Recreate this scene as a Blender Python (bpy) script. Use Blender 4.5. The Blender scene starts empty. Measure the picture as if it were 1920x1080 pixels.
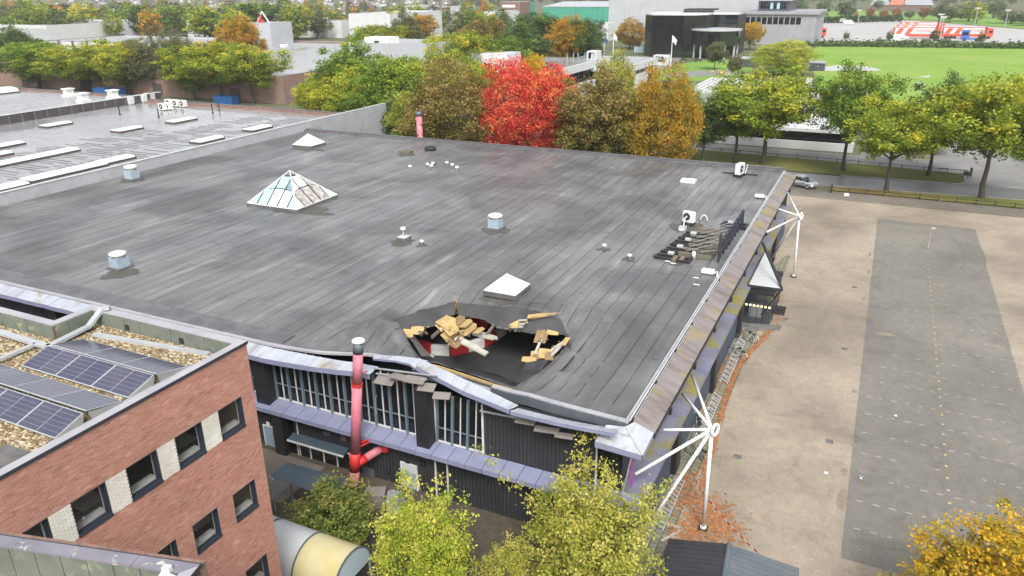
import bpy, math, random
import numpy as np
from mathutils import Vector, Matrix, noise as mnoise
from mathutils.geometry import delaunay_2d_cdt
R_ = math.radians
random.seed(7); NP = np.random.default_rng(11)
SC = bpy.context.scene
COL = SC.collection
# ------------------------------------------------------------------ camera
FPX, YAW, PITCH, ROLL, CAMZ = 1424.24, -0.449468, 0.378271, -0.010381, 26.0
def _axes():
    cy, sy, cp, sp = math.cos(YAW), math.sin(YAW), math.cos(PITCH), math.sin(PITCH)
    f = Vector((sy*cp, cy*cp, -sp)); r = Vector((cy, -sy, 0)); u = r.cross(f)
    cr, sr = math.cos(ROLL), math.sin(ROLL)
    return cr*r+sr*u, -sr*r+cr*u, f
AR, AU, AF = _axes()
cam = bpy.data.cameras.new('camera'); cam_o = bpy.data.objects.new('camera', cam); COL.objects.link(cam_o)
cam.sensor_width = 36.0; cam.lens = FPX/1920*36; cam.clip_start = 0.5; cam.clip_end = 9000
cam_o.matrix_world = Matrix(((AR.x, AU.x, -AF.x, 0), (AR.y, AU.y, -AF.y, 0), (AR.z, AU.z, -AF.z, CAMZ), (0, 0, 0, 1)))
SC.camera = cam_o
# ------------------------------------------------------------------ sky, sun, exposure
SUN_EL, SUN_ROT = R_(48), R_(150)
w = bpy.data.worlds.new('World'); SC.world = w; w.use_nodes = True
nt = w.node_tree; nt.nodes.clear()
sky = nt.nodes.new('ShaderNodeTexSky'); sky.sky_type = 'NISHITA'; sky.sun_disc = False
sky.sun_elevation = SUN_EL; sky.sun_rotation = SUN_ROT; sky.dust_density = 4.0; sky.air_density = 1.0; sky.ozone_density = 1.0
hsv = nt.nodes.new('ShaderNodeHueSaturation'); hsv.inputs['Saturation'].default_value = 0.22
bg = nt.nodes.new('ShaderNodeBackground'); bg.inputs['Strength'].default_value = 0.13
wo = nt.nodes.new('ShaderNodeOutputWorld')
nt.links.new(sky.outputs[0], hsv.inputs['Color']); nt.links.new(hsv.outputs[0], bg.inputs['Color']); nt.links.new(bg.outputs[0], wo.inputs[0])
sl = bpy.data.lights.new('sun', 'SUN'); sl.energy = 1.5; sl.angle = R_(20); sl.color = (1.0, 0.965, 0.91)
so = bpy.data.objects.new('sun', sl); COL.objects.link(so)
sd = Vector((math.sin(SUN_ROT)*math.cos(SUN_EL), math.cos(SUN_ROT)*math.cos(SUN_EL), math.sin(SUN_EL)))
so.rotation_euler = sd.to_track_quat('Z', 'Y').to_euler()
SC.view_settings.view_transform = 'Standard'; SC.view_settings.look = 'None'
SC.view_settings.exposure = 1.0; SC.view_settings.gamma = 1.0; SC.view_settings.use_curve_mapping = False
SC.cycles.max_bounces = 4; SC.cycles.diffuse_bounces = 2; SC.cycles.glossy_bounces = 2; SC.cycles.volume_bounces = 0
SC.cycles.transmission_bounces = 4; SC.cycles.transparent_max_bounces = 6
# ------------------------------------------------------------------ photo pixel -> place
def ray(px, py):
    return AR*((px-960)/FPX) - AU*((py-540)/FPX) + AF
def G(px, py, z=0.0):
    d = ray(px, py); t = (z-CAMZ)/d.z; return Vector((d.x*t, d.y*t, z))
def onY(px, py, Y):
    d = ray(px, py); t = Y/d.y; return Vector((d.x*t, Y, CAMZ+d.z*t))
def onX(px, py, X):
    d = ray(px, py); t = X/d.x; return Vector((X, d.y*t, CAMZ+d.z*t))
# ------------------------------------------------------------------ materials
def node(nt, kind, **kw):
    n = nt.nodes.new(kind)
    for k, v in kw.items():
        setattr(n, k, v)
    return n
MATS = {}
def base_mat(name):
    m = bpy.data.materials.new(name); m.use_nodes = True
    nt = m.node_tree; b = nt.nodes['Principled BSDF']; MATS[name] = m
    return m, nt, b, nt.links
def c4(c):
    return (c[0], c[1], c[2], 1.0)
def coords(nt, lk, scale=(1, 1, 1), kind='Object', rot=(0, 0, 0)):
    tc = node(nt, 'ShaderNodeTexCoord'); mp = node(nt, 'ShaderNodeMapping')
    mp.inputs['Scale'].default_value = scale; mp.inputs['Rotation'].default_value = rot
    lk.new(tc.outputs[kind], mp.inputs['Vector']); return mp.outputs[0]
def ramp(nt, lk, src, stops):
    r = node(nt, 'ShaderNodeValToRGB'); e = r.color_ramp.elements
    while len(e) < len(stops): e.new(0.5)
    for i, (p, c) in enumerate(stops):
        e[i].position = p; e[i].color = c4(c) if len(c) == 3 else c
    lk.new(src, r.inputs[0]); return r.outputs[0]
def nz(nt, lk, vec, scale, detail=6, rough=0.6, dist=0.0):
    n = node(nt, 'ShaderNodeTexNoise'); n.inputs['Scale'].default_value = scale; n.inputs['Detail'].default_value = detail
    n.inputs['Roughness'].default_value = rough; n.inputs['Distortion'].default_value = dist
    if vec is not None: lk.new(vec, n.inputs['Vector'])
    return n.outputs[0]
def mix(nt, lk, fac, a, b, mode='MIX'):
    m = node(nt, 'ShaderNodeMix', data_type='RGBA', blend_type=mode)
    for sock, v in ((m.inputs[0], fac), (m.inputs[6], a), (m.inputs[7], b)):
        if isinstance(v, (int, float)): sock.default_value = v
        elif isinstance(v, tuple): sock.default_value = c4(v)
        else: lk.new(v, sock)
    return m.outputs[2]
def bump(nt, lk, b, h, strength=0.3, dist=0.02):
    n = node(nt, 'ShaderNodeBump'); n.inputs['Strength'].default_value = strength; n.inputs['Distance'].default_value = dist
    lk.new(h, n.inputs['Height']); lk.new(n.outputs[0], b.inputs['Normal'])
def pm(name, c1, c2=None, scale=1.5, rough=0.6, metal=0.0, bmp=0.0, stretch=(1, 1, 1), lo=0.35, hi=0.65, spec=0.5, rvar=0.0, c3=None, s3=0.3, lo3=0.55, hi3=0.7):
    m, nt, b, lk = base_mat(name)
    b.inputs['Roughness'].default_value = rough; b.inputs['Metallic'].default_value = metal
    b.inputs['Specular IOR Level'].default_value = spec
    if c2 is None:
        c2 = tuple(x*0.86 for x in c1)
    v = coords(nt, lk, stretch); n = nz(nt, lk, v, scale)
    col = ramp(nt, lk, n, [(lo, c1), (hi, c2)])
    if c3 is not None:
        n3 = nz(nt, lk, v, s3, 5, 0.65)
        f3 = ramp(nt, lk, n3, [(lo3, (0, 0, 0)), (hi3, (1, 1, 1))])
        col = mix(nt, lk, f3, col, c3)
    lk.new(col, b.inputs['Base Color'])
    if rvar:
        rr = ramp(nt, lk, n, [(0.3, (max(rough-rvar, 0.03),)*3), (0.7, (rough+rvar,)*3)]); lk.new(rr, b.inputs['Roughness'])
    if bmp: bump(nt, lk, b, nz(nt, lk, v, scale*6, 4), bmp, 0.02)
    return m
# ------------------------------------------------------------------ mesh helpers
class MB:
    def __init__(s): s.v = []; s.f = []; s.m = []
    def add(s, vs, fs, mi=0):
        o = len(s.v); s.v += [tuple(p) for p in vs]; s.f += [tuple(i+o for i in f) for f in fs]; s.m += [mi]*len(fs); return s
    def box(s, x0, x1, y0, y1, z0, z1, mi=0):
        vs = [(x, y, z) for z in (z0, z1) for y in (y0, y1) for x in (x0, x1)]
        return s.add(vs, [(0, 2, 3, 1), (4, 5, 7, 6), (0, 1, 5, 4), (2, 6, 7, 3), (0, 4, 6, 2), (1, 3, 7, 5)], mi)
    def obox(s, M, sx, sy, sz, mi=0, z0=None):
        z0 = -sz/2 if z0 is None else z0
        vs = [M @ Vector((x, y, z)) for z in (z0, z0+sz) for y in (-sy/2, sy/2) for x in (-sx/2, sx/2)]
        return s.add(vs, [(0, 2, 3, 1), (4, 5, 7, 6), (0, 1, 5, 4), (2, 6, 7, 3), (0, 4, 6, 2), (1, 3, 7, 5)], mi)
    def bar(s, p, q, w, h=None, mi=0, up=(0, 0, 1)):
        p = Vector(p); q = Vector(q); d = q-p; L = d.length; h = h or w
        d.normalize(); up = Vector(up)
        if abs(d.dot(up)) > 0.98: up = Vector((1, 0, 0))
        x = d.cross(up).normalized(); y = x.cross(d).normalized()
        M = Matrix(((x.x, d.x, y.x, (p.x+q.x)/2), (x.y, d.y, y.y, (p.y+q.y)/2), (x.z, d.z, y.z, (p.z+q.z)/2), (0, 0, 0, 1)))
        return s.obox(M, w, L, h, mi)
    def tube(s, p, q, r, r2=None, n=10, mi=0, cap=True):
        p = Vector(p); q = Vector(q); r2 = r if r2 is None else r2; d = (q-p).normalized()
        a = d.orthogonal().normalized(); b = d.cross(a)
        vs = []
        for c, rr in ((p, r), (q, r2)):
            for i in range(n):
                t = 2*math.pi*i/n; vs.append(c+(a*math.cos(t)+b*math.sin(t))*rr)
        fs = [(i, (i+1) % n, n+(i+1) % n, n+i) for i in range(n)]
        if cap: fs += [tuple(range(n-1, -1, -1)), tuple(range(n, 2*n))]
        return s.add(vs, fs, mi)
    def lathe(s, c, prof, n=14, mi=0, axis=None):
        vs = []; c = Vector(c)
        for r, z in prof:
            for i in range(n):
                t = 2*math.pi*i/n; vs.append(c+Vector((r*math.cos(t), r*math.sin(t), z)))
        fs = []
        for k in range(len(prof)-1):
            fs += [(k*n+i, k*n+(i+1) % n, (k+1)*n+(i+1) % n, (k+1)*n+i) for i in range(n)]
        fs += [tuple(range(n-1, -1, -1)), tuple(range((len(prof)-1)*n, len(prof)*n))]
        return s.add(vs, fs, mi)
    def prism(s, pts, z0, z1, mi=0):
        n = len(pts); vs = [(p[0], p[1], z0) for p in pts]+[(p[0], p[1], z1) for p in pts]
        fs = [tuple(range(n-1, -1, -1)), tuple(range(n, 2*n))]+[(i, (i+1) % n, n+(i+1) % n, n+i) for i in range(n)]
        return s.add(vs, fs, mi)
    def slab(s, pts, t, mi=0):
        """thin plate through a list of 3-D points (convex), thickened along its normal"""
        pts = [Vector(p) for p in pts]; n = (pts[1]-pts[0]).cross(pts[2]-pts[0]).normalized()
        k = len(pts); vs = pts+[p-n*t for p in pts]
        fs = [tuple(range(k)), tuple(range(2*k-1, k-1, -1))]+[(i, k+i, k+(i+1) % k, (i+1) % k) for i in range(k)]
        return s.add(vs, fs, mi)
    def build(s, name, mat, parent=None, smooth=False):
        me = bpy.data.meshes.new(name); me.from_pydata(s.v, [], s.f)
        for m in (mat if isinstance(mat, (list, tuple)) else [mat]): me.materials.append(MATS[m] if isinstance(m, str) else m)
        if isinstance(mat, (list, tuple)): me.polygons.foreach_set('material_index', s.m)
        if smooth: me.polygons.foreach_set('use_smooth', [True]*len(me.polygons))
        me.update()
        return link(name, me, parent)
def link(name, me, parent=None):
    o = bpy.data.objects.new(name, me); COL.objects.link(o)
    if parent is not None: attach(o, parent)
    return o
def wpos(o):
    M = Matrix.Translation(o.location)
    return M if o.parent is None else wpos(o.parent) @ o.matrix_parent_inverse @ M
def attach(o, parent):
    o.parent = parent; o.matrix_parent_inverse = wpos(parent).inverted(); return o
def tag(o, label=None, cat=None, group=None, kind=None):
    if label: o['label'] = label
    if cat: o['category'] = cat
    if group: o['group'] = group
    if kind: o['kind'] = kind
    return o
def thing(name, label, cat, loc=(0, 0, 0), group=None):
    o = bpy.data.objects.new(name, None); COL.objects.link(o); o.location = Vector(loc); o.empty_display_size = 0.3
    return tag(o, label, cat, group)
def lthing(name, label, cat, group=None):
    """a thing whose parts are built in its own local space"""
    o = thing(name, label, cat, (0, 0, 0), group); return o
def dup(root, loc, rotz=0.0, label=None, group=None, scale=None, mats=None):
    r = root.copy(); COL.objects.link(r); r.location = Vector(loc); r.rotation_euler = (0, 0, rotz)
    if scale is not None: r.scale = scale
    if label: r['label'] = label
    if group: r['group'] = group
    for ch in root.children:
        c = ch.copy(); COL.objects.link(c); c.parent = r; c.matrix_parent_inverse = Matrix()
        for g in ch.children:
            d = g.copy(); COL.objects.link(d); d.parent = c; d.matrix_parent_inverse = Matrix()
    return r
def structure(o): o['kind'] = 'structure'; return o
def sheet(name, pts, z, mat, kind='structure'):
    mb = MB(); pts = [tuple(p)[:2] for p in pts]
    mb.add([(x, y, z) for x, y in pts], [tuple(range(len(pts)))])
    o = mb.build(name, mat)
    a = sum(pts[i][0]*pts[(i+1) % len(pts)][1]-pts[(i+1) % len(pts)][0]*pts[i][1] for i in range(len(pts)))
    if a < 0: o.data.flip_normals()
    o['kind'] = kind; return o
def GP(*px): return [G(x, y) for x, y in px]
# ------------------------------------------------------------------ the materials
def attr(nt, name):
    a = node(nt, 'ShaderNodeAttribute'); a.attribute_name = name; return a
def m_felt():
    m, nt, b, lk = base_mat('felt'); v = coords(nt, lk)
    vs = coords(nt, lk, (1.6, 0.16, 1))
    n1 = nz(nt, lk, v, 0.11, 6, 0.6, 0.6); n2 = nz(nt, lk, vs, 0.9, 6, 0.62); n3 = nz(nt, lk, v, 9, 4)
    t = attr(nt, 'tone').outputs['Fac']
    c = ramp(nt, lk, n2, [(0.28, (0.108, 0.108, 0.109)), (0.48, (0.145, 0.145, 0.146)), (0.6, (0.165, 0.165, 0.166)), (0.74, (0.26, 0.26, 0.262))])
    c = mix(nt, lk, ramp(nt, lk, n1, [(0.40, (0.0,)*3), (0.58, (1,)*3)]), mix(nt, lk, 1.0, c, (0.55, 0.54, 0.55), 'MULTIPLY'), c)
    tm = ramp(nt, lk, t, [(0.0, (0.32,)*3), (0.12, (0.76,)*3), (0.5, (1.0,)*3), (1.0, (1.3,)*3)])
    c = mix(nt, lk, 1.0, c, tm, 'MULTIPLY')
    c = mix(nt, lk, ramp(nt, lk, n3, [(0.62, (0,)*3), (0.8, (0.35,)*3)]), c, (0.05, 0.05, 0.05))
    lk.new(c, b.inputs['Base Color'])
    r = ramp(nt, lk, nz(nt, lk, vs, 0.35, 5), [(0.34, (0.25,)*3), (0.62, (0.52,)*3)]); lk.new(r, b.inputs['Roughness'])
    b.inputs['Specular IOR Level'].default_value = 0.55
    bump(nt, lk, b, nz(nt, lk, v, 2.2, 6), 0.25, 0.02)
m_felt()
def m_wetroof(name, hue=(1, 1, 1), dark=0.10):
    m, nt, b, lk = base_mat(name); v = coords(nt, lk); n1 = nz(nt, lk, v, 0.06, 5); n2 = nz(nt, lk, v, 0.8, 5)
    c = ramp(nt, lk, n2, [(0.3, tuple(dark*x for x in hue)), (0.7, tuple(dark*1.5*x for x in hue))])
    lk.new(c, b.inputs['Base Color'])
    lk.new(ramp(nt, lk, n1, [(0.38, (0.08,)*3), (0.6, (0.34,)*3)]), b.inputs['Roughness'])
    b.inputs['Specular IOR Level'].default_value = 0.8
    bump(nt, lk, b, nz(nt, lk, v, 1.3, 5), 0.10, 0.02)
m_wetroof('wet_roof', (1, 1, 1.03), 0.20); m_wetroof('wet_roof_far', (1, 1.02, 1.05), 0.22)
def m_brick(name, c1, c2, mortar, scale, axis='X', off=0.5):
    m, nt, b, lk = base_mat(name)
    tc = node(nt, 'ShaderNodeTexCoord'); sp = node(nt, 'ShaderNodeSeparateXYZ'); cb = node(nt, 'ShaderNodeCombineXYZ')
    lk.new(tc.outputs['Object'], sp.inputs[0])
    ad = node(nt, 'ShaderNodeMath', operation='ADD'); lk.new(sp.outputs[0], ad.inputs[0]); lk.new(sp.outputs[1], ad.inputs[1])
    lk.new(ad.outputs[0], cb.inputs[0]); lk.new(sp.outputs[2], cb.inputs[1])
    br = node(nt, 'ShaderNodeTexBrick'); br.offset = off; lk.new(cb.outputs[0], br.inputs['Vector'])
    br.inputs['Scale'].default_value = 1.0; br.inputs['Brick Width'].default_value = 0.22; br.inputs['Row Height'].default_value = 0.0655
    br.inputs['Mortar Size'].default_value = 0.0075; br.inputs['Mortar Smooth'].default_value = 0.2
    br.inputs['Color1'].default_value = c4(c1); br.inputs['Color2'].default_value = c4(c2); br.inputs['Mortar'].default_value = c4(mortar)
    n = nz(nt, lk, tc.outputs['Object'], 1.1, 6, 0.65); n2 = nz(nt, lk, tc.outputs['Object'], 9, 3)
    c = mix(nt, lk, 1.0, br.outputs['Color'], ramp(nt, lk, n, [(0.3, (0.78, 0.76, 0.75)), (0.55, (1.0, 1.0, 1.0)), (0.72, (1.35, 1.4, 1.42))]), 'MULTIPLY')
    c = mix(nt, lk, 0.5, c, ramp(nt, lk, n2, [(0.3, (0.6,)*3), (0.7, (1.3,)*3)]), 'MULTIPLY')
    lk.new(c, b.inputs['Base Color']); b.inputs['Roughness'].default_value = 0.85
    inv = node(nt, 'ShaderNodeMath', operation='SUBTRACT'); inv.inputs[0].default_value = 1.0; lk.new(br.outputs['Fac'], inv.inputs[1])
    bump(nt, lk, b, inv.outputs[0], 0.6, 0.012)
m_brick('red_brick', (0.36, 0.135, 0.085), (0.25, 0.085, 0.055), (0.36, 0.30, 0.27), 1)
m_brick('brown_brick', (0.25, 0.15, 0.115), (0.19, 0.11, 0.085), (0.25, 0.2, 0.18), 1)
def m_paving(name, c1, c2, mortar, bw, rh, wet=0.5, patch=(0.7, 1.18), mot=0.012):
    m, nt, b, lk = base_mat(name); v = coords(nt, lk); v2 = coords(nt, lk, rot=(0, 0, R_(90)))
    br = node(nt, 'ShaderNodeTexBrick'); lk.new(v2, br.inputs['Vector']); br.inputs['Scale'].default_value = 1
    br.inputs['Brick Width'].default_value = bw; br.inputs['Row Height'].default_value = rh; br.inputs['Mortar Size'].default_value = mot
    br.inputs['Color1'].default_value = c4(c1); br.inputs['Color2'].default_value = c4(c2); br.inputs['Mortar'].default_value = c4(mortar)
    n = nz(nt, lk, v, 0.09, 6, 0.6, 0.4); n2 = nz(nt, lk, v, 1.7, 5, 0.7)
    c = mix(nt, lk, 1.0, br.outputs['Color'], ramp(nt, lk, n, [(0.34, (patch[0],)*3), (0.66, (patch[1],)*3)]), 'MULTIPLY')
    c = mix(nt, lk, 0.6, c, ramp(nt, lk, n2, [(0.3, (0.78,)*3), (0.7, (1.16,)*3)]), 'MULTIPLY')
    n5 = nz(nt, lk, v, 0.42, 5, 0.7, 1.2); c = mix(nt, lk, 0.8, c, ramp(nt, lk, n5, [(0.3, (0.72, 0.73, 0.72)), (0.48, (1,)*3), (0.7, (1.06,)*3)]), 'MULTIPLY')
    lk.new(c, b.inputs['Base Color'])
    lk.new(ramp(nt, lk, n, [(0.4, (wet,)*3), (0.65, (0.85,)*3)]), b.inputs['Roughness'])
    bump(nt, lk, b, br.outputs['Fac'], 0.12, -0.006)
m_paving('plaza_brick', (0.35, 0.295, 0.228), (0.305, 0.256, 0.198), (0.25, 0.212, 0.165), 0.21, 0.105, patch=(0.66, 1.14))
m_paving('dark_brick', (0.192, 0.177, 0.152), (0.163, 0.152, 0.132), (0.138, 0.13, 0.112), 0.21, 0.105, patch=(0.82, 1.16))
m_paving('strip_brick', (0.20, 0.175, 0.145), (0.165, 0.145, 0.12), (0.10, 0.09, 0.08), 0.21, 0.105)
m_paving('mossy_slab', (0.23, 0.22, 0.16), (0.17, 0.165, 0.12), (0.08, 0.09, 0.05), 0.4, 0.4, mot=0.03)
def m_grass(name, a, b_, c_):
    m, nt, b, lk = base_mat(name); v = coords(nt, lk)
    n1 = nz(nt, lk, v, 0.035, 5); n2 = nz(nt, lk, v, 1.4, 6, 0.7)
    c = mix(nt, lk, ramp(nt, lk, n1, [(0.4, (0,)*3), (0.6, (1,)*3)]), a, b_)
    c = mix(nt, lk, ramp(nt, lk, n2, [(0.45, (0,)*3), (0.75, (0.7,)*3)]), c, c_)
    lk.new(c, b.inputs['Base Color']); b.inputs['Roughness'].default_value = 0.95; b.inputs['Specular IOR Level'].default_value = 0.15
    bump(nt, lk, b, nz(nt, lk, v, 6, 4), 0.5, 0.06)
m_grass('meadow', (0.165, 0.29, 0.04), (0.225, 0.315, 0.065), (0.135, 0.225, 0.038))
m_grass('verge', (0.115, 0.14, 0.035), (0.155, 0.15, 0.045), (0.20, 0.13, 0.045))
m_grass('lawn', (0.14, 0.26, 0.045), (0.19, 0.30, 0.06), (0.11, 0.2, 0.04))
m_grass('terrain', (0.085, 0.11, 0.05), (0.12, 0.125, 0.07), (0.16, 0.15, 0.11))
pm('asphalt', (0.115, 0.113, 0.12), (0.16, 0.157, 0.163), 0.35, 0.42, bmp=0.2, rvar=0.1)
pm('asphalt_far', (0.17, 0.165, 0.16), (0.23, 0.225, 0.215), 0.25, 0.6, bmp=0.1)
pm('concrete_lot', (0.34, 0.335, 0.325), (0.40, 0.395, 0.38), 0.05, 0.55, bmp=0.1)
pm('kerb', (0.33, 0.32, 0.30), (0.24, 0.23, 0.21), 1.5, 0.8)
pm('soil', (0.055, 0.045, 0.033), (0.09, 0.075, 0.05), 2.5, 0.95, bmp=0.6)
# painted metal, cladding, glass
pm('lilac_sheet', (0.19, 0.205, 0.31), (0.23, 0.245, 0.35), 1.2, 0.48, c3=(0.24, 0.20, 0.20), s3=1.7, lo3=0.6, hi3=0.78)
def m_weathered(name, base, base2, dirt, moss, sp=(1, 1, 1), rough=0.38, mlo=0.58, mhi=0.68):
    m, nt, b, lk = base_mat(name); v = coords(nt, lk); vs = coords(nt, lk, sp)
    n1 = nz(nt, lk, vs, 1.0, 6, 0.65); n2 = nz(nt, lk, vs, 0.55, 6, 0.7, 0.5); n3 = nz(nt, lk, v, 0.42, 5, 0.65)
    c = ramp(nt, lk, n1, [(0.32, base), (0.68, base2)])
    c = mix(nt, lk, ramp(nt, lk, n2, [(0.5, (0,)*3), (0.68, (1,)*3)]), c, dirt)
    c = mix(nt, lk, ramp(nt, lk, n3, [(mlo, (0,)*3), (mhi, (0.9,)*3)]), c, moss)
    lk.new(c, b.inputs['Base Color']); lk.new(ramp(nt, lk, n1, [(0.3, (rough-0.1,)*3), (0.7, (rough+0.2,)*3)]), b.inputs['Roughness'])
    bump(nt, lk, b, nz(nt, lk, v, 4, 5), 0.15, 0.02)
m_weathered('fascia_sheet', (0.33, 0.36, 0.42), (0.42, 0.45, 0.50), (0.25, 0.24, 0.25), (0.24, 0.18, 0.08), (2.2, 0.5, 1), 0.35, 0.57, 0.70)
m_weathered('eave_sheet', (0.15, 0.125, 0.12), (0.25, 0.222, 0.222), (0.095, 0.073, 0.062), (0.25, 0.19, 0.05), (0.35, 2.2, 1), 0.38, 0.53, 0.64)
m_weathered('ledge_mossy', (0.15, 0.155, 0.23), (0.21, 0.215, 0.30), (0.15, 0.15, 0.16), (0.24, 0.21, 0.045), (1, 1, 1), 0.42, 0.47, 0.6)
pm('black_cladding', (0.024, 0.025, 0.030), (0.034, 0.035, 0.04), 1.0, 0.5, bmp=0.05)
pm('blue_cladding', (0.04, 0.055, 0.08), (0.055, 0.07, 0.095), 0.8, 0.45)
pm('black_paint', (0.014, 0.014, 0.016), (0.02, 0.02, 0.022), 2, 0.5)
pm('slate_metal', (0.085, 0.10, 0.115), (0.11, 0.125, 0.14), 1, 0.42)
pm('awning_blue', (0.04, 0.06, 0.078), (0.05, 0.072, 0.09), 1, 0.5)
pm('white_paint', (0.74, 0.74, 0.72), (0.62, 0.62, 0.60), 1.6, 0.45, c3=(0.40, 0.38, 0.34), s3=2.2, lo3=0.6, hi3=0.8)
pm('white_frame', (0.62, 0.63, 0.63), (0.5, 0.5, 0.5), 2.0, 0.5)
pm('frame_blue', (0.12, 0.155, 0.185), (0.14, 0.18, 0.21), 1, 0.45)
pm('frame_dark', (0.022, 0.028, 0.042), (0.03, 0.036, 0.05), 1, 0.38)
pm('door_grey', (0.52, 0.55, 0.56), (0.45, 0.48, 0.49), 2, 0.5)
pm('door_blue', (0.22, 0.30, 0.37), (0.26, 0.34, 0.4), 2, 0.5)
pm('zinc', (0.42, 0.44, 0.46), (0.34, 0.36, 0.38), 1.4, 0.4, 0.35)
pm('galv_blue', (0.33, 0.42, 0.50), (0.45, 0.53, 0.6), 2.5, 0.4, 0.3)
pm('alu', (0.48, 0.50, 0.52), (0.40, 0.42, 0.44), 1.4, 0.4, 0.25)
pm('coping_grey', (0.30, 0.295, 0.32), (0.37, 0.365, 0.385), 0.8, 0.42)
pm('coping_dark', (0.10, 0.10, 0.115), (0.135, 0.135, 0.15), 0.7, 0.42, c3=(0.3, 0.3, 0.31), s3=2.5, lo3=0.66, hi3=0.8)
pm('roof_kerb', (0.085, 0.083, 0.088), (0.14, 0.135, 0.14), 0.9, 0.5, bmp=0.15)
pm('green_felt', (0.105, 0.125, 0.10), (0.15, 0.165, 0.135), 1.6, 0.75, c3=(0.30, 0.34, 0.20), s3=2.2, lo3=0.58, hi3=0.75)
pm('lichen_coping', (0.15, 0.145, 0.175), (0.21, 0.20, 0.235), 1.2, 0.5, c3=(0.52, 0.55, 0.45), s3=2.6, lo3=0.62, hi3=0.7)
pm('concrete_block', (0.33, 0.34, 0.36), (0.39, 0.40, 0.42), 0.6, 0.75, c3=(0.30, 0.31, 0.30), s3=0.8)
pm('white_coping', (0.50, 0.53, 0.53), (0.42, 0.45, 0.45), 0.7, 0.5, c3=(0.33, 0.36, 0.33), s3=1.2, lo3=0.6, hi3=0.75)
pm('skylight', (0.66, 0.68, 0.68), (0.56, 0.58, 0.58), 0.7, 0.3)
pm('skylight_old', (0.74, 0.75, 0.70), (0.62, 0.63, 0.57), 1.5, 0.4)
pm('pyr_dirty', (0.48, 0.46, 0.43), (0.18, 0.16, 0.15), 3.0, 0.6)
pm('pink_paint', (0.46, 0.12, 0.165), (0.55, 0.20, 0.24), 1.2, 0.6, c3=(0.36, 0.13, 0.14), s3=2.5, lo3=0.56, hi3=0.75)
pm('red_paint', (0.58, 0.035, 0.035), (0.48, 0.03, 0.03), 1.2, 0.5)
pm('orange_paint', (0.85, 0.36, 0.04), (0.75, 0.3, 0.03), 1.2, 0.5)
pm('wood_wool_dark', (0.26, 0.18, 0.085), (0.18, 0.12, 0.06), 3.0, 0.9, bmp=0.4)
pm('wood_wool', (0.46, 0.325, 0.14), (0.34, 0.235, 0.10), 2.0, 0.85, bmp=0.3)
pm('batten', (0.46, 0.44, 0.38), (0.34, 0.33, 0.29), 2.0, 0.7)
pm('raw_timber', (0.20, 0.155, 0.115), (0.13, 0.105, 0.08), 3, 0.8, bmp=0.2)
pm('old_beam', (0.15, 0.14, 0.10), (0.10, 0.085, 0.06), 3, 0.85, bmp=0.3)
pm('soffit_board', (0.22, 0.20, 0.18), (0.17, 0.155, 0.14), 1.5, 0.8)
pm('torn_felt', (0.018, 0.018, 0.021), (0.05, 0.051, 0.055), 0.7, 0.6, bmp=0.25, spec=0.3)
pm('interior', (0.03, 0.03, 0.032), (0.045, 0.045, 0.048), 0.8, 0.8)
pm('rubber', (0.018, 0.018, 0.018), (0.025, 0.025, 0.025), 2, 0.7)
pm('concrete_foot', (0.09, 0.087, 0.083), (0.15, 0.145, 0.138), 2, 0.85)
pm('polycarb_white', (0.50, 0.52, 0.52), (0.43, 0.45, 0.45), 0.8, 0.32)
pm('polycarb_yellow', (0.48, 0.41, 0.19), (0.52, 0.48, 0.31), 0.8, 0.35)
pm('cap_blue', (0.36, 0.44, 0.50), (0.42, 0.49, 0.54), 0.9, 0.4)
pm('leaf_litter', (0.30, 0.105, 0.04), (0.38, 0.19, 0.07), 4, 0.8)
pm('dark_wall', (0.05, 0.043, 0.042), (0.075, 0.066, 0.063), 0.7, 0.7)
pm('dark_slope_felt', (0.042, 0.042, 0.043), (0.068, 0.068, 0.069), 0.8, 0.5, bmp=0.2)  # dark tone of the sheet added over the sagging slope
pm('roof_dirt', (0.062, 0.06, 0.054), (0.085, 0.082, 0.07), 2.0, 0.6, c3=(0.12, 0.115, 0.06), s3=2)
pm('pond_mark', (0.155, 0.154, 0.15), (0.185, 0.184, 0.18), 0.8, 0.22)
pm('paper', (0.8, 0.8, 0.78), None, 2, 0.7)
pm('yellow_mark', (0.45, 0.38, 0.16), (0.36, 0.31, 0.15), 2, 0.7)
pm('white_mark', (0.42, 0.40, 0.35), (0.32, 0.30, 0.26), 3, 0.7)
pm('tyre_mark', (0.145, 0.138, 0.126), (0.125, 0.12, 0.11), 2, 0.7)
pm('stain', (0.19, 0.155, 0.12), (0.24, 0.2, 0.155), 3, 0.8)
pm('facade_white', (0.56, 0.57, 0.57), (0.50, 0.51, 0.51), 0.3, 0.5)
pm('facade_grey', (0.36, 0.375, 0.395), (0.40, 0.415, 0.435), 0.2, 0.5)
pm('facade_green', (0.04, 0.27, 0.19), (0.06, 0.31, 0.22), 0.15, 0.5)
pm('facade_anthracite', (0.05, 0.055, 0.07), (0.07, 0.075, 0.09), 0.3, 0.4)
pm('facade_midgrey', (0.24, 0.25, 0.27), (0.29, 0.30, 0.32), 0.3, 0.5)
pm('brick_far', (0.22, 0.13, 0.105), (0.17, 0.10, 0.085), 0.5, 0.8)
pm('roof_tile_dark', (0.11, 0.095, 0.09), (0.16, 0.135, 0.12), 0.6, 0.6)
pm('roof_tile_red', (0.42, 0.15, 0.085), (0.34, 0.12, 0.07), 0.6, 0.7)
pm('roof_tile_grey', (0.24, 0.25, 0.27), (0.3, 0.31, 0.33), 0.6, 0.5)
pm('truck_red', (0.72, 0.085, 0.045), (0.64, 0.07, 0.04), 0.6, 0.35)
pm('truck_blue', (0.04, 0.12, 0.42), None, 0.6, 0.35)
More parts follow.
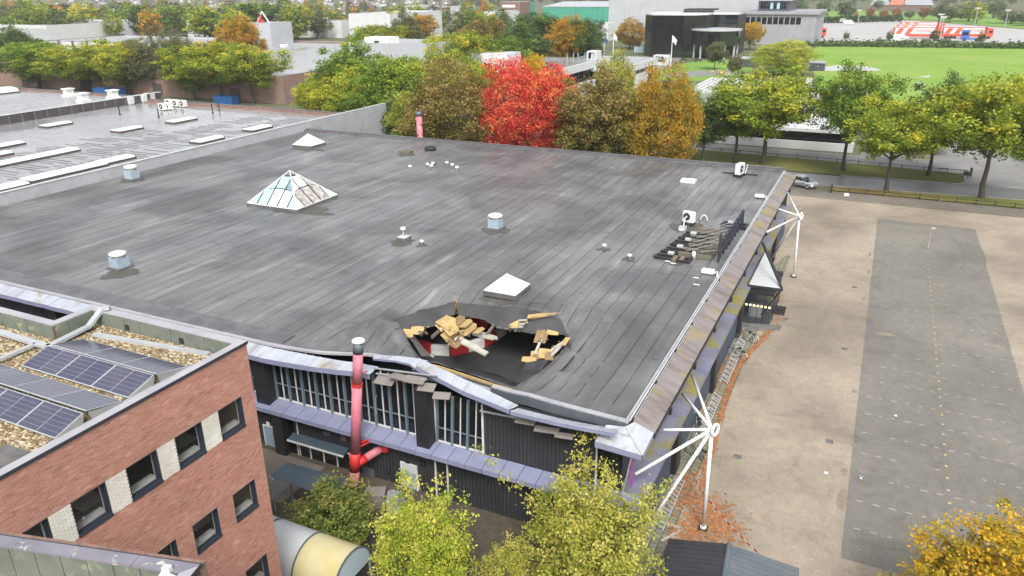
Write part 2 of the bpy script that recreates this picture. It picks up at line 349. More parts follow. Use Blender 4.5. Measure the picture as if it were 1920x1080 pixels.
pm('car_silver', (0.44, 0.47, 0.48), (0.40, 0.43, 0.44), 0.5, 0.28, 0.5)
pm('bark', (0.055, 0.045, 0.036), (0.085, 0.07, 0.055), 6, 0.9, bmp=0.5)
pm('bin_blue', (0.02, 0.10, 0.28), None, 1, 0.5)
pm('sky_blue_sign', (0.03, 0.28, 0.62), None, 1, 0.4)
pm('flag_blue', (0.05, 0.08, 0.35), None, 1, 0.7)
pm('purple_print', (0.16, 0.05, 0.36), (0.42, 0.08, 0.16), 1.4, 0.5)
pm('water', (0.45, 0.47, 0.44), None, 1, 0.05)
pm('lamp_glow', (0.9, 0.7, 0.35), None, 1, 0.4)
MATS['lamp_glow'].node_tree.nodes['Principled BSDF'].inputs['Emission Color'].default_value = (1.0, 0.72, 0.32, 1)
MATS['lamp_glow'].node_tree.nodes['Principled BSDF'].inputs['Emission Strength'].default_value = 1.5
def m_glass(name, col, rough=0.04, alpha=0.35, spec=0.7):
    m, nt, b, lk = base_mat(name)
    b.inputs['Base Color'].default_value = c4(col); b.inputs['Roughness'].default_value = rough; b.inputs['Alpha'].default_value = alpha
    b.inputs['Specular IOR Level'].default_value = spec
m_glass('pane', (0.02, 0.024, 0.022), 0.03, 0.22); m_glass('pane_dark', (0.012, 0.013, 0.015), 0.05, 0.8); m_glass('pane_black', (0.008, 0.009, 0.01), 0.02, 1.0, 0.8)
m_glass('pane_blue', (0.34, 0.50, 0.56), 0.12, 1.0, 0.6); m_glass('clear', (0.6, 0.65, 0.66), 0.05, 0.22); m_glass('car_glass', (0.02, 0.024, 0.028), 0.05, 1.0, 0.8)
def m_solar():
    m, nt, b, lk = base_mat('solar_cells')
    tc = node(nt, 'ShaderNodeTexCoord'); sp = node(nt, 'ShaderNodeSeparateXYZ'); lk.new(tc.outputs['Object'], sp.inputs[0])
    def line(ax, period, width, off=0.0):
        a = node(nt, 'ShaderNodeMath', operation='ADD'); a.inputs[1].default_value = 100*period+off; lk.new(sp.outputs[ax], a.inputs[0])
        d = node(nt, 'ShaderNodeMath', operation='MODULO'); d.inputs[1].default_value = period; lk.new(a.outputs[0], d.inputs[0])
        g = node(nt, 'ShaderNodeMath', operation='LESS_THAN'); g.inputs[1].default_value = width; lk.new(d.outputs[0], g.inputs[0]); return g.outputs[0]
    l1 = line(1, 0.168, 0.012); l2 = line(0, 0.085, 0.03)
    dash = node(nt, 'ShaderNodeMath', operation='MULTIPLY'); lk.new(l1, dash.inputs[0]); lk.new(l2, dash.inputs[1])
    l3 = line(0, 0.17, 0.004)
    n = nz(nt, lk, tc.outputs['Object'], 2, 3)
    c = ramp(nt, lk, n, [(0.3, (0.04, 0.042, 0.068)), (0.7, (0.055, 0.057, 0.085))])
    oi = node(nt, 'ShaderNodeObjectInfo'); c = mix(nt, lk, 0.6, c, ramp(nt, lk, oi.outputs['Random'], [(0, (0.75, 0.75, 1.1)), (1, (1.6, 1.5, 1.45))]), 'MULTIPLY')
    c = mix(nt, lk, dash.outputs[0], c, (0.5, 0.5, 0.55)); c = mix(nt, lk, l3, c, (0.08, 0.08, 0.12))
    lk.new(c, b.inputs['Base Color']); b.inputs['Roughness'].default_value = 0.14; b.inputs['Specular IOR Level'].default_value = 0.95
m_solar()
def m_pebble():
    m, nt, b, lk = base_mat('pebbles'); v = coords(nt, lk)
    vo = node(nt, 'ShaderNodeTexVoronoi'); vo.inputs['Scale'].default_value = 11; lk.new(v, vo.inputs['Vector'])
    sp = node(nt, 'ShaderNodeSeparateColor'); lk.new(vo.outputs['Color'], sp.inputs[0])
    c = ramp(nt, lk, sp.outputs[0], [(0.0, (0.16, 0.105, 0.05)), (0.35, (0.40, 0.29, 0.15)), (0.7, (0.58, 0.47, 0.28)), (1.0, (0.78, 0.72, 0.58))])
    c = mix(nt, lk, ramp(nt, lk, vo.outputs['Distance'], [(0.35, (0,)*3), (0.75, (0.85,)*3)]), c, (0.06, 0.045, 0.025))
    c = mix(nt, lk, ramp(nt, lk, nz(nt, lk, v, 0.9, 4), [(0.56, (0,)*3), (0.72, (0.6,)*3)]), c, (0.13, 0.10, 0.06))
    lk.new(c, b.inputs['Base Color']); b.inputs['Roughness'].default_value = 0.8
    inv = node(nt, 'ShaderNodeMath', operation='SUBTRACT'); inv.inputs[0].default_value = 1.0; lk.new(vo.outputs['Distance'], inv.inputs[1])
    bump(nt, lk, b, inv.outputs[0], 1.0, 0.06)
m_pebble()
def m_leaf(name, stops, trans=0.42):
    m, nt, b, lk = base_mat(name)
    t = attr(nt, 'tone').outputs['Fac']; oi = node(nt, 'ShaderNodeObjectInfo')
    a = node(nt, 'ShaderNodeMath', operation='MULTIPLY_ADD'); a.inputs[1].default_value = 0.22; lk.new(oi.outputs['Random'], a.inputs[0])
    s = node(nt, 'ShaderNodeMath', operation='SUBTRACT'); lk.new(t, s.inputs[0]); s.inputs[1].default_value = 0.11; lk.new(s.outputs[0], a.inputs[2])
    c = ramp(nt, lk, a.outputs[0], stops)
    lk.new(c, b.inputs['Base Color']); b.inputs['Roughness'].default_value = 0.55; b.inputs['Specular IOR Level'].default_value = 0.3
    tr = node(nt, 'ShaderNodeBsdfTranslucent'); lk.new(c, tr.inputs['Color'])
    mx = node(nt, 'ShaderNodeMixShader'); mx.inputs[0].default_value = trans
    out = nt.nodes['Material Output']; lk.new(b.outputs[0], mx.inputs[1]); lk.new(tr.outputs[0], mx.inputs[2]); lk.new(mx.outputs[0], out.inputs[0])
def L3(*cs): return [(i/(len(cs)-1), c) for i, c in enumerate(cs)]
m_leaf('lf_green', L3((0.058, 0.116, 0.017), (0.131, 0.225, 0.029), (0.232, 0.341, 0.043), (0.406, 0.450, 0.058)))
m_leaf('lf_dark', L3((0.034, 0.068, 0.019), (0.074, 0.128, 0.032), (0.128, 0.196, 0.046), (0.203, 0.257, 0.061)))
m_leaf('lf_yg', L3((0.105, 0.168, 0.020), (0.231, 0.315, 0.031), (0.420, 0.462, 0.042), (0.700, 0.532, 0.049)))
m_leaf('lf_yellow', L3((0.184, 0.161, 0.017), (0.437, 0.333, 0.023), (0.644, 0.414, 0.023), (0.713, 0.368, 0.034)))
m_leaf('lf_orange', L3((0.149, 0.127, 0.017), (0.345, 0.247, 0.025), (0.529, 0.310, 0.029), (0.598, 0.253, 0.034)))
m_leaf('lf_brown', L3((0.100, 0.094, 0.019), (0.206, 0.188, 0.034), (0.325, 0.244, 0.075), (0.400, 0.256, 0.125)))
m_leaf('lf_olive', L3((0.072, 0.116, 0.017), (0.160, 0.225, 0.029), (0.290, 0.341, 0.043), (0.478, 0.406, 0.058)))
m_leaf('lf_red', L3((0.300, 0.022, 0.018), (0.600, 0.044, 0.040), (0.750, 0.113, 0.074), (0.750, 0.284, 0.083)))
m_leaf('lf_redbrown', L3((0.144, 0.042, 0.024), (0.276, 0.090, 0.042), (0.408, 0.156, 0.060), (0.456, 0.240, 0.072)))
m_leaf('lf_lime', L3((0.165, 0.242, 0.022), (0.341, 0.429, 0.044), (0.517, 0.539, 0.072), (0.638, 0.572, 0.132)))
m_leaf('lf_limeyellow', L3((0.132, 0.165, 0.022), (0.319, 0.352, 0.050), (0.495, 0.484, 0.094), (0.583, 0.473, 0.154)))
m_leaf('lf_greygreen', L3((0.063, 0.077, 0.035), (0.126, 0.147, 0.063), (0.210, 0.217, 0.091), (0.280, 0.252, 0.112)))
m_leaf('lf_shrub', L3((0.062, 0.094, 0.022), (0.138, 0.188, 0.037), (0.237, 0.288, 0.062), (0.350, 0.300, 0.088)))
# ------------------------------------------------------------------ the setting
sheet('ground', [(-6000, -300), (6000, -300), (6000, 8000), (-6000, 8000)], -0.03, 'terrain')
sheet('plaza', [(-9.5, 10), (60, 10), (60, 103.9), (-9.5, 103.9)], 0.0, 'plaza_brick')
pf = sheet('parking_field', [(1.49, 33.4), (11.6, 33.4), (11.6, 96.6), (1.49, 96.6)], 0.006, 'dark_brick')
sheet('courtyard', [(-75, 8), (-9.5, 8), (-9.5, 30.5), (-75, 30.5)], 0.0, 'soil')
sheet('courtyard_path', [(-40, 25.2), (-26.2, 25.2), (-26.2, 28.9), (-40, 28.9)], 0.006, 'strip_brick')
sheet('wall_strip', [(-7.75, 27), (-6.35, 27), (-6.35, 75), (-7.75, 75)], 0.005, 'mossy_slab')
sheet('path', [(-9.5, 103.9), (80, 104.6), (80, 108.2), (-9.5, 108.2)], 0.0, 'strip_brick')
sheet('forecourt', [(-120, 86), (-9.5, 86), (-9.5, 109.6), (-120, 109.6)], -0.004, 'strip_brick')
RD0 = lambda x: 110.7+(x+4.5)*0.085
RD1 = lambda x: 118.0+(x+5)*0.072
sheet('road', [(-160, RD0(-160)+12), (-60, RD0(-60)+4), (-9, 109.0), (-4.5, RD0(-4.5)), (120, RD0(120)), (120, RD1(120)), (-5, RD1(-5)), (-60, 118.5), (-160, 121)], 0.01, 'asphalt')
kb = MB()
for x in np.arange(-4, 100, 2.0):
    for F in (RD0, RD1):
        kb.bar((x, F(x), 0.05), (x+1.96, F(x+1.96), 0.05), 0.14, 0.14)
structure(kb.build('road_kerb', 'kerb'))
sheet('verge', [(-4.7, 108.35), (120, 108.6), (120, RD0(120)-0.1), (-4.4, RD0(-4.4)-0.1)], 0.09, 'verge')
va = [(-60, 118.7), (-5, RD1(-5)+.1), (6, RD1(6)+.1), (9.6, RD1(9.6)+.1), (11.2, 119.9), (11.9, 121.3), (11.9, 126.2), (-12, 127.9), (-60, 130)]
sheet('tree_verge', va, 0.09, 'verge')
sheet('service_road', [(-60, 130), (-12, 127.9), (11.9, 126.2), (40, 126), (40, 133), (-60, 136.5)], -0.004, 'asphalt_far')
sheet('yard_pavement', [(9.6, RD1(9.6)+.1), (120, RD1(120)+.1), (120, 165), (-2, 165), (-2, 128), (11.9, 126.2), (11.9, 121)], 0.0, 'asphalt_far')
sheet('meadow', GP((1535, 168), (1560, 200), (1600, 232), (2600, 310), (2600, 110), (1920, 86), (1700, 84), (1530, 88), (1518, 110)), 0.01, 'meadow')
for k, pts in enumerate([[(1530, 128), (1570, 122), (1615, 122), (1655, 131), (1640, 133), (1575, 133), (1535, 133)], [(1720, 144), (1745, 141), (1742, 146)], [(1712, 156), (1730, 154), (1726, 159)]]):
    sheet('puddle', GP(*pts), 0.03, 'water')
sheet('concrete_yard', GP((1440, 60), (1530, 40), (1700, 38), (1930, 56), (2600, 96), (2600, 108), (1920, 82), (1640, 82), (1500, 82)), 0.02, 'concrete_lot')
sheet('park_lawn', GP((1480, 45), (1500, 20), (1930, 24), (1930, 54), (1700, 37), (1530, 38)), 0.0, 'lawn')
sheet('lawn', GP((1215, 140), (1260, 122), (1345, 110), (1410, 112), (1410, 150), (1300, 152), (1225, 150)), 0.005, 'lawn')
sheet('garden_path', GP((1240, 141), (1300, 133), (1380, 131), (1420, 136), (1420, 141), (1340, 141), (1270, 147)), 0.012, 'asphalt_far')
sheet('car_park', GP((1180, 108), (1240, 104), (1280, 108), (1255, 126), (1225, 136), (1200, 130)), 0.009, 'asphalt_far')
# bay markings on the dark field
mb = MB()
for r in range(19):
    y = 36.0+2.478*r
    for k in range(13):
        x = 1.95+0.79*k+random.uniform(-.03, .03)
        if random.random() < 0.1+0.02*r: continue
        l = random.uniform(.1, .2)*(1.0 if r < 12 else 0.8)
        mb.add([(x, y-.035, .011), (x+l*2, y-.035, .011), (x+l*2, y+.035, .011), (x, y+.035, .011)], [(0, 1, 2, 3)])
attach(mb.build('bay_marking', 'white_mark'), pf)
mb = MB()
for k in range(38):
    y = 36.6+1.24*k
    mb.add([(6.47+.09*math.cos(a), y+.11*math.sin(a), .012) for a in (0, 1.05, 2.09, 3.14, 4.19, 5.24)], [(0, 1, 2, 3, 4, 5)])
attach(mb.build('centre_marking', 'yellow_mark'), pf)
# drain grates set in the paving, faint turning tracks
for x, y in ((0.2, 44), (0.2, 58), (0.2, 72), (-4.6, 40), (-4.6, 62), (13.2, 50), (13.2, 66)):
    d = MB().box(x-.22, x+.22, y-.22, y+.22, -.05, .012)
    for k in range(4): d.box(x-.17, x+.17, y-.16+k*.1, y-.12+k*.1, .012, .016)
    structure(d.build('drain_grate', 'concrete_foot'))
def arc_band(cx, cy, rx, ry, a0, a1, w, z, n=48):
    b = MB(); vs = []
    for i in range(n+1):
        t = a0+(a1-a0)*i/n; c, s = math.cos(t), math.sin(t)
        vs += [(cx+(rx-w)*c, cy+(ry-w)*s, z), (cx+(rx+w)*c, cy+(ry+w)*s, z)]
    b.add(vs, [(2*i, 2*i+1, 2*i+3, 2*i+2) for i in range(n)]); return b
c0 = G(1762, 480)
for rx, ry in ((2.6, 7.5), (4.4, 9.8)):
    attach(arc_band(c0.x-.3, c0.y+1.5, rx, ry, -2.2, 0.9, .07, .010).build('tyre_mark', 'tyre_mark'), pf)
# stains and litter along the field's edge
for px, py, a, b_ in ((1583, 885, .22, .45), (1579, 935, .25, 1.2), (1600, 835, .15, .3), (1602, 734, .2, .3), (1660, 627, .9, .35), (1620, 560, .2, .5), (1629, 510, .15, .8), (1631, 477, .15, .7)):
    p = G(px, py); mbb = MB(); mbb.add([(p.x+a*math.cos(t)*random.uniform(.7, 1.1), p.y+b_*math.sin(t)*random.uniform(.7, 1.1), .012) for t in np.linspace(0, 6.2, 40)], [tuple(range(40))])
    o = mbb.build('oil_stain', 'stain'); structure(o)
for px, py, s in ((1549, 888, .16), (1614, 898, .1), (1679, 780, .13)):
    p = G(px, py); b = MB(); n = 7
    b.add([(p.x+s*math.cos(t)*random.uniform(.5, 1.1), p.y+s*math.sin(t)*random.uniform(.5, 1.0), .03+random.uniform(0, .04)) for t in np.linspace(0, 5.4, n)]+[(p.x, p.y, .09)], [(i, (i+1) % n, n) for i in range(n)])
    b.add([(p.x-s*.5, p.y-s*.4, .013), (p.x+s*.5, p.y-s*.4, .013), (p.x, p.y+s*.5, .013)], [(0, 1, 2)])
    tag(b.build('paper_scrap', 'paper'), 'small white scrap of litter lying on the plaza paving', 'litter', 'paper scraps on the plaza')
# fallen leaves
def scatter(name, pts, size, mat, label, z=0.02):
    n = len(pts); V = np.zeros((n*4, 3)); ang = NP.uniform(0, 6.28, n); s = size*NP.uniform(.5, 1.2, n); P = np.array(pts)
    tl = NP.uniform(-.5, .5, (n, 2))
    for k, (dx, dy) in enumerate(((-1, 0), (0, -.6), (1, 0), (0, .6))):
        V[k::4, 0] = P[:, 0]+s*(dx*np.cos(ang)-dy*np.sin(ang)); V[k::4, 1] = P[:, 1]+s*(dx*np.sin(ang)+dy*np.cos(ang)); V[k::4, 2] = z+s*.35*(1+dx*tl[:, 0]+dy*tl[:, 1])
    me = bpy.data.meshes.new(name); me.from_pydata(V.tolist(), [], np.arange(n*4).reshape(-1, 4).tolist()); me.materials.append(MATS[mat]); me.update()
    o = link(name, me); tag(o, label, 'leaves', kind='stuff'); return o
LP = []
line = [G(1452, 612), G(1412, 655), G(1383, 690), G(1362, 740), G(1345, 800), G(1328, 860), G(1318, 920)]
for a, b in zip(line[:-1], line[1:]):
    n = int((b-a).length*60)
    for _ in range(n):
        t = random.random(); p = a.lerp(b, t); LP.append((p.x+random.gauss(0, .13), p.y+random.gauss(0, .12)))
ctr = [G(1300, 985), G(1330, 960), G(1345, 975), G(1310, 940), G(1360, 1000), G(1290, 1005)]
for c in ctr:
    for _ in range(230): LP.append((c.x+random.gauss(0, .5), c.y+random.gauss(0, .75)))
for c, n in ((G(1355, 690), 260), (G(1375, 672), 200), (G(1345, 715), 200), (G(1290, 900), 300), (G(1275, 940), 260), (G(1455, 600), 160), (G(1462, 560), 110), (G(1320, 770), 120)):
    for _ in range(n//2): LP.append((c.x+random.gauss(0, .35), c.y+random.gauss(0, .8)))
scatter('fallen_leaves', LP, 0.10, 'leaf_litter', 'band of rust orange fallen leaves along the edge of the plaza')
LP2 = [(random.uniform(-6, 1.3)**1, random.uniform(26, 75)) for _ in range(500)]+[(random.uniform(1.5, 12), random.uniform(33, 90)) for _ in range(200)]
m2 = pm('leaf_pale', (0.40, 0.28, 0.13), (0.5, 0.4, 0.25), 5, .8)
scatter('scattered_leaves', LP2, 0.055, 'leaf_pale', 'sparse pale leaves scattered over the plaza paving')
LP3 = [(random.uniform(-5, 60), random.uniform(107.6, 111.2)) for _ in range(550)]+[(random.gauss(2.2, 3.5), random.gauss(110, 1)) for _ in range(250)]
scatter('verge_leaves', LP3, 0.13, 'leaf_litter', 'brown leaves littering the grass verge beside the road', 0.1)
# low rail fences
def low_fence(x0, x1, yf, step, label, h=0.55):
    t = thing('low_rail_fence', label, 'fence', (x0, yf(x0), 0)); n = int((x1-x0)/step)
    for k in range(n+1):
        x = x0+k*step; MB().box(x-.05, x+.05, yf(x)-.05, yf(x)+.05, 0, h+.1).build('post', 'black_paint', t)
        if k < n: MB().bar((x+.05, yf(x), h-.05), (x+step-.05, yf(x+step), h-.05), .045, .06).build('rail', 'black_paint', t)
low_fence(-4.4, 36, lambda x: 108.25+(x+4.4)*.006, 2.1, 'low black rail fence between the plaza and the near grass verge')
low_fence(-26, 11, lambda x: 127.6-(x+12)*.07, 3.0, 'low black rail fence along the far side of the tree verge', .6)
# ------------------------------------------------------------------ the black hall with the collapsed roof
XL, XR, YF, YB, ZR = -74.1, -8.55, 29.4, 86.2, 7.0
hall = thing('industrial_hall', 'wide black clad hall with grey felt roof torn open at its front edge', 'building', (-40, 58, 0))
EDGE = [(-80, 29.35), (-29.5, 29.35), (-26.4, 29.7), (-23.5, 30.75), (-20.2, 31.75), (-17.5, 31.35), (-14.6, 30.65), (-13.2, 30.25), (-8.4, 29.85), (0, 29.8)]
def pl(tab, x):
    for (a, b), (c, d) in zip(tab[:-1], tab[1:]):
        if a <= x <= c: return b+(d-b)*(x-a)/(c-a)
    return tab[-1][1]
edgeY = lambda x: pl(EDGE, x)
HPX = [(758, 629), (770, 619), (787, 612), (812, 610), (822, 600), (833, 591), (856, 588), (883, 594), (908, 597), (931, 611), (954, 615), (971, 617), (1002, 621), (1034, 621), (1060, 624), (1067, 635), (1054, 649), (1041, 662), (1029, 674), (1000, 690), (984, 700), (968, 714), (930, 704), (880, 690), (840, 679), (815, 671), (800, 671), (786, 664), (775, 645)]
HOLE = [G(x, y, 6.2) for x, y in HPX]; HOLE = [(p.x, p.y) for p in HOLE]
# fine ragged edge
_h = []
for i in range(len(HOLE)):
    a = Vector(HOLE[i]); b = Vector(HOLE[(i+1) % len(HOLE)]); n = max(1, int((b-a).length/.35))
    for k in range(n):
        p = a.lerp(b, k/n); _h.append((p.x+random.uniform(-.06, .06), p.y+random.uniform(-.06, .06)))
HOLE = _h; HA = np.array(HOLE); HB = np.roll(HA, -1, axis=0)
def inhole(x, y):
    c = False
    for (x0, y0), (x1, y1) in zip(HA, HB):
        if (y0 > y) != (y1 > y) and x < (x1-x0)*(y-y0)/(y1-y0)+x0: c = not c
    return c
def dhole(x, y):
    p = np.array((x, y)); d = HB-HA; t = np.clip(((p-HA)*d).sum(1)/(d*d).sum(1), 0, 1); q = HA+d*t[:, None]
    return float(np.sqrt(((p-q)**2).sum(1)).min())
BUL = G(728, 622, 7.2); BUL2 = G(690, 612, 7.0)
RC = [G(*p, 7.2) for p in ((610, 640), (650, 622), (700, 606), (738, 606), (764, 622), (776, 642))]
RC2 = [G(*p, 7.1) for p in ((700, 655), (722, 640), (745, 632), (762, 640))]
RC3 = [G(*p, 7.0) for p in ((1040, 680), (1075, 700), (1120, 712))]
RC4 = [G(*p, 7.0) for p in ((1066, 640), (1100, 668), (1150, 690))]
def _pd(C, x, y):
    p = Vector((x, y)); m = 9.0
    for a, c in zip(C[:-1], C[1:]):
        a, c = a.to_2d(), c.to_2d(); t = max(0, min(1, (p-a).dot(c-a)/(c-a).length_squared)); m = min(m, (p-a.lerp(c, t)).length)
    return m
def ridge(x, y):
    return .42*math.exp(-(_pd(RC, x, y)/.42)**2)+.30*math.exp(-(_pd(RC2, x, y)/.3)**2)+.14*math.exp(-(_pd(RC3, x, y)/.25)**2)+.14*math.exp(-(_pd(RC4, x, y)/.25)**2)
def zroof(x, y):
    z = ZR+0.05*mnoise.noise((x*.13, y*.13, 3.1))+.012*mnoise.noise((x*.7, y*.7, 1.0))
    if -33 < x < -9 and y < 47:
        d = 0.0 if inhole(x, y) else dhole(x, y)
        z -= 0.72*max(0, 1-d/2.7)+.12*max(0, 1-d/.8)
        z -= 0.34*math.exp(-((x+16.5)/5.5)**2-((y-34.5)/5.0)**2)
        b = math.exp(-((x-BUL.x)/1.3)**2-((y-BUL.y)/1.25)**2); z += 1.05*b*min(1, d/.7); z += ridge(x, y)*min(1, d/.5)
        z += 0.16*math.exp(-((x-BUL2.x)/2.6)**2-((y-BUL2.y)/.55)**2)
        z += .05*mnoise.noise((x*.9, y*.5, 7.7))*max(0, 1-d/5)
        # folds running from the torn edge to the right corner
        q = (x+12)*.8+(y-33)*.6; z += .05*math.sin(q*2.2)*math.exp(-((x+12)/3)**2-((y-33)/3)**2)
    return z
NS = 66; W = (XR-.12-XL)/NS
def strip_mesh(i):
    x0 = XL+i*W; x1 = x0+W+.045
    V = []; F = []; T = []
    ystart = min(edgeY(x0), edgeY(x1)); dam = -33 < (x0+x1)/2 < -9
    seg = []; y = YF+random.uniform(-6, 0)
    while y < YB: seg.append((y, min(1, max(0, random.gauss(.48, .075))))); y += random.choice((4.5, 5, 6, 7.5))
    def tone(yy):
        t = .5
        for a, b in seg:
            if a <= yy: t = b
        return t
    def zt(x, y): return zroof(x, y)+.010*(x1-x)/W     # each sheet laps over the edge of the next
    yq = 47 if dam else None
    if dam:
        pts = [(x0, edgeY(x0)), (x1, edgeY(x1)), (x1, 47), (x0, 47)]
        bnd = []
        for a, b in ((0, 1), (1, 2), (2, 3), (3, 0)):
            A = Vector(pts[a]); B = Vector(pts[b]); n = max(1, int(round((B-A).length/.33)))
            bnd += [tuple(A.lerp(B, k/n)) for k in range(n)]
        inner = [(x, y) for x in np.linspace(x0, x1, 5)[1:-1] for y in np.arange(ystart+.2, 47, .25) if y > edgeY(x)+.05]
        hp = [(x, y) for x, y in HOLE]; near = any(x0-.5 < x < x1+.5 for x, y in hp)
        vv = [Vector(p) for p in bnd+inner]; ee = [(k, (k+1) % len(bnd)) for k in range(len(bnd))]
        if near:
            o = len(vv); vv += [Vector(p) for p in hp]; ee += [(o+k, o+(k+1) % len(hp)) for k in range(len(hp))]
        r = delaunay_2d_cdt(vv, ee, [], 0, 1e-4)
        rv, rf = r[0], r[2]
        used = {}
        for f in rf:
            cx = sum(rv[k].x for k in f)/3; cy = sum(rv[k].y for k in f)/3
            if not (x0 < cx < x1 and edgeY(cx) < cy < 47): continue
            if near and inhole(cx, cy): continue
            ids = []
            for k in f:
                if k not in used: used[k] = len(V); V.append((rv[k].x, rv[k].y, zt(rv[k].x, rv[k].y)))
                ids.append(used[k])
            F.append(tuple(ids)); T.append(tone(cy))
        y0 = 47
    else: y0 = ystart
    ys = [y0]+[a for a, b in seg if a > y0+.1]+[YB]; yy = []
    for a, b in zip(ys[:-1], ys[1:]):
        n = max(1, int((b-a)/1.6)); yy += [a+(b-a)*k/n for k in range(n)]
    yy.append(YB); o = len(V)
    for q in yy:
        V.append((x0, max(q, edgeY(x0)), zt(x0, q))); V.append((x1, max(q, edgeY(x1)), zt(x1, q)))
    for k in range(len(yy)-1):
        F.append((o+2*k, o+2*k+1, o+2*k+3, o+2*k+2)); T.append(tone((yy[k]+yy[k+1])/2))
    NSM = len(F)
    # bitumen bleeding out of the lapped seam: a thin raised bead along the strip, with gaps
    ysb = np.arange(ystart+1.3, YB-.6, .5); xb = x1-.05
    for qa, qb in zip(ysb[:-1], ysb[1:]):
        if dam and qb < 47 and (inhole(xb, qa) or inhole(xb, qb) or dhole(xb, qa) < .3): continue
        if qa < edgeY(xb)+.4: continue
        o = len(V); wb = .045+.02*mnoise.noise((xb, qa*.5, 0))
        for q in (qa, qb): zz_ = zt(xb, q)+.014; V += [(xb-wb, q, zz_-.012), (xb-wb*.4, q, zz_), (xb+wb*.5, q, zz_)]
        F += [(o, o+1, o+4, o+3), (o+1, o+2, o+5, o+4)]; T += [0.0, 0.02]
    for a_, t_ in seg:      # cross joints between two sheets of the strip
        if a_ < ystart+1.5 or a_ > YB-1 or (dam and a_ < 47 and (inhole(x0+.5, a_) or dhole(x0+.5, a_) < 1.2)): continue
        o = len(V)
        for xx in (x0+.04, x1-.1): V += [(xx, a_-.03, zt(xx, a_)+.004), (xx, a_+.03, zt(xx, a_)+.012)]
        F.append((o, o+2, o+3, o+1)); T.append(0.28)
    me = bpy.data.meshes.new('roofing_strip')
    me.from_pydata(V, [], F); me.materials.append(MATS['felt'])
    a = me.attributes.new('tone', 'FLOAT', 'FACE'); a.data.foreach_set('value', T)
    me.polygons.foreach_set('use_smooth', [i < NSM for i in range(len(F))]); me.update()
    return me
for i in range(NS): link('roofing_strip', strip_mesh(i), hall)
# front band of felt along the gutter edge (no strips there)
mb = MB()
for k in range(45):
    x = XL+k
    if x > -29.6: break
    mb.add([(x, 29.36, 7.062), (x+1, 29.36, 7.062), (x+1, 31.0, 7.066), (x, 31.0, 7.066)], [(0, 1, 2, 3)])
bm_ = mb.build('edge_felt', 'roof_kerb', hall)
# back and side kerbs
b = MB(); b.box(XL, XR, YB-.05, YB+.35, 6.6, 7.28); b.box(XL, XR, YB-.5, YB-.06, 6.9, 7.16); b.build('back_kerb', 'roof_kerb', hall)
b = MB()
for k in range(22):
    x = XL+k*3.0; b.box(x+.01, min(x+2.99, XR), YB-.08, YB+.40, 7.282, 7.31)
b.build('back_kerb_cap', 'coping_dark', hall)
# front edge rim (dark rolled metal) following the pulled-in edge
def rim(x0, x1, name, mat, dy0, dy1, z0, z1, dz=lambda x: 0, st=1.2):
    b = MB(); x = x0
    while x < x1-.01:
        xe = min(x+st, x1); q = []
        for xx in (x, xe-.01):
            e = edgeY(xx); z = dz(xx); q += [(xx, e+dy0, z0+z), (xx, e+dy1, z0+z), (xx, e+dy1, z1+z), (xx, e+dy0, z1+z)]
        b.add(q, [(3, 2, 1, 0), (4, 5, 6, 7), (0, 1, 5, 4), (1, 2, 6, 5), (2, 3, 7, 6), (3, 0, 4, 7)]); x = xe
    return b.build(name, mat, hall)
def sag(x): return zroof(x, edgeY(x)+.05)-ZR if x > -33 else 0
rim(XL, -22.9, 'edge_rim', 'coping_grey', -.10, .12, 6.98, 7.10, sag); rim(XL, -22.9, 'edge_upstand', 'roof_kerb', .12, .3, 6.98, 7.07, sag)
rim(-16.2, XR+.1, 'edge_rim', 'coping_grey', -.08, .22, 6.97, 7.09, sag); rim(-16.2, XR, 'edge_board', 'slate_metal', -.16, -.085, 6.55, 7.05, sag)
rim(-21.2, -16.2, 'edge_rim', 'coping_grey', -.22, .20, 6.80, 6.88, sag); rim(-21.2, -16.3, 'edge_board', 'slate_metal', -.30, -.225, 6.35, 6.84, sag)
rim(-21.0, -15.0, 'torn_edge_board', 'wood_wool', .21, .33, 6.9, 7.06, sag)
# ---- front walls
WY, LY = 29.62, 29.35
def WX(px): return onY(px, 781+(px-640)*.225, WY).x
def corr(name, x0, x1, y, z0, z1, mat, pitch=.22, depth=.045):
    n = max(2, int(abs(x1-x0)/pitch*4)); V = []; k = 0
    for i in range(n+1):
        x = x0+(x1-x0)*i/n; d = 0 if (i % 4) in (0, 1) else depth
        V += [(x, y-d, z0), (x, y-d, z1)]
    b = MB(); b.add(V, [(2*i, 2*i+2, 2*i+3, 2*i+1) for i in range(n)]); return b.build(name, mat, hall)
U0, U1 = 3.3, 6.9
xa, xb, xc, xd, xe_, xf = WX(478), WX(500), WX(523), WX(795), WX(818), WX(906)
corr('upper_cladding', XL, xa, WY, U0, U1, 'black_cladding'); corr('upper_cladding', xf, WX(1118), WY, U0, 6.75, 'black_cladding')
corr('upper_cladding', WX(1143), XR, WY, U0, 6.75, 'black_paint')
MB().box(WX(1119), WX(1142), WY+.3, WY+.35, U0, 6.7).build('dark_recess', 'black_paint', hall)
MB().box(WX(1116), WX(1119), WY-.06, WY+.02, U0, 6.6).build('corner_post', 'white_frame', hall)
for p, q in ((xb, xc), (xd, xe_)):
    b = MB(); b.box(p, q, WY-.75, WY+.05, 3.24, 6.75); b.build('column', 'black_paint', hall)
for k in range(7):
    x = xb-9.0*(k+1)
    if x > XL: MB().box(x, x+.75, WY-.75, WY+.05, 3.24, 6.75).build('column', 'black_paint', hall)
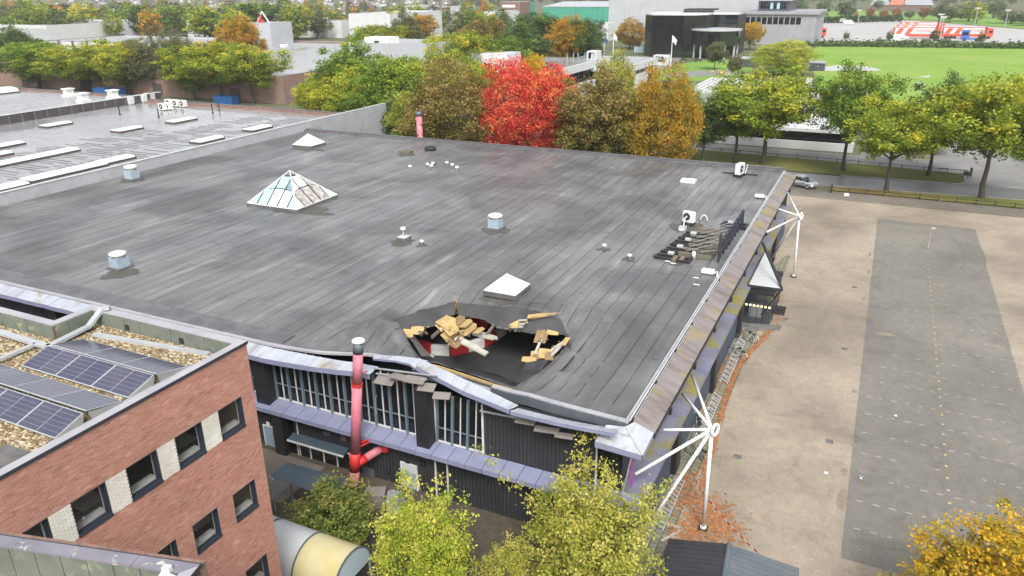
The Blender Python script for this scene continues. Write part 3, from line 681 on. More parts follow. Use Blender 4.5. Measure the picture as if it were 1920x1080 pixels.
def glazing(x0, x1, z0, z1, n, lean=0.0, y=WY):
    """a run of tall windows: n bays, each with pane, transom, thin white mullion; blue posts between"""
    dx = (x1-x0)/n
    for i in range(n):
        a = x0+i*dx; sh = lean
        def P(x, z): return (x+sh*(z-z0), y, z)
        w_ = MB()
        w_.bar(P(a+.06, z0+.05), P(a+dx-.06, z0+.05), .07, .09, up=(0, 0, 1))
        w_.bar(P(a+dx*.5, z0+.1), P(a+dx*.5, z1), .055, .055, up=(0, 1, 0))
        w = w_.build('window', 'white_frame', hall)
        for h in (0, 1):
            pa, pb = a+.05+h*dx*.5, a+dx*(.5+h*.5)-.05
            b = MB(); b.slab([P(pa, z0+.1), P(pb, z0+.1), P(pb, z1), P(pa, z1)], .015); o = b.build('pane', 'pane_dark', None); attach(o, w); o.location.y += .03
        t = MB(); zt_ = z0+(z1-z0)*.3; t.bar(P(a+.05, zt_), P(a+dx-.05, zt_), .05, .06); o = t.build('transom', 'frame_blue'); attach(o, w)
        t = MB(); t.bar(P(a, z0-.02), P(a, z1), .11, .16, up=(0, 1, 0)); o = t.build('post', 'frame_blue'); attach(o, w); o.location.y -= .04
glazing(xc, xd, U0+.05, 6.85, 10); glazing(xa, xb, U0+.05, 6.8, 1)
glazing(xe_+.08, xf, U0+.05, 6.35, 3, .05)
MB().box(xf-.02, xf+.09, WY-.08, WY+.03, U0+.05, 6.3).build('window_jamb', 'white_frame', hall)
MB().box(xe_+.02, xe_+.1, WY-.08, WY+.03, U0+.05, 6.3).build('window_jamb', 'white_frame', hall)
# ledge panels (front) and (right side)
for k in range(66):
    x = XR+.95-k*1.0-1.0
    b = MB(); j = random.uniform(-.006, .006)
    b.slab([(x+.016, 28.55, 3.20+j), (x+.984, 28.55, 3.20+j), (x+.984, 29.56, 3.36+j), (x+.016, 29.56, 3.36+j)], .03)
    b.box(x+.016, x+.984, 28.53, 28.56, 2.93, 3.20+j); b.box(x+.016, x+.984, 28.56, 29.30, 2.93, 2.955)
    b.build('ledge_panel', 'lilac_sheet', hall)
b = MB(); b.slab([(XL, 28.58, 3.14), (-7.6, 28.58, 3.14), (-7.6, 29.5, 3.29), (XL, 29.5, 3.29)], .02); b.box(XL, -7.6, 28.575, 28.6, 2.96, 3.1); b.build('ledge_core', 'black_paint', hall)
XO = -7.42; XW = -7.8
for k in range(58):
    y = 28.55+k*1.0
    b = MB(); j = random.uniform(-.006, .006)
    b.slab([(XO, y+.01, 3.20+j), (XO, y+.99, 3.20+j), (-8.7, y+.99, 3.36+j), (-8.7, y+.01, 3.36+j)], .03)
    b.box(XO-.02, XO+.012, y+.01, y+.99, 2.98, 3.2+j)
    b.build('ledge_panel', 'ledge_mossy', hall)
# lower walls
corr('lower_cladding', XL, -7.9, LY, -.05, 3.0, 'black_cladding')
def corrY(name, x, y0, y1, z0, z1, mat, pitch=.36, depth=.06):
    n = int((y1-y0)/pitch*4); V = []
    for i in range(n+1):
        y = y0+(y1-y0)*i/n; d = 0 if (i % 4) in (0, 1) else depth; V += [(x+d, y, z0), (x+d, y, z1)]
    b = MB(); b.add(V, [(2*i, 2*i+2, 2*i+3, 2*i+1) for i in range(n)]); return b.build(name, mat, hall)
corrY('side_cladding', XW, LY, 86, -.05, 3.0, 'blue_cladding')
for y in (37.2, 47.4, 57.2, 76.5): MB().box(XW-.1, XO-.05, y-.55, y+.45, 0, 2.97).build('side_column', 'black_paint', hall)
MB().box(-8.9, -8.75, 29.6, 86, 3.3, 6.8).build('upper_side_wall', 'black_cladding', hall)
MB().box(XL, -7.9, 85.9, 86.1, 0, 6.62).build('back_wall', 'black_cladding', hall)
# inside: upper floor, dark walls
MB().box(-34, -9.2, 29.8, 62, 3.0, 3.2).build('upper_floor', 'interior', hall)
b = MB(); b.box(-34.1, -34, 29.8, 62, 3.2, 6.7); b.box(-34, -9.2, 62, 62.1, 3.2, 6.7); b.build('inner_wall', 'interior', hall)
# ---- fascia sheets, front (intact run, then broken pieces), corner hood, eave sheets on the right
FO, FI = 28.35, 29.27
def fascia_piece(name, a_in, b_in, a_out, b_out, drop=.3, mat='fascia_sheet', front='lilac_sheet'):
    a_in, b_in, a_out, b_out = map(Vector, (a_in, b_in, a_out, b_out))
    b = MB(); b.slab([a_out, b_out, b_in, a_in], .025, 0)
    dz = Vector((0, 0, -drop)); ins = (a_in-a_out).normalized()*.03
    b.slab([a_out+dz, b_out+dz, b_out-Vector((0, 0, .003)), a_out-Vector((0, 0, .003))], .025, 1)
    return b.build(name, [mat, front], hall)
BEND = [(-80, 0, 0), (-28.6, 0, 0), (-25.6, .08, .18), (-22.6, .45, .30)]
def bend(x):
    return (pl([(a, b) for a, b, c in BEND], x), pl([(a, c) for a, b, c in BEND], x))
x = XL
while x < -22.4:
    xe2 = min(x+.98, -22.3)
    (ya, za), (yb, zb) = bend(x), bend(xe2)
    j = random.uniform(-.012, .012)
    fascia_piece('fascia_sheet', (x, FI+ya*.8, 6.96+za*.4+j), (xe2-.01, FI+yb*.8, 6.96+zb*.4+j), (x, FO+ya, 6.72+za+j), (xe2-.01, FO+yb, 6.72+zb+j))
    x += .98
def run(pin, pout, n, drop=.28):
    pin = [Vector(p) for p in pin]; pout = [Vector(p) for p in pout]
    def at(pp, t):
        t = t*(len(pp)-1); i = min(int(t), len(pp)-2); return pp[i].lerp(pp[i+1], t-i)
    for k in range(n):
        t0, t1 = k/n, (k+.985)/n; fascia_piece('fascia_sheet', at(pin, t0), at(pin, t1), at(pout, t0), at(pout, t1), drop)
run([onY(703, 665, 30.6), onY(762, 668, 30.4), onY(802, 676, 30.1)], [onY(699, 672, 30.2), onY(762, 678, 29.9), onY(778, 690, 29.6)], 3, .12)
run([onY(785, 671, 30.1), onY(880, 715, 29.6), onY(972, 760, 29.1)], [onY(780, 686, 29.4), onY(868, 733, 28.9), onY(955, 768, 28.4)], 8, .26)
run([onY(972, 765, 29.15), onY(1060, 787, 29.15), onY(1160, 805, 29.3)], [onY(957, 770, 28.4), onY(1050, 792, 28.35), onY(1153, 811, 28.35)], 7, .24)
# soffit boards hanging from the torn edge
for px, py, w_, d_, rx, rz in ((722, 713, 1.1, .7, .25, .1), (752, 707, 1.3, .7, -.1, -.1), (778, 712, 1.1, .6, .2, .15), (800, 726, .9, .6, .3, .2), (828, 742, .9, .5, .3, .3), (985, 790, 1.0, .45, .1, .12), (1025, 806, 1.2, .45, .1, .18), (1058, 817, .9, .4, .15, .15)):
    p = onY(px, py, 28.95); M = Matrix.Translation(p) @ Matrix.Rotation(rz, 4, 'Z') @ Matrix.Rotation(rx, 4, 'X')
    b = MB(); b.obox(M, w_, d_, .035); b.build('soffit_board', 'soffit_board', hall)
for (p, q) in (((700, 690), (820, 705)), ((705, 700), (800, 712)), ((985, 776), (1180, 818)), ((900, 770), (975, 785))):
    a, c = onY(p[0], p[1], 29.2), onY(q[0], q[1], 29.1); MB().bar(a, c, .09, .06).build('bent_rail', 'zinc', hall)
for k in range(5):
    p = onY(random.choice((706, 790, 806, 830, 900)), random.uniform(705, 770), 29.3); b = MB(); q = p.copy()
    for s in range(5):
        n_ = q+Vector((random.uniform(-.12, .12), random.uniform(-.05, .05), -.25)); b.tube(q, n_, .02, n=5); q = n_
    b.build('dangling_cable', 'zinc' if k % 2 else 'black_paint', hall)
# corner hood
A = onY(1164, 797, 29.2); Bp = onY(1188, 797, 29.55); 
hoodz = 6.98
c_in = Vector((-8.5, 29.55, hoodz)); tip = Vector((-7.30, 28.35, 6.48))
b = MB()
b.slab([(-9.55, 28.35, 6.62), tip, c_in, (-9.35, 29.35, hoodz)], .03, 0); b.slab([tip, (-7.30, 30.15, 6.62), (-8.25, 30.15, hoodz), c_in], .03, 0)
b.slab([(-9.55, 28.35, 6.30), tip+Vector((0, 0, -.28)), tip, (-9.55, 28.35, 6.615)], .03, 1)
b.slab([tip+Vector((0, 0, -.28)), (-7.30, 30.15, 6.34), (-7.30, 30.15, 6.615), tip], .03, 1)
b.build('corner_hood', ['fascia_sheet', 'lilac_sheet'], hall)
MB().bar(tip+Vector((0, 0, .02)), c_in+Vector((0, 0, .03)), .07, .04).build('hood_ridge', 'alu', hall)
k = 0; y = 30.2
while y < YB:
    ye = min(y+.82, YB+.1); j = random.uniform(-.015, .015)
    b = MB(); b.slab([(-7.28, y, 6.55+j), (-7.28, ye-.012, 6.55+j), (-8.3, ye-.012, 6.99+j), (-8.3, y, 6.99+j)], .03)
    b.build('eave_sheet', 'eave_sheet', hall); y += .82
MB().box(-7.34, -7.245, 30.2, YB, 6.28, 6.50).build('eave_edge', 'black_paint', hall)
for y in np.arange(33, 85, 5.3): MB().box(-7.36, -7.16, y-.13, y+.13, 6.1, 6.4).build('eave_bracket', 'black_paint', hall)
b = MB(); b.box(-8.62, -8.50, 29.9, YB, 6.95, 7.13); b.build('side_kerb', 'coping_grey', hall)
b = MB()
for s in np.arange(30, 86, 4.0): b.box(-8.46, -8.40, s, min(s+3.92, YB), 7.04, 7.12+random.uniform(-.01, .01))
b.build('gutter_rail', 'white_coping', hall)
b = MB()
for s in np.arange(30, 86, 4.0): b.box(-8.345, -8.31, s+.4, min(s+3.95, YB), 7.0, 7.05)
b.build('gutter_lip', 'alu', hall)
# banner at the corner, sign print
MB().box(-7.95, -7.9, 28.9, 29.3, 4.2, 6.1).build('banner', 'purple_print', hall)
MB().bar((-7.85, 28.6, 6.2), (-8.4, 29.2, 3.4), .06).build('corner_tube', 'alu', hall)
# ---- ground floor doors, windows, vents
def on(px, py, Y=LY-.07): return onY(px, py, Y)
def lowwin(pxs, top, bot, label=None):
    pass
z0, z1 = on(562, 857).z, on(555, 820).z; xs = np.linspace(on(558, 838).x, on(658, 868).x, 5)
for a, c in zip(xs[:-1], xs[1:]):
    w = MB(); y = LY-.08
    w.box(a, c, y-.03, y, z0, z0+.07); w.box(a, c, y-.03, y, z1-.07, z1); w.box(a, a+.06, y-.03, y, z0+.07, z1-.07); w.box(c-.03, c, y-.03, y, z0+.07, z1-.07)
    w = w.build('window', 'white_frame', hall); attach(MB().box(a+.06, c-.03, y+.004, y+.012, z0+.07, z1-.07).build('pane', 'pane_black'), w)
xt = on(536, 800).x; w = MB(); w.box(xt-.05, xt+.03, LY-.1, LY-.05, z0+.1, 2.95); w.box(xt+.85, xt+.92, LY-.1, LY-.05, z0+.1, 2.95); w = w.build('window', 'white_frame', hall)
attach(MB().box(xt+.03, xt+.85, LY-.07, LY-.06, z0+.1, 2.95).build('pane', 'pane_black'), w)
xs0, xs1 = on(550, 815).x, on(654, 842).x
b = MB(); b.slab([(xs0, 28.75, z1+.12), (xs1, 28.75, z1+.12), (xs1, LY-.05, z1+.3), (xs0, LY-.05, z1+.3)], .05); b.build('sun_blind', 'awning_blue', hall)
MB().box(xs0, xs1, 28.70, 28.745, z1+.03, z1+.14).build('blind_edge', 'white_frame', hall)
def door(px0, px1, pyt, m_top, m_low, wide_frame=.07):
    x0, x1 = on(px0, pyt).x, on(px1, pyt+8).x; zt_ = min(on((px0+px1)/2, pyt+3).z, 2.6)
    d = MB(); d.box(x0, x0+wide_frame, LY-.12, LY-.05, 0, zt_); d.box(x1-wide_frame, x1, LY-.12, LY-.05, 0, zt_); d.box(x0+wide_frame, x1-wide_frame, LY-.12, LY-.05, zt_-.07, zt_)
    d = d.build('door', 'white_frame', hall)
    attach(MB().box(x0+wide_frame, x1-wide_frame, LY-.10, LY-.06, 1.1, zt_-.07).build('upper_leaf', m_top), d); attach(MB().box(x0+wide_frame, x1-wide_frame, LY-.10, LY-.06, 0.02, 1.095).build('lower_leaf', m_low), d)
    attach(MB().box(x0+.35, x0+.6, LY-.11, LY-.102, 1.6, 1.78).build('door_window', 'pane_black'), d); attach(MB().box(x1-.2, x1-.12, LY-.16, LY-.102, .95, 1.1).build('handle', 'zinc'), d)
door(751, 782, 866, 'door_grey', 'door_blue'); door(493, 514, 795, 'door_blue', 'door_blue')
d = on(506, 812); 
MB().box(d.x-.12, d.x+.12, LY-.13, LY-.105, 1.5, 1.75).build('door_notice', 'paper', hall)
for px, py, w_, h_, m_ in ((692, 884, .75, .45, 'slate_metal'), (613, 812, .5, .22, 'slate_metal'), (645, 820, .35, .4, 'concrete_foot'), (728, 885, .2, .2, 'black_paint'), (792, 868, .35, .3, 'black_paint'), (794, 845, .12, .16, 'soffit_board')):
    p = on(px, py); MB().box(p.x-w_/2, p.x+w_/2, LY-.14, LY-.04, p.z-h_/2, p.z+h_/2).build('wall_box', m_, hall)
for px in (817, 839):
    p = on(px, 880); MB().box(p.x-.04, p.x+.04, LY-.12, LY-.05, 0, 2.95).build('wall_post', 'white_frame', hall)
p0, p1 = on(820, 880), on(838, 880); MB().box(p0.x+.04, p1.x-.04, LY-.06, LY-.05, 0, 2.95).build('dark_door', 'black_paint', hall)
MB().box(on(522, 800).x, on(540, 800).x, LY-.55, LY, 0, 2.93).build('column', 'black_paint', hall)
# ---- collapsed roof: sunken felt, boards, inside barriers
t0, t1 = onY(812, 673, 33.2), onY(975, 716, 32.3)
b = MB(); n, mI = 22, 16; V = []
for i in range(n+1):
    for j in range(mI+1):
        u, v = i/n, j/mI
        x = -22.6+(-14.9+22.6)*u; y0_ = edgeY(x)+.35; dd = 4.6+1.2*math.sin(u*3)+.5*mnoise.noise((u*4, 2, 0))
        y = y0_+dd*v; z = 6.75+sag(x)*.3-3.3*v**.85+.35*mnoise.noise((x*.6, y*.7, 4.4))*v+.5*max(0, u-.72)*4*v*(1-v)
        V.append((x, y, max(z, 3.26)))
b.add(V, [(i*(mI+1)+j, (i+1)*(mI+1)+j, (i+1)*(mI+1)+j+1, i*(mI+1)+j+1) for i in range(n) for j in range(mI)])
b.build('sunken_felt', 'torn_felt', hall, True)
# torn flap at the right of the hole and curl at the left
def ribbon(name, top, bot, mat):
    b = MB(); n = len(top); V = [Vector(p) for p in top]+[Vector(p) for p in bot]
    b.add(V, [(i, i+1, n+i+1, n+i) for i in range(n-1)]); return b.build(name, mat, hall, True)
R6 = lambda px, py, z: G(px, py, z)
ribbon('torn_flap', [R6(1029, 674, 6.4), R6(1008, 676, 6.35), R6(990, 679, 6.35), R6(984, 682, 6.3)], [R6(1010, 700, 5.9), R6(995, 712, 5.9), R6(978, 716, 6.0), R6(966, 716, 6.3)], 'torn_felt')
ribbon('torn_flap', [R6(757, 628, 6.9), R6(768, 634, 7.0), R6(778, 648, 6.9), R6(790, 668, 6.6)], [R6(772, 622, 6.0), R6(785, 640, 5.7), R6(797, 655, 5.6), R6(812, 668, 6.0)], 'roof_kerb')
ribbon('torn_flap', [R6(790, 655, 6.0), R6(800, 664, 6.1), R6(813, 671, 6.3)], [R6(800, 660, 5.6), R6(808, 664, 5.7), R6(816, 662, 5.9)], 'pyr_dirty')
# dark sheet added over the felt to darken the sagging slope behind the hole
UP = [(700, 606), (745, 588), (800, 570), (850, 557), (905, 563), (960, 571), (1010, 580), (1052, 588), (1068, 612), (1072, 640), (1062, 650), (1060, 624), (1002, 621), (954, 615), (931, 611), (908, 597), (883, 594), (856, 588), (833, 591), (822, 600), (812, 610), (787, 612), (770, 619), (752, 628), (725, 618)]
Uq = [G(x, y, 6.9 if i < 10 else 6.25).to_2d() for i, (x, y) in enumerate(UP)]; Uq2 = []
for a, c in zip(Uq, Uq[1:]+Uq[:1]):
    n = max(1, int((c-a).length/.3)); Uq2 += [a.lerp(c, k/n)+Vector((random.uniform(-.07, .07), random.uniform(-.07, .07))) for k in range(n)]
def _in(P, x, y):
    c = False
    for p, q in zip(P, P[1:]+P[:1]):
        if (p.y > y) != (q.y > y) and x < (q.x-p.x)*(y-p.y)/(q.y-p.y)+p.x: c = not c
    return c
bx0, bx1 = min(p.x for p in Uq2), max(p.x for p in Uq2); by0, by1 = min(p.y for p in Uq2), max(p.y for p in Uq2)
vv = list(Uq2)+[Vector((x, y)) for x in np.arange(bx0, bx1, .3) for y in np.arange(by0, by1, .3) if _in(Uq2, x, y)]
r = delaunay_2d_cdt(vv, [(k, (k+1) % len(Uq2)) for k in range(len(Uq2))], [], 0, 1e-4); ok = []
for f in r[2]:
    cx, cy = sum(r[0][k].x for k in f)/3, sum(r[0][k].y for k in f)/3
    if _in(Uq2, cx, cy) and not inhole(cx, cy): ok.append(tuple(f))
b = MB(); b.add([(p.x, p.y, zroof(p.x, p.y)+.035) for p in r[0]], ok); b.build('dark_slope_sheet', 'dark_slope_felt', hall, True)
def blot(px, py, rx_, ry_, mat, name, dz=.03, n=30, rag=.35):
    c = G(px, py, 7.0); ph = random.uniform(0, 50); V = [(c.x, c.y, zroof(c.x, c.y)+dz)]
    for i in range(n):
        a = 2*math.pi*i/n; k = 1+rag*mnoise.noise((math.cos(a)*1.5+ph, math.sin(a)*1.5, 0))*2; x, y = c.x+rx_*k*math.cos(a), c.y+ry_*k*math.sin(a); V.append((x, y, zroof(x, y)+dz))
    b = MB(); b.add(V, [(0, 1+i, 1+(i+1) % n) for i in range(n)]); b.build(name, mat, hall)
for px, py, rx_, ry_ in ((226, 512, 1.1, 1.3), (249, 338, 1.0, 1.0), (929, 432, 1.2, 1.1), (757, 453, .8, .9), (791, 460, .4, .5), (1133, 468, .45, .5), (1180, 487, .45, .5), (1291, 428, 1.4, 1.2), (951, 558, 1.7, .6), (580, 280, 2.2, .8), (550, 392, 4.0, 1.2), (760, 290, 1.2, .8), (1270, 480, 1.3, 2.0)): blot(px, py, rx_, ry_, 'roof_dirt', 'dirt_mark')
def board(par, px, py, z, w_, d_, rx, ry, rz, mat='wood_wool', t=.05, name='roof_board'):
    M = Matrix.Translation(G(px, py, z)) @ Matrix.Rotation(rz, 4, 'Z') @ Matrix.Rotation(ry, 4, 'Y') @ Matrix.Rotation(rx, 4, 'X')
    b = MB(); k = random.randint(5, 7); hw, hd = w_/2, d_/2
    ring = [(-hw, -hd), (hw*random.uniform(-.3, .3), -hd*random.uniform(.8, 1.15)), (hw, -hd*random.uniform(.6, 1)), (hw*random.uniform(.75, 1.15), hd*random.uniform(.4, 1)), (hw*random.uniform(.1, .5), hd*random.uniform(.85, 1.2)), (-hw*random.uniform(.8, 1.1), hd*random.uniform(.5, 1))]
    bend_ = random.uniform(-.06, .06); P3 = [M @ Vector((u, v, bend_*(u/hw)**2)) for u, v in ring]; nn = M.to_3x3() @ Vector((0, 0, -t)); cc = M @ Vector((0, 0, 0)); n6 = len(P3)
    b.add([cc]+P3+[cc+nn]+[p+nn for p in P3], [(0, 1+i, 1+(i+1) % n6) for i in range(n6)]+[(n6+1, n6+2+(i+1) % n6, n6+2+i) for i in range(n6)]+[(1+i, n6+2+i, n6+2+(i+1) % n6, 1+(i+1) % n6) for i in range(n6)])
    if mat == 'wood_wool' and random.random() < .3: mat = 'wood_wool_dark'
    b.build(name, mat, par)
dbA = thing('broken_roof_section', 'heap of yellow wood boards and white battens hanging into the left of the hole', 'debris', G(850, 620, 6.2))
for px, py, z, w_, d_, rx, ry, rz in ((838, 602, 6.5, 1.25, 1.1, .35, .1, -.5), (858, 600, 6.55, 1.1, .9, .4, -.1, -.6), (846, 617, 6.3, 1.1, .9, .45, .15, -.7), (830, 609, 6.2, .8, .8, .5, .3, -.5), (870, 606, 6.5, 1.1, .9, .3, -.15, -.45), (881, 614, 6.3, 1.1, .8, .35, -.1, -.5), (874, 622, 6.2, .9, .7, .4, -.1, -.6), (893, 619, 6.3, .8, .7, .3, -.3, -.5), (842, 627, 5.9, .9, .9, .5, .2, -.6), (856, 639, 5.8, 1.0, .9, .55, .0, -.55)):
    board(dbA, px, py, z, w_, d_, rx, ry, rz)
for p, q, w_ in (((820, 609), (848, 633), .16), ((824, 606), (852, 630), .16), ((866, 640), (913, 664), .42), ((862, 634), (900, 652), .2), ((892, 622), (932, 634), .3), ((886, 626), (925, 636), .15)):
    MB().bar(G(p[0], p[1], 6.0), G(q[0], q[1], 5.5), w_, .12).build('batten', 'batten', dbA)
b = MB(); b.slab([G(853, 584, 6.9), G(858, 590, 6.5), G(860, 577, 7.35), G(857, 568, 7.8), G(852, 562, 7.95)], .06); b.build('splinter', 'wood_wool', dbA)
b = MB(); b.slab([G(853, 592, 6.4), G(859, 592, 6.4), G(859, 579, 7.1), G(854, 580, 7.1)], .05); b.build('felt_scrap', 'black_paint', dbA)
for px, py, w_, d_ in ((770, 622, .9, .4), (782, 616, .8, .35), (765, 628, .6, .35)): board(dbA, px, py, 6.75, w_, d_, .5, .2, .7)
dbB = thing('splintered_board', 'long splintered yellow board sticking up at the back right of the hole', 'debris', G(990, 610, 6.5))
b = MB(); b.slab([G(988, 597, 6.8), G(990, 590, 7.0), G(1020, 587, 7.0), G(1052, 586, 7.05), G(1020, 594, 6.75), G(1000, 599, 6.6)], .06); b.build('roof_board', 'wood_wool', dbB)
b = MB(); b.slab([G(955, 609, 6.5), G(972, 600, 6.7), G(972, 616, 6.3), G(953, 616, 6.3)], .07); b.build('roof_board', 'wood_wool', dbB)
for y in (601, 608, 613): MB().bar(G(973, y, 6.5), G(989-(y-601)*.7, y-1, 6.5), .12, .08).build('batten', 'batten', dbB)
dbC = thing('broken_board_edge', 'jagged yellow boards along the right edge of the roof hole', 'debris', G(1020, 665, 6.2))
for px, py, z, w_, d_, rx, ry, rz in ((1014, 631, 6.2, .75, .9, .9, .1, .2), (1036, 624, 6.35, .8, .3, .6, 0, 0), (1023, 662, 6.2, .75, .7, .6, .2, .4), (1008, 665, 6.1, .9, .6, .5, .2, .6), (992, 673, 6.1, .9, .45, .4, .2, .5), (1030, 666, 6.2, .5, .6, .6, .1, .4)):
    board(dbC, px, py, z, w_, d_, rx, ry, rz)
for p, q in (((1030, 660), (1058, 640)), ((1034, 667), (1064, 636)), ((1003, 664), (1012, 643))): MB().bar(G(p[0], p[1], 6.2), G(q[0], q[1], 6.35), .14, .1).build('batten', 'batten', dbC)
b = MB(); b.slab([G(1052, 648, 6.45), G(1060, 634, 6.55), G(1070, 634, 6.6), G(1060, 648, 6.5)], .06); b.build('roof_board', 'wood_wool', dbC)
def chips(par, n, pxs, zs, smin=.08, smax=.3):
    for _ in range(n):
        px, py = random.choice(pxs); px += random.gauss(0, 7); py += random.gauss(0, 4)
        board(par, px, py, random.uniform(*zs), random.uniform(smin, smax), random.uniform(.05, .16), random.uniform(-.7, .7), random.uniform(-.7, .7), random.uniform(0, 3), random.choice(('wood_wool', 'wood_wool', 'wood_wool_dark', 'batten', 'soffit_board')), .03, 'splinter')
chips(dbA, 46, [(835, 612), (855, 622), (875, 625), (850, 640), (790, 618), (770, 628)], (5.9, 6.5)); chips(dbC, 34, [(1010, 668), (1030, 660), (1050, 645), (1020, 636)], (5.9, 6.3)); chips(dbB, 14, [(975, 606), (990, 598), (962, 614)], (6.3, 6.6), .08, .2)
# bare ends of roof purlins showing inside the opening
for k in range(6):
    a, c = G(800+k*42, 606+random.uniform(-3, 6), 6.05), None; MB().bar(a, a+Vector((random.uniform(-.2, .3), -random.uniform(.7, 1.9), -random.uniform(.1, .5))), .1, .2).build('purlin_end', 'raw_timber', hall)
# barriers on the upper floor
pth = [(786, 640), (800, 648), (822, 652), (845, 652), (868, 648), (890, 642), (912, 634), (930, 624), (944, 612), (952, 598)]
bp = [G(x, y, 3.75) for x, y in pth]; L = [0]
for a, c in zip(bp[:-1], bp[1:]): L.append(L[-1]+(c-a).length)
def along(s):
    for i in range(len(bp)-1):
        if s <= L[i+1]: return bp[i].lerp(bp[i+1], (s-L[i])/(L[i+1]-L[i]))
    return bp[-1]
s = 0; k = 0; words = ['at the left', 'second from the left', 'third from the left', 'in the middle left', 'in the middle', 'in the middle right', 'third from the right', 'second from the right', 'towards the right', 'at the right']
while s+1.3 < L[-1] and k < 12:
    a, c = along(s), along(s+1.24); a.z = c.z = 3.53
    col = 'red' if k % 2 == 0 else 'white'
    b = MB(); b.bar(a, c, .4, .62); b.bar(a+Vector((0, 0, .33)), c+Vector((0, 0, .33)), .26, .08)
    tag(b.build('barrier_block', 'red_paint' if k % 2 == 0 else 'white_paint'), '%s track barrier block seen through the roof hole, one of a striped curve' % col, 'barrier', '%s barrier blocks under the roof hole' % col)
    s += 1.26; k += 1
b = MB(); b.bar(G(886, 597, 4.3), G(908, 606, 4.3), .5, .9); tag(b.build('barrier_block', 'red_paint'), 'dark red track barrier block behind the heap of boards in the hole', 'barrier')
# ------------------------------------------------------------------ things on and around the hall
def on_roof(px, py): return G(px, py, ZR+.04)
def vent(px, py, hpx, label, w_=.75):
    p = on_roof(px, py); t = thing('roof_ventilator', label, 'ventilator', p, 'box ventilators with round caps on the felt roof')
    s = w_/.75; h = onY(px, py-hpx, p.y).z-p.z
    b = MB(); b.prism([(p.x-.62*s, p.y-.62*s), (p.x+.62*s, p.y-.62*s), (p.x+.62*s, p.y+.62*s), (p.x-.62*s, p.y+.62*s)], p.z-.06, p.z+.1*h); b.build('base', 'roof_kerb', t)
    MB().box(p.x-.45*s, p.x+.45*s, p.y-.45*s, p.y+.45*s, p.z+.1*h, p.z+.68*h).build('housing', 'galv_blue', t)
    MB().lathe((p.x, p.y, p.z), [(.40*s, .68*h), (.40*s, .8*h), (.56*s, .8*h), (.58*s, .93*h), (.36*s, 1.0*h)], 16).build('cap', 'skylight_old', t, True)
vent(226, 502, 29, 'grey box roof ventilator nearest the gravel roof, with a dark stain below', .8); vent(249, 336, 26, 'box roof ventilator beside the white parapet', .9); vent(929, 428, 27, 'box roof ventilator in the middle of the felt roof, with a mossy base', .8)
p = on_roof(757, 449); t = thing('pole_vent', 'slim white pole vent with round cap on a square base', 'ventilator', p); MB().box(p.x-.45, p.x+.45, p.y-.45, p.y+.45, p.z-.05, p.z+.22).build('base', 'roof_kerb', t)
MB().box(p.x-.38, p.x+.38, p.y-.38, p.y+.38, p.z+.221, p.z+.27).build('plate', 'white_coping', t); MB().tube(p+Vector((0, 0, .27)), p+Vector((0, 0, .85)), .06).build('pole', 'alu', t); MB().lathe(p, [(.2, .82), (.23, .9), (.2, 1.02), (.05, 1.06)], 12).build('cap', 'white_paint', t, True)
def stub(px, py, r, label, group=None):
    p = on_roof(px, py); b = MB(); b.lathe(p, [(r*.55, -.05), (r*.55, r*1.1), (r, r*1.15), (r, r*1.75), (r*.5, r*2.1)], 12)
    tag(b.build('vent_stub', 'white_paint', None, True), label, 'vent', group)
stub(791, 458, .17, 'small white vent stub just right of the slim pole vent'); stub(1133, 466, .18, 'small white vent stub on bare felt, farther from the ballast frames'); stub(1180, 485, .18, 'small white vent stub on bare felt, nearer the ballast frames')
for px, py in ((769, 317), (802, 313), (812, 311), (809, 316), (838, 310), (848, 314), (857, 319)): stub(px, py, .22, 'small white vent stub in the loose cluster near the back kerb', 'white vent stubs near the back kerb')
p = on_roof(811, 309); tag(MB().box(p.x-.5, p.x+.4, p.y-.05, p.y+.3, p.z, p.z+.35).build('pipe_box', 'concrete_foot'), 'small dark pipe box among the white vent stubs', 'box')
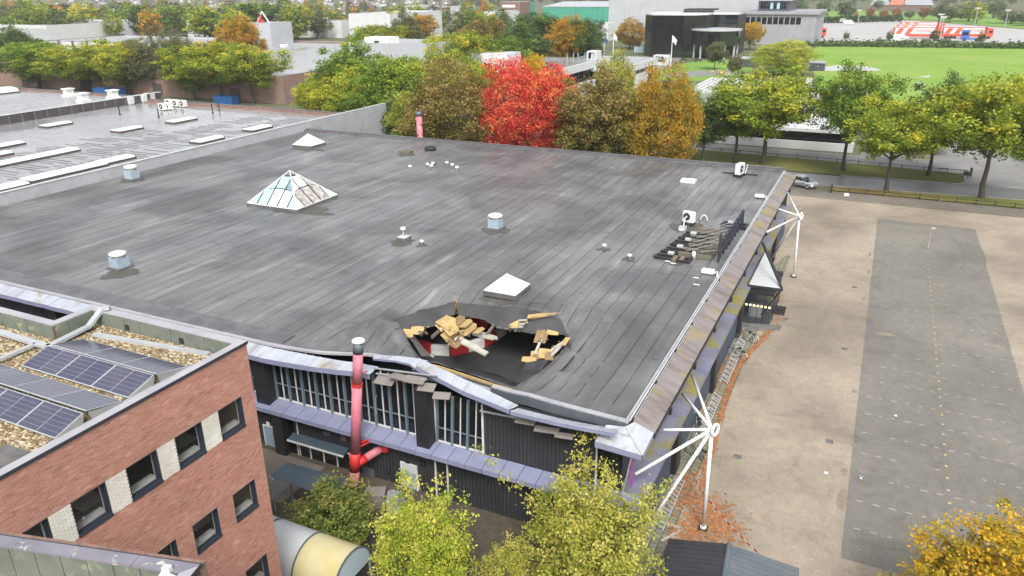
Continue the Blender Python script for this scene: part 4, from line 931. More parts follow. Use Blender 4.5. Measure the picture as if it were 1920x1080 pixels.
# pyramid rooflights
def pyramid(c, s, h, label, old, panes):
    t = thing('pyramid_rooflight', label, 'rooflight', c); x, y, z = c; zb = z+.28
    MB().box(x-s-.06, x+s+.06, y-s-.06, y+s+.06, z-.06, zb).build('kerb', 'roof_kerb', t)
    ap = Vector((x, y, zb+h)); cs = [Vector((x-s, y-s, zb+.02)), Vector((x+s, y-s, zb+.02)), Vector((x+s, y+s, zb+.02)), Vector((x-s, y+s, zb+.02))]
    n = len(panes[0]) if panes else 3
    for f in range(4):
        a, b_ = cs[f], cs[(f+1) % 4]
        if not panes:
            MB().slab([a, b_, ap], .03).build('face', old, t)
        else:
            mid = .47
            for i in range(n):
                u0, u1 = i/n, (i+1)/n; g = .012
                lo0, lo1 = a.lerp(b_, u0+g), a.lerp(b_, u1-g); m0, m1 = a.lerp(ap, mid), b_.lerp(ap, mid)
                # the panes run straight up, so the outer ones are cut by the hip
                def top(u, lim):
                    k = min(2*u, 2*(1-u)); k = min(k, lim); base = a.lerp(b_, u); up = (ap-a.lerp(b_, .5))
                    return base+up*k
                q = [lo0, lo1, top(u1-g, mid), top(u0+g, mid)]
                if i == 0: q = [lo0, lo1, top(u1-g, mid)]
                if i == n-1: q = [lo0, lo1, top(u0+g, mid)]
                MB().slab(q, .02).build('pane', panes[f % len(panes)][i], t)
                if min(2*(u0+g), 2*(1-u0-g)) > mid+.02 or min(2*(u1-g), 2*(1-u1+g)) > mid+.02:
                    q = [top(u0+g, mid+.03), top(u1-g, mid+.03), top(u1-g, 9), top(u0+g, 9)]
                    MB().slab(q, .02).build('pane', ('pane_blue' if f == 0 else 'skylight'), t)
        fb = MB(); fb.bar(a, ap, .09, .06)
        fb.bar(a, b_, .1, .06); fb.build('glazing_bar', 'white_paint', t)
    if not panes and old == 'skylight_old':
        for f in range(4):
            a, b_ = cs[f], cs[(f+1) % 4]
            for u in (.25, .5, .75):
                MB().bar(a.lerp(b_, u)+Vector((0, 0, .03)), a.lerp(b_, u)+(ap-a.lerp(b_, .5))*(2*min(u, 1-u))*.98+Vector((0, 0, .03)), .05, .05).build('glazing_bar', 'white_coping', t)
pyramid(G(550, 378, 7.0), 2.95, 2.75, 'large glazed pyramid rooflight with pale blue and dirty panes', 'skylight',
        [['pane_blue', 'pane_blue', 'skylight', 'skylight', 'pane_blue'], ['skylight', 'pyr_dirty', 'pyr_dirty', 'pyr_dirty', 'skylight'], ['skylight']*5, ['skylight']*5])
pyramid(G(951, 546, 7.0), 1.12, .95, 'white pyramid rooflight just behind the roof hole', 'skylight', None)
pyramid(G(580, 273, 7.0), 1.45, 1.25, 'small ribbed pyramid rooflight near the far left corner of the felt roof', 'skylight_old', None)
p = on_roof(1291, 340); tag(MB().box(p.x-.75, p.x+.75, p.y-.6, p.y+.6, p.z-.05, p.z+.2).build('flat_rooflight', 'skylight'), 'flat white rooflight near the far right of the felt roof', 'rooflight')
p = on_roof(761, 286); tag(MB().box(p.x-.75, p.x+.75, p.y-.5, p.y+.5, p.z-.05, p.z+.25).build('mossy_hatch', 'old_beam'), 'mossy flat hatch near the back kerb', 'hatch')
p = on_roof(807, 281); b = MB(); V = []
for i in range(20):
    for j in range(8):
        a, c = 2*math.pi*i/20, 2*math.pi*j/8; r = .55+.2*math.cos(c); V.append((p.x+r*math.cos(a), p.y+r*math.sin(a), p.z+.2+.2*math.sin(c)))
b.add(V, [(i*8+j, ((i+1) % 20)*8+j, ((i+1) % 20)*8+(j+1) % 8, i*8+(j+1) % 8) for i in range(20) for j in range(8)])
tag(b.build('tyre', 'rubber', None, True), 'black tyre lying by the back kerb of the roof', 'tyre')
def aircon(px, py, s, rot, label, fan_n=1):
    p = on_roof(px, py); t = thing('air_conditioner', label, 'air conditioner', p); c, sn = math.cos(rot), math.sin(rot)
    Mx = Matrix.Translation(p) @ Matrix.Rotation(rot, 4, 'Z')
    b = MB(); b.obox(Mx @ Matrix.Translation((0, 0, .25)), .95*s, .4*s, .85*s, 0, 0); b.build('casing', 'white_paint', t)
    b = MB(); q = Mx @ Vector((-.12*s, -.2*s, .25+.45*s)); d = (Mx.to_3x3() @ Vector((0, -1, 0))); b.tube(q, q+d*.025, .31*s, n=18); b.build('fan_grille', 'frame_dark', t)
    b = MB(); b.tube(q+d*.026, q+d*.04, .09*s, n=10); b.build('fan_hub', 'white_frame', t)
    for k in (-.35, .35): MB().obox(Mx @ Matrix.Translation((k*s, 0, -.02)), .12, .75*s, .26, 0, 0).build('foot', 'black_paint', t)
    return p, Mx
p, M = aircon(1291, 421, 1.05, -.25, 'white air conditioner unit with round fan on the felt roof')
q = on_roof(1281, 431); tag(MB().box(q.x-.35, q.x+.25, q.y-.25, q.y+.25, q.z-.02, q.z+.3).tube(q+Vector((0, 0, .3)), q+Vector((0, .3, 1.0)), .07).build('silver_pipe', 'alu'), 'short silver pipe on a block below the air conditioner', 'pipe')
stub(1277, 437, .2, 'round white vent cap left of the air conditioner pipe')
q = on_roof(1313, 415); b = MB(); pr = q
for k in range(7):
    a = math.pi*k/6; n_ = q+Vector((-.3*math.cos(a)+.3, 0, .55*math.sin(a)+.05)); b.tube(pr, n_, .06, n=8) if k else None; pr = n_
tag(b.build('swan_neck_pipe', 'white_frame', None, True), 'white swan neck pipe right of the air conditioner', 'pipe')
p, M = aircon(1386, 330, 1.3, 1.35, 'slim white air conditioner standing sideways near the far right corner')
tag(MB().obox(Matrix.Translation(on_roof(1388, 326)) @ Matrix.Rotation(.1, 4, 'Z'), 3.6, .35, .12).build('rubber_mat', 'rubber'), 'long black rubber mat under the slim air conditioner', 'mat')
q = on_roof(1397, 326); tag(MB().tube(q, q+Vector((.15, .2, 1.0)), .05).build('thin_pipe', 'white_frame'), 'thin leaning white pipe beside the slim air conditioner', 'pipe')
for px, py, lb in ((1327, 512, 'white cable box with hose at the eave, nearer the roof hole'), (1424, 370, 'white cable box with hose at the eave, near the far corner')):
    p = on_roof(px, py); t = thing('cable_box', lb, 'box', p); MB().box(p.x-.42, p.x+.42, p.y-.3, p.y+.3, p.z+.05, p.z+.25).build('cover', 'white_paint', t); MB().box(p.x-.34, p.x+.34, p.y-.22, p.y+.22, p.z-.02, p.z+.05).build('foot', 'black_paint', t)
    b = MB(); q = p+Vector((.4, 0, .12))
    for k in range(7):
        n_ = p+Vector((.4+(-8.5-p.x-.4)*(k+1)/7, .5*math.sin(k*.9)-.2, .1)); b.tube(q, n_, .055, n=7); q = n_
    b.build('hose', 'white_frame', t, True)
for px, py in ((1305, 521), (1306, 534), (1252, 490), (1262, 494)):
    p = on_roof(px, py); tag(MB().box(p.x-.2, p.x+.2, p.y-.06, p.y+.06, p.z, p.z+.03).build('plastic_scrap', 'paper'), 'small white plastic scrap lying on the felt near the ballast frames', 'litter', 'plastic scraps on the roof')
# rooftop sign seen from behind: frames, props, ballast
sg = thing('rooftop_sign', 'rooftop letter sign seen from behind, propped on timber ballast beams', 'sign', on_roof(1375, 480))
XS = -9.15; ys = [onX(px, py, XS).y for px, py in ((1369, 490), (1408, 405))]
yL = np.linspace(G(1366, 494, 7).y, G(1404, 428, 7).y, 9)
for k, y in enumerate(yL):
    w_ = (yL[1]-yL[0])*.42; h = 1.35; b = MB()
    if k == 0:
        b.box(XS-.04, XS+.04, y-w_*.6, y+w_*.6, 7.05, 9.2); b.build('letter', 'black_paint', sg)
        MB().box(XS-.06, XS-.045, y-w_*.1, y+w_*.55, 8.0, 8.8).build('letter_panel', 'orange_paint', sg); continue
    b.bar((XS, y-w_, 7.1), (XS, y-w_*.5, 7.1+h), .12, .16); b.bar((XS, y+w_, 7.1), (XS, y+w_*.5, 7.1+h), .12, .16)
    if k % 2: b.bar((XS, y-w_, 7.1+h*.95), (XS, y+w_, 7.25), .12, .14)
    else: b.bar((XS, y-w_*.7, 7.1+h*.5), (XS, y+w_*.7, 7.1+h*.5), .12, .14)
    b.bar((XS, y-w_*.5, 7.1+h), (XS, y+w_*.5, 7.1+h), .12, .14); b.build('letter', 'frame_dark', sg)
    MB().bar((XS-.08, y, 7.1+h*.8), (XS-2.6, y-.4, 7.25), .035).build('prop', 'zinc', sg)
    if k % 2: MB().bar((XS-.08, y, 7.1+h*.35), (XS-1.9, y-.4, 7.25), .035).build('prop', 'zinc', sg)
for k, y in enumerate(np.linspace(G(1335, 488, 7).y, G(1335, 436, 7).y, 7)):
    x1 = XS-.55; x0 = x1-random.uniform(2.2, 2.6); xm = (x0+x1)/2
    MB().box(x0, xm-.02, y-.16, y+.14, 7.05, 7.33).build('ballast_beam', 'raw_timber' if k in (1, 6) else 'old_beam', sg); MB().box(xm+.02, x1, y-.14, y+.16, 7.05, 7.31).build('ballast_beam', 'old_beam', sg)
p = on_roof(1300, 485); tag(MB().lathe(p, [(.14, 0), (.14, .5), (.08, .58)], 10).build('upright_vent', 'white_paint', None, True), 'white upright vent cap at the corner of the ballast beams', 'vent')
for k, (px, py, w_) in enumerate(((1263, 483, 1), (1280, 470, 1), (1295, 457, 1), (1305, 445, .8), (1375, 424, .8))):
    p = on_roof(px, py); b = MB(); M = Matrix.Translation(p+Vector((0, 0, .12))) @ Matrix.Rotation(-.06, 4, 'Z')
    lb = ['flat black ballast frame nearest the roof hole', 'flat black ballast frame second from the roof hole', 'flat black ballast frame third from the roof hole', 'flat black ballast frame nearest the air conditioner', 'black ballast frame lying by the tall end of the letter sign'][k]
    t = thing('ballast_frame', lb, 'frame', p, 'flat black frames on the roof')
    for dy in (-.75, -.1, .75): MB().obox(M @ Matrix.Translation((0, dy*w_, 0)), 2.5*w_, .22, .14).build('bar', 'black_paint', t)
    MB().obox(M @ Matrix.Translation((1.25*w_+.09, 0, 0)), .16, 1.75*w_, .14).build('bar', 'black_paint', t); MB().obox(M @ Matrix.Translation((-.3, .3, .12)), .45, .3, .16).build('weight', 'white_coping', t)
for px, py, lb in ((1266, 487, 'short timber block under the nearest ballast frame, left one'), (1279, 488, 'short timber block under the nearest ballast frame, right one')):
    p = on_roof(px, py); tag(MB().box(p.x-.15, p.x+.15, p.y-.5, p.y+.4, p.z, p.z+.2).build('timber_block', 'raw_timber'), lb, 'timber')
# chimneys
ch = thing('chimney_pipe', 'tall pink and red chimney pipe leaning before the hall, with a red elbow', 'chimney', (-23.3, 27.8, 0))
f0 = Vector((-23.3, 27.8, 0)); ft = onY(672, 640, 27.8); D = ft-f0
def cp(z): return f0+D*(z/ft.z)
zz = lambda py: onY(667, py, 27.8).z
for n_, a, c, r, m in (('pipe', 0, zz(882), .27, 'pink_paint'), ('pipe', zz(882), zz(848), .29, 'red_paint'), ('pipe', zz(848), zz(722), .27, 'pink_paint'), ('pipe', zz(718), zz(660), .255, 'pink_paint'), ('cowl', zz(660), zz(642), .275, 'slate_metal')): MB().tube(cp(a), cp(c), r, n=20).build(n_, m, ch, True)
MB().tube(cp(zz(722)), cp(zz(718)), .30, n=20).build('collar', 'red_paint', ch); MB().lathe(cp(zz(641)), [(.1, 0), (.33, .05), (.33, .12), (.28, .16)], 18).build('cap', 'skylight_old', ch)
e0 = cp(zz(872)); e1 = onY(716, 840, 29.2); em = e0.lerp(e1, .42)
MB().tube(e0, em, .24, n=16).build('elbow', 'red_paint', ch, True); MB().tube(em, e1, .23, n=16).build('elbow', 'pink_paint', ch, True); MB().tube(e1, e1+Vector((.35, .15, -.05)), .25, n=16).build('elbow_collar', 'red_paint', ch, True)
b0, b1 = cp(zz(832)), onY(697, 823, 28.7); MB().bar(b0, b1, .07).bar(b0+Vector((0, 0, -.3)), b1+Vector((0, 0, -.12)), .07).bar(b0.lerp(b1, .5), b0.lerp(b1, .5)+Vector((0, 0, -.25)), .05).build('bracket', 'red_paint', ch)
MB().bar(cp(zz(705)), onY(688, 696, 28.6), .07).build('bracket', 'pink_paint', ch)
c2 = onY(788, 264, 89.5); tp = onY(786, 209, 89.5); t = thing('chimney_pipe', 'pink chimney pipe with dark cowl rising behind the back kerb', 'chimney', (c2.x, 89.5, 0))
MB().tube((c2.x, 89.5, 0), (c2.x, 89.5, tp.z-.6), .42, n=18).build('pipe', 'pink_paint', t, True); MB().tube((c2.x, 89.5, tp.z-.6), (c2.x, 89.5, tp.z), .46, n=18).build('cowl', 'slate_metal', t, True)
# steel masts with struts on the plaza
def mast(foot, nodepx, eaves, others, label):
    foot = Vector(foot); nd = onY(nodepx[0], nodepx[1], foot.y); t = thing('strut_mast', label, 'mast', foot)
    MB().tube(foot+Vector((0, 0, .15)), nd, .10, n=14).build('pole', 'white_paint', t, True); MB().tube(foot+Vector((0, 0, .1)), foot+Vector((0, 0, .2)), .17, n=8).build('foot_plate', 'white_paint', t); MB().box(foot.x-.24, foot.x+.24, foot.y-.24, foot.y+.24, -.02, .1).build('footing', 'rubber', t)
    b = MB(); V = []
    for i in range(20):
        for j in range(8):
            a, c = 2*math.pi*i/20, 2*math.pi*j/8; r = .30+.085*math.cos(c); V.append((nd.x+.15+.085*math.sin(c)+.1*math.cos(a), nd.y+r*math.cos(a)*.8+0, nd.z+r*math.sin(a)))
    b.add(V, [(i*8+j, ((i+1) % 20)*8+j, ((i+1) % 20)*8+(j+1) % 8, i*8+(j+1) % 8) for i in range(20) for j in range(8)]); b.build('ring', 'white_paint', t, True)
    for px, py in eaves: MB().tube(nd, onX(px, py, -7.25), .072, n=12).build('strut', 'white_paint', t, True)
    for q in others: MB().tube(nd, q, .085, n=12).build('strut', 'white_paint', t, True)
mast((-5.03, 32.7, 0), (1335, 805), [(1298, 703), (1280, 738), (1244, 806)], [onX(1191, 889, -8.0), Vector((-7.75, 30.8, 0))], 'white steel mast with fanned struts beside the near roof corner')
mast((-5.18, 72.5, 0), (1499, 405), [(1476, 361), (1460, 392), (1437, 435)], [G(1444, 489, 0)], 'white steel mast with fanned struts beside the entrance canopy')
# entrance: glass porch and ribbed triangular canopy
po = thing('glass_porch', 'dark roofed glass entrance porch with a row of warm lamps', 'porch', (-6.6, 62, 0))
a, bq = G(1396, 606, 0), G(1443, 587, 0); yp0, yp1 = 59.6, 65.0; xq = -5.6; hz = 2.75
MB().box(XW, xq+.1, yp0-.1, yp1, hz, hz+.28).build('roof', 'black_paint', po); MB().box(XW, xq-.05, yp0+.03, yp1, 0, .12).build('sill', 'concrete_foot', po)
for k in range(4):
    x0 = XW+.05+(xq-XW-.05)*k/4; x1 = XW+.05+(xq-XW-.05)*(k+1)/4
    MB().box(x0+.03, x1-.03, yp0, yp0+.02, .12, hz).build('pane', 'pane', po); MB().box(x0-.03, x0+.03, yp0-.02, yp0+.04, .12, hz).build('frame', 'frame_dark', po)
for k in range(4):
    y0_ = yp0+(yp1-yp0)*k/4; y1_ = yp0+(yp1-yp0)*(k+1)/4
    MB().box(xq-.02, xq, y0_+.03, y1_-.03, .12, hz).build('pane', 'pane', po); MB().box(xq-.04, xq+.03, y1_-.03, y1_+.03, .12, hz).build('frame', 'frame_dark', po)
MB().box(XW, xq-.06, yp0+.04, yp1, .122, .15).build('floor', 'slate_metal', po); MB().box(XW+.3, XW+1.3, yp0+1.4, yp0+2.2, .15, 1.1).build('counter', 'white_frame', po)
for k in range(7):
    x = XW+.25+k*.3; MB().lathe((x, yp0-.06, 1.75), [(.05, -.07), (.1, 0), (.05, .07)], 10).build('lamp', 'lamp_glow', po, True)
bl = G(1463, 588, 0); tag(MB().box(bl.x-.35, bl.x+.35, bl.y-.35, bl.y+.35, 0, .5).box(bl.x-.39, bl.x+.39, bl.y-.39, bl.y+.39, .5, .56).build('planter_block', 'rubber'), 'black cube block standing at the end of the porch ramp', 'block')
b = MB(); q0, q1 = G(1400, 608, 0), G(1458, 592, 0); b.slab([(XW+.1, 57.9, .3), (xq+.9, yp0-.2, .3), (xq+.9, yp0+.2, .3), (XW+.1, 59.0, .3)], .28); tag(b.build('ramp_kerb', 'concrete_foot'), 'low concrete kerb wall before the glass porch', 'kerb')
cn = thing('entrance_canopy', 'triangular white ribbed canopy with black frame beside the entrance', 'canopy', (-6.5, 66, 0))
A, B_, C_ = G(1404, 533, 3.4), G(1466, 541, 3.2), G(1438, 466, 3.9)
n = 15
for k in range(n):
    t0, t1 = k/n, (k+.86)/n
    MB().slab([A.lerp(C_, t0), B_.lerp(C_, t0), B_.lerp(C_, t1), A.lerp(C_, t1)], .05).build('rib', 'polycarb_white', cn)
for p, q, w_ in ((A, B_, .2), (B_, C_, .2), (A, C_, .15)): MB().bar(p-Vector((0, 0, .12)), q-Vector((0, 0, .12)), w_, .22).build('frame', 'black_paint', cn)
MB().bar(B_, onX(1430, 455, -7.3), .16).build('tie', 'black_paint', cn); MB().bar(B_-Vector((0, 0, .1)), (B_.x-1.6, B_.y+.8, 0), .1).build('post', 'black_paint', cn)
dk = G(1500, 420, 0); sheet('deck', GP((1450, 500), (1474, 478), (1482, 480), (1464, 530)), .02, 'mossy_slab')
q = G(1469, 393, 0); t = thing('blue_sign', 'small round blue sign on a post near the far mast', 'sign', q); MB().tube(q, q+Vector((0, 0, 2.6)), .05).build('post', 'zinc', t); MB().box(q.x-.5, q.x+.5, q.y-.08, q.y-.02, 1.8, 2.6).build('panel', 'sky_blue_sign', t)
# bicycles and racks
def wheel(b, c, r, ax, m=0):
    V = []; n = 20; up = Vector((0, 0, 1)); 
    for i in range(n):
        for j in range(6):
            a, cc = 2*math.pi*i/n, 2*math.pi*j/6; rr = r+.022*math.cos(cc); side = ax.cross(up)
            V.append(c+ax*(rr*math.cos(a))+up*(rr*math.sin(a))+side*(.022*math.sin(cc)))
    b.add(V, [(i*6+j, ((i+1) % n)*6+j, ((i+1) % n)*6+(j+1) % 6, i*6+(j+1) % 6) for i in range(n) for j in range(6)], m)
    return b
def bicycle(a, c, label):
    a = Vector(a); c = Vector(c); ax = (c-a).normalized(); ctr = (a+c)/2; t = thing('bicycle', label, 'bicycle', ctr, 'bicycles at the rack'); r = .34; Lb = .54
    F, Bk = ctr+ax*-Lb+Vector((0, 0, r)), ctr+ax*Lb+Vector((0, 0, r)); side = ax.cross(Vector((0, 0, 1)))
    for w_ in (F, Bk):
        wo_ = wheel(MB(), w_, r, ax).build('wheel', 'rubber', t, True); sp = MB()
        for k in range(8): sp.bar(w_, w_+(ax*math.cos(k*.785)+Vector((0, 0, 1))*math.sin(k*.785))*(r-.02), .008)
        attach(sp.build('spokes', 'alu'), wo_)
    U = Vector((0, 0, 1)); bb = ctr+U*.3+ax*.08; st = ctr+U*.85+ax*.22; hd = ctr+U*.85-ax*.36
    fr = MB()
    for p, q in ((bb, st), (bb, hd), (bb+ax*-.02+U*.28, hd-U*.12), (bb, Bk), (st-U*.12, Bk), (hd, F), (hd, hd+U*.2)): fr.tube(p, q, .018, n=6)
    fr.build('frame', 'black_paint', t); sd_ = MB(); sd_.obox(Matrix.Translation(st+U*.06) @ ax.to_track_quat('X', 'Z').to_matrix().to_4x4(), .26, .18, .08); sd_.build('saddle', 'rubber', t)
    hb = MB(); h0 = hd+U*.2; hb.tube(h0-side*.28+ax*.12, h0-side*.12, .014, n=6); hb.tube(h0-side*.12, h0+side*.12, .014, n=6); hb.tube(h0+side*.12, h0+side*.28+ax*.12, .014, n=6); hb.build('handlebar', 'alu', t)
    rk = MB(); rk.obox(Matrix.Translation(Bk+U*.42) @ ax.to_track_quat('X', 'Z').to_matrix().to_4x4(), .4, .14, .03); rk.build('carrier', 'black_paint', t)
    mg = MB(); pr = None
    for k in range(9):
        an = .2+k*.33; p = Bk+(ax*math.cos(an)+U*math.sin(an))*(r+.05)
        if pr is not None: mg.bar(pr, p, .06, .02, up=tuple(side))
        pr = p
    mg.build('mudguard', 'white_paint', t); ck = MB(); ck.tube(bb-side*.12, bb+side*.12, .02, n=6); ck.tube(bb-side*.02, bb+side*.02, .09, n=12); ck.build('crank', 'alu', t)
bicycle(G(1380, 637), G(1418, 645), 'black bicycle with white rear mudguard, the one nearer the porch'); bicycle(G(1361, 664), G(1400, 680), 'black bicycle leaning at the rack, the one nearer the camera')
bicycle(G(1305, 795), G(1312, 815), 'dark bicycle parked against the wall behind the near mast'); bicycle(G(1290, 850), G(1322, 868), 'dark bicycle behind the near mast, beside the barrier tape')
def rack(y0_, y1_, label):
    t = thing('bicycle_rack', label, 'bicycle rack', (-7.1, y0_, 0)); n = int((y1_-y0_)/.36)
    b = MB(); b.bar((-7.35, y0_, .06), (-7.35, y1_, .06), .05); b.bar((-6.85, y0_, .06), (-6.85, y1_, .06), .05); b.build('rail', 'alu', t)
    for k in range(n):
        y = y0_+.18+k*.36; h = .42 if k % 2 else .3; b = MB()
        for s in (-.05, .05):
            b.tube((-7.5, y+s, .09), (-7.3, y+s, h), .013, n=5); b.tube((-7.3, y+s, h), (-6.85, y+s, .09), .013, n=5)
        b.build('hoop', 'alu', t)
rack(48.6, 56.4, 'grey bicycle rack between the porch and the nearer black column'); rack(40.8, 46.6, 'grey bicycle rack along the blue wall in the middle'); rack(31.6, 36.3, 'grey bicycle rack by the near roof corner')
# barrier tape, paint corner, hut roof
def tape(pts, label):
    t = thing('barrier_tape', label, 'tape', pts[0]); d = 0; k = 0
    for a, c in zip(pts[:-1], pts[1:]):
        a, c = Vector(a), Vector(c); L_ = (c-a).length; n = max(1, int(L_/.25))
        for i in range(n):
            p, q = a.lerp(c, i/n), a.lerp(c, (i+1)/n); sagz = Vector((0, 0, -.25*math.sin(math.pi*(i+.0)/n))); sagq = Vector((0, 0, -.25*math.sin(math.pi*(i+1)/n)))
            MB().bar(p+sagz, q+sagq, .01, .085).build('stripe', 'red_paint' if k % 2 else 'white_paint', t); k += 1
tape([G(1297, 880, .95), G(1330, 938, .95), G(1455, 1064, .85)], 'red and white barrier tape stretched from the near mast across the paving')
tape([G(528, 1064, 1.0), G(600, 1078, .9), G(680, 1095, .9)], 'red and white barrier tape below the barrel vaulted walkway')
b = MB(); p0, p1, p2 = G(1230, 975), G(1279, 993), G(1240, 1015)
b.bar(p0+Vector((0, 0, .03)), p1+Vector((0, 0, .03)), .14, .05); b.bar(p1+Vector((.0, 0, .03)), p2+Vector((0, 0, .03)), .14, .05); tag(b.build('white_edging', 'white_mark'), 'white edging stones in an angle beside the hut roof', 'edging')
hut = thing('hut', 'small hut with black ribbed roof and a ridge, beside the fallen leaves', 'hut', G(1340, 1120, 0))
HA_, HBq, HC, HD = G(1253, 1014, 2.3), G(1366, 1020, 2.7), G(1480, 1095, 2.3), G(1230, 1130, 2.3)
dirx = (G(1366, 1020, 2.7)-G(1355, 1090, 2.7)).normalized(); 
r0 = G(1367, 1021, 2.7); r1 = r0-Vector((dirx.x, dirx.y, 0))*6
perp = Vector((-dirx.y, dirx.x, 0)); perp = perp if perp.x < 0 else -perp
for sgn, nm in ((1, 'a'), (-1, 'b')):
    wd = (G(1253, 1014, 2.35)-r0).length if sgn == 1 else 3.0
    for k in range(20):
        t0, t1 = k/20, (k+.93)/20
        a, c = r0.lerp(r1, t0), r0.lerp(r1, t1); o = perp*sgn*wd+Vector((0, 0, -.45))
        MB().slab([a, c, c+o, a+o] if sgn > 0 else [a, a+o, c+o, c], .03).build('roof_sheet', 'black_cladding' if sgn > 0 else 'slate_metal', hut)
MB().tube(r0+Vector((0, 0, .03)), r1+Vector((0, 0, .03)), .12, n=8).build('ridge', 'slate_metal', hut)
b = MB(); pp = [r0+perp*1.0*2.2, r0-perp*2.6, r1-perp*2.6, r1+perp*2.2]; b.prism([(p.x, p.y) for p in pp], 0, 2.1); b.build('wall', 'black_cladding', hut)
# lamp post on the dark field
q = G(1739, 467); t = thing('lamp_post', 'slim grey lamp post with short arm on the dark paved field', 'lamp post', q); hq = onY(1743, 427, q.y).z
MB().tube(q, (q.x, q.y, hq), .06, .045).build('pole', 'zinc', t); MB().bar((q.x, q.y, hq), (q.x+.25, q.y-.25, hq+.05), .16, .1).build('lamp_head', 'white_paint', t)
# bike shelter, crates and duct in the courtyard
sh = thing('bike_shelter', 'slate blue curved shelter roof before the ground floor windows', 'shelter', G(570, 930, 0))
zs = 2.25; c = [G(507, 893, zs), G(540, 874, zs), G(662, 908, zs), G(628, 938, zs)]
n = 8
for k in range(n):
    u0, u1 = k/n, (k+1)/n; f = lambda u: Vector((0, 0, .25*math.sin(math.pi*min(u*1.2, 1)*.5)))
    MB().slab([c[0].lerp(c[1], u0)+f(u0), c[3].lerp(c[2], u0)+f(u0), c[3].lerp(c[2], u1)+f(u1), c[0].lerp(c[1], u1)+f(u1)], .04).build('roof_panel', 'awning_blue', sh)
for q in (c[0], c[3], c[1], c[2]): MB().tube((q.x, q.y, 0), q, .05).build('post', 'zinc', sh)
w0, w1 = G(514, 935), G(538, 915); MB().slab([w0, w1, w1+Vector((0, 0, 1.2)), w0+Vector((0, 0, 1.2))], .1).build('side_panel', 'facade_grey', sh)
q = G(706, 945); tag(MB().obox(Matrix.Translation(q) @ Matrix.Rotation(.5, 4, 'Z'), 1.0, .8, .75, 0, 0).obox(Matrix.Translation(q+Vector((0, 0, .76))) @ Matrix.Rotation(.5, 4, 'Z'), 1.06, .86, .06, 0, 0).build('vent_box', 'soffit_board'), 'beige slatted metal box by the wall beside the lime green tree', 'box')
q = G(727, 955); b = MB(); prof = [(0, 0), (.9, 0), (.9, .35), (.65, .8), (.25, .95), (0, .85)]; M = Matrix.Translation(q) @ Matrix.Rotation(.5, 4, 'Z')
b.add([M @ Vector((x, y, z)) for y in (-.45, .45) for x, z in prof], [tuple(range(5, -1, -1)), tuple(range(6, 12))]+[(i, (i+1) % 6, 6+(i+1) % 6, 6+i) for i in range(6)]); tag(b.build('vent_hood', 'zinc'), 'grey rounded metal hood half hidden by the lime green tree', 'hood')
# barrel vaulted walkway
vt = thing('vaulted_walkway', 'barrel vaulted walkway with milky white and yellowed panels', 'walkway', G(600, 1075, 0))
ct = G(664, 1031, 3.5); rv = 1.32; yc = ct.y-.25; zc = 3.5-rv
def arcp(x, k, n=14, r=rv): a = math.pi*k/n; return Vector((x, yc-r*math.cos(a), zc+r*math.sin(a)))
xe3 = ct.x; 
for i in range(5):
    x1 = xe3-i*2.25; x0 = x1-2.25+.03; n = 14; b = MB(); V = []
    for k in range(n+1): V += [arcp(x0, k), arcp(x1-.03, k)]
    b.add(V, [(2*k, 2*k+1, 2*k+3, 2*k+2) for k in range(n)]); b.build('vault_panel', 'polycarb_yellow' if i == 0 else 'polycarb_white', vt, True)
    b = MB()
    for k in range(n): b.bar(arcp(x1, k, r=rv+.02), arcp(x1, k+1, r=rv+.02), .07, .05, up=(1, 0, 0))
    b.build('hoop', 'slate_metal', vt)
b = MB(); b.add([arcp(xe3-.01, k, r=rv-.02) for k in range(15)], [tuple(range(15))]); b.build('end_panel', 'cap_blue', vt)
for s in (-1, 1): MB().box(xe3-11.3, xe3, yc+s*rv-.04, yc+s*rv+.04, zc-.1, zc).build('gutter', 'zinc', vt)
for k in range(6):
    for s in (-1, 1): x = xe3-.1-k*2.25; MB().box(x-.04, x+.04, yc+s*rv-.04, yc+s*rv+.04, 0, zc-.1).build('post', 'zinc', vt)
# ------------------------------------------------------------------ brick office building at the left
BX, BYN, ZT, ZF = -18.9, 17.65, 14.5, 13.95
br = thing('brick_building', 'red brick office building with gravel roof and dark framed windows', 'building', (-26, 12, 0))
ROWS = [(12.62, 11.42), (9.14, 7.93), (5.70, 4.5), (2.3, 1.1)]
COLS = [(15.95, 17.06), (14.11, 15.23), (12.28, 13.42), (10.47, 11.59), (8.65, 9.80), (6.8, 7.95)]
Y0 = 5.0
pm('mortar', (0.46, 0.37, 0.33), (0.38, 0.30, 0.26), 2, .9)
def m_brickgeo(name, stops):
    m, nt, b, lk = base_mat(name); t = attr(nt, 'tone').outputs['Fac']; c = ramp(nt, lk, t, stops); v = coords(nt, lk)
    n = nz(nt, lk, v, .8, 5, .65); c = mix(nt, lk, 1.0, c, ramp(nt, lk, n, [(.3, (.88, .87, .86)), (.55, (1, 1, 1)), (.72, (1.14, 1.17, 1.19))]), 'MULTIPLY')
    lk.new(c, b.inputs['Base Color']); b.inputs['Roughness'].default_value = .85; bump(nt, lk, b, nz(nt, lk, v, 60, 3), .3, .004)
m_brickgeo('brick_pieces', L3((0.27, 0.115, 0.082), (0.355, 0.16, 0.115), (0.41, 0.20, 0.15), (0.47, 0.28, 0.225))); m_brickgeo('white_brick_pieces', L3((0.50, 0.49, 0.43), (0.60, 0.59, 0.53), (0.68, 0.67, 0.62)))
def in_open(y, z, m=0.0):
    for zt, zb in ROWS:
        for a, c in COLS:
            if a-m < y < c+m and zb-m < z < zt+m: return True
    return False
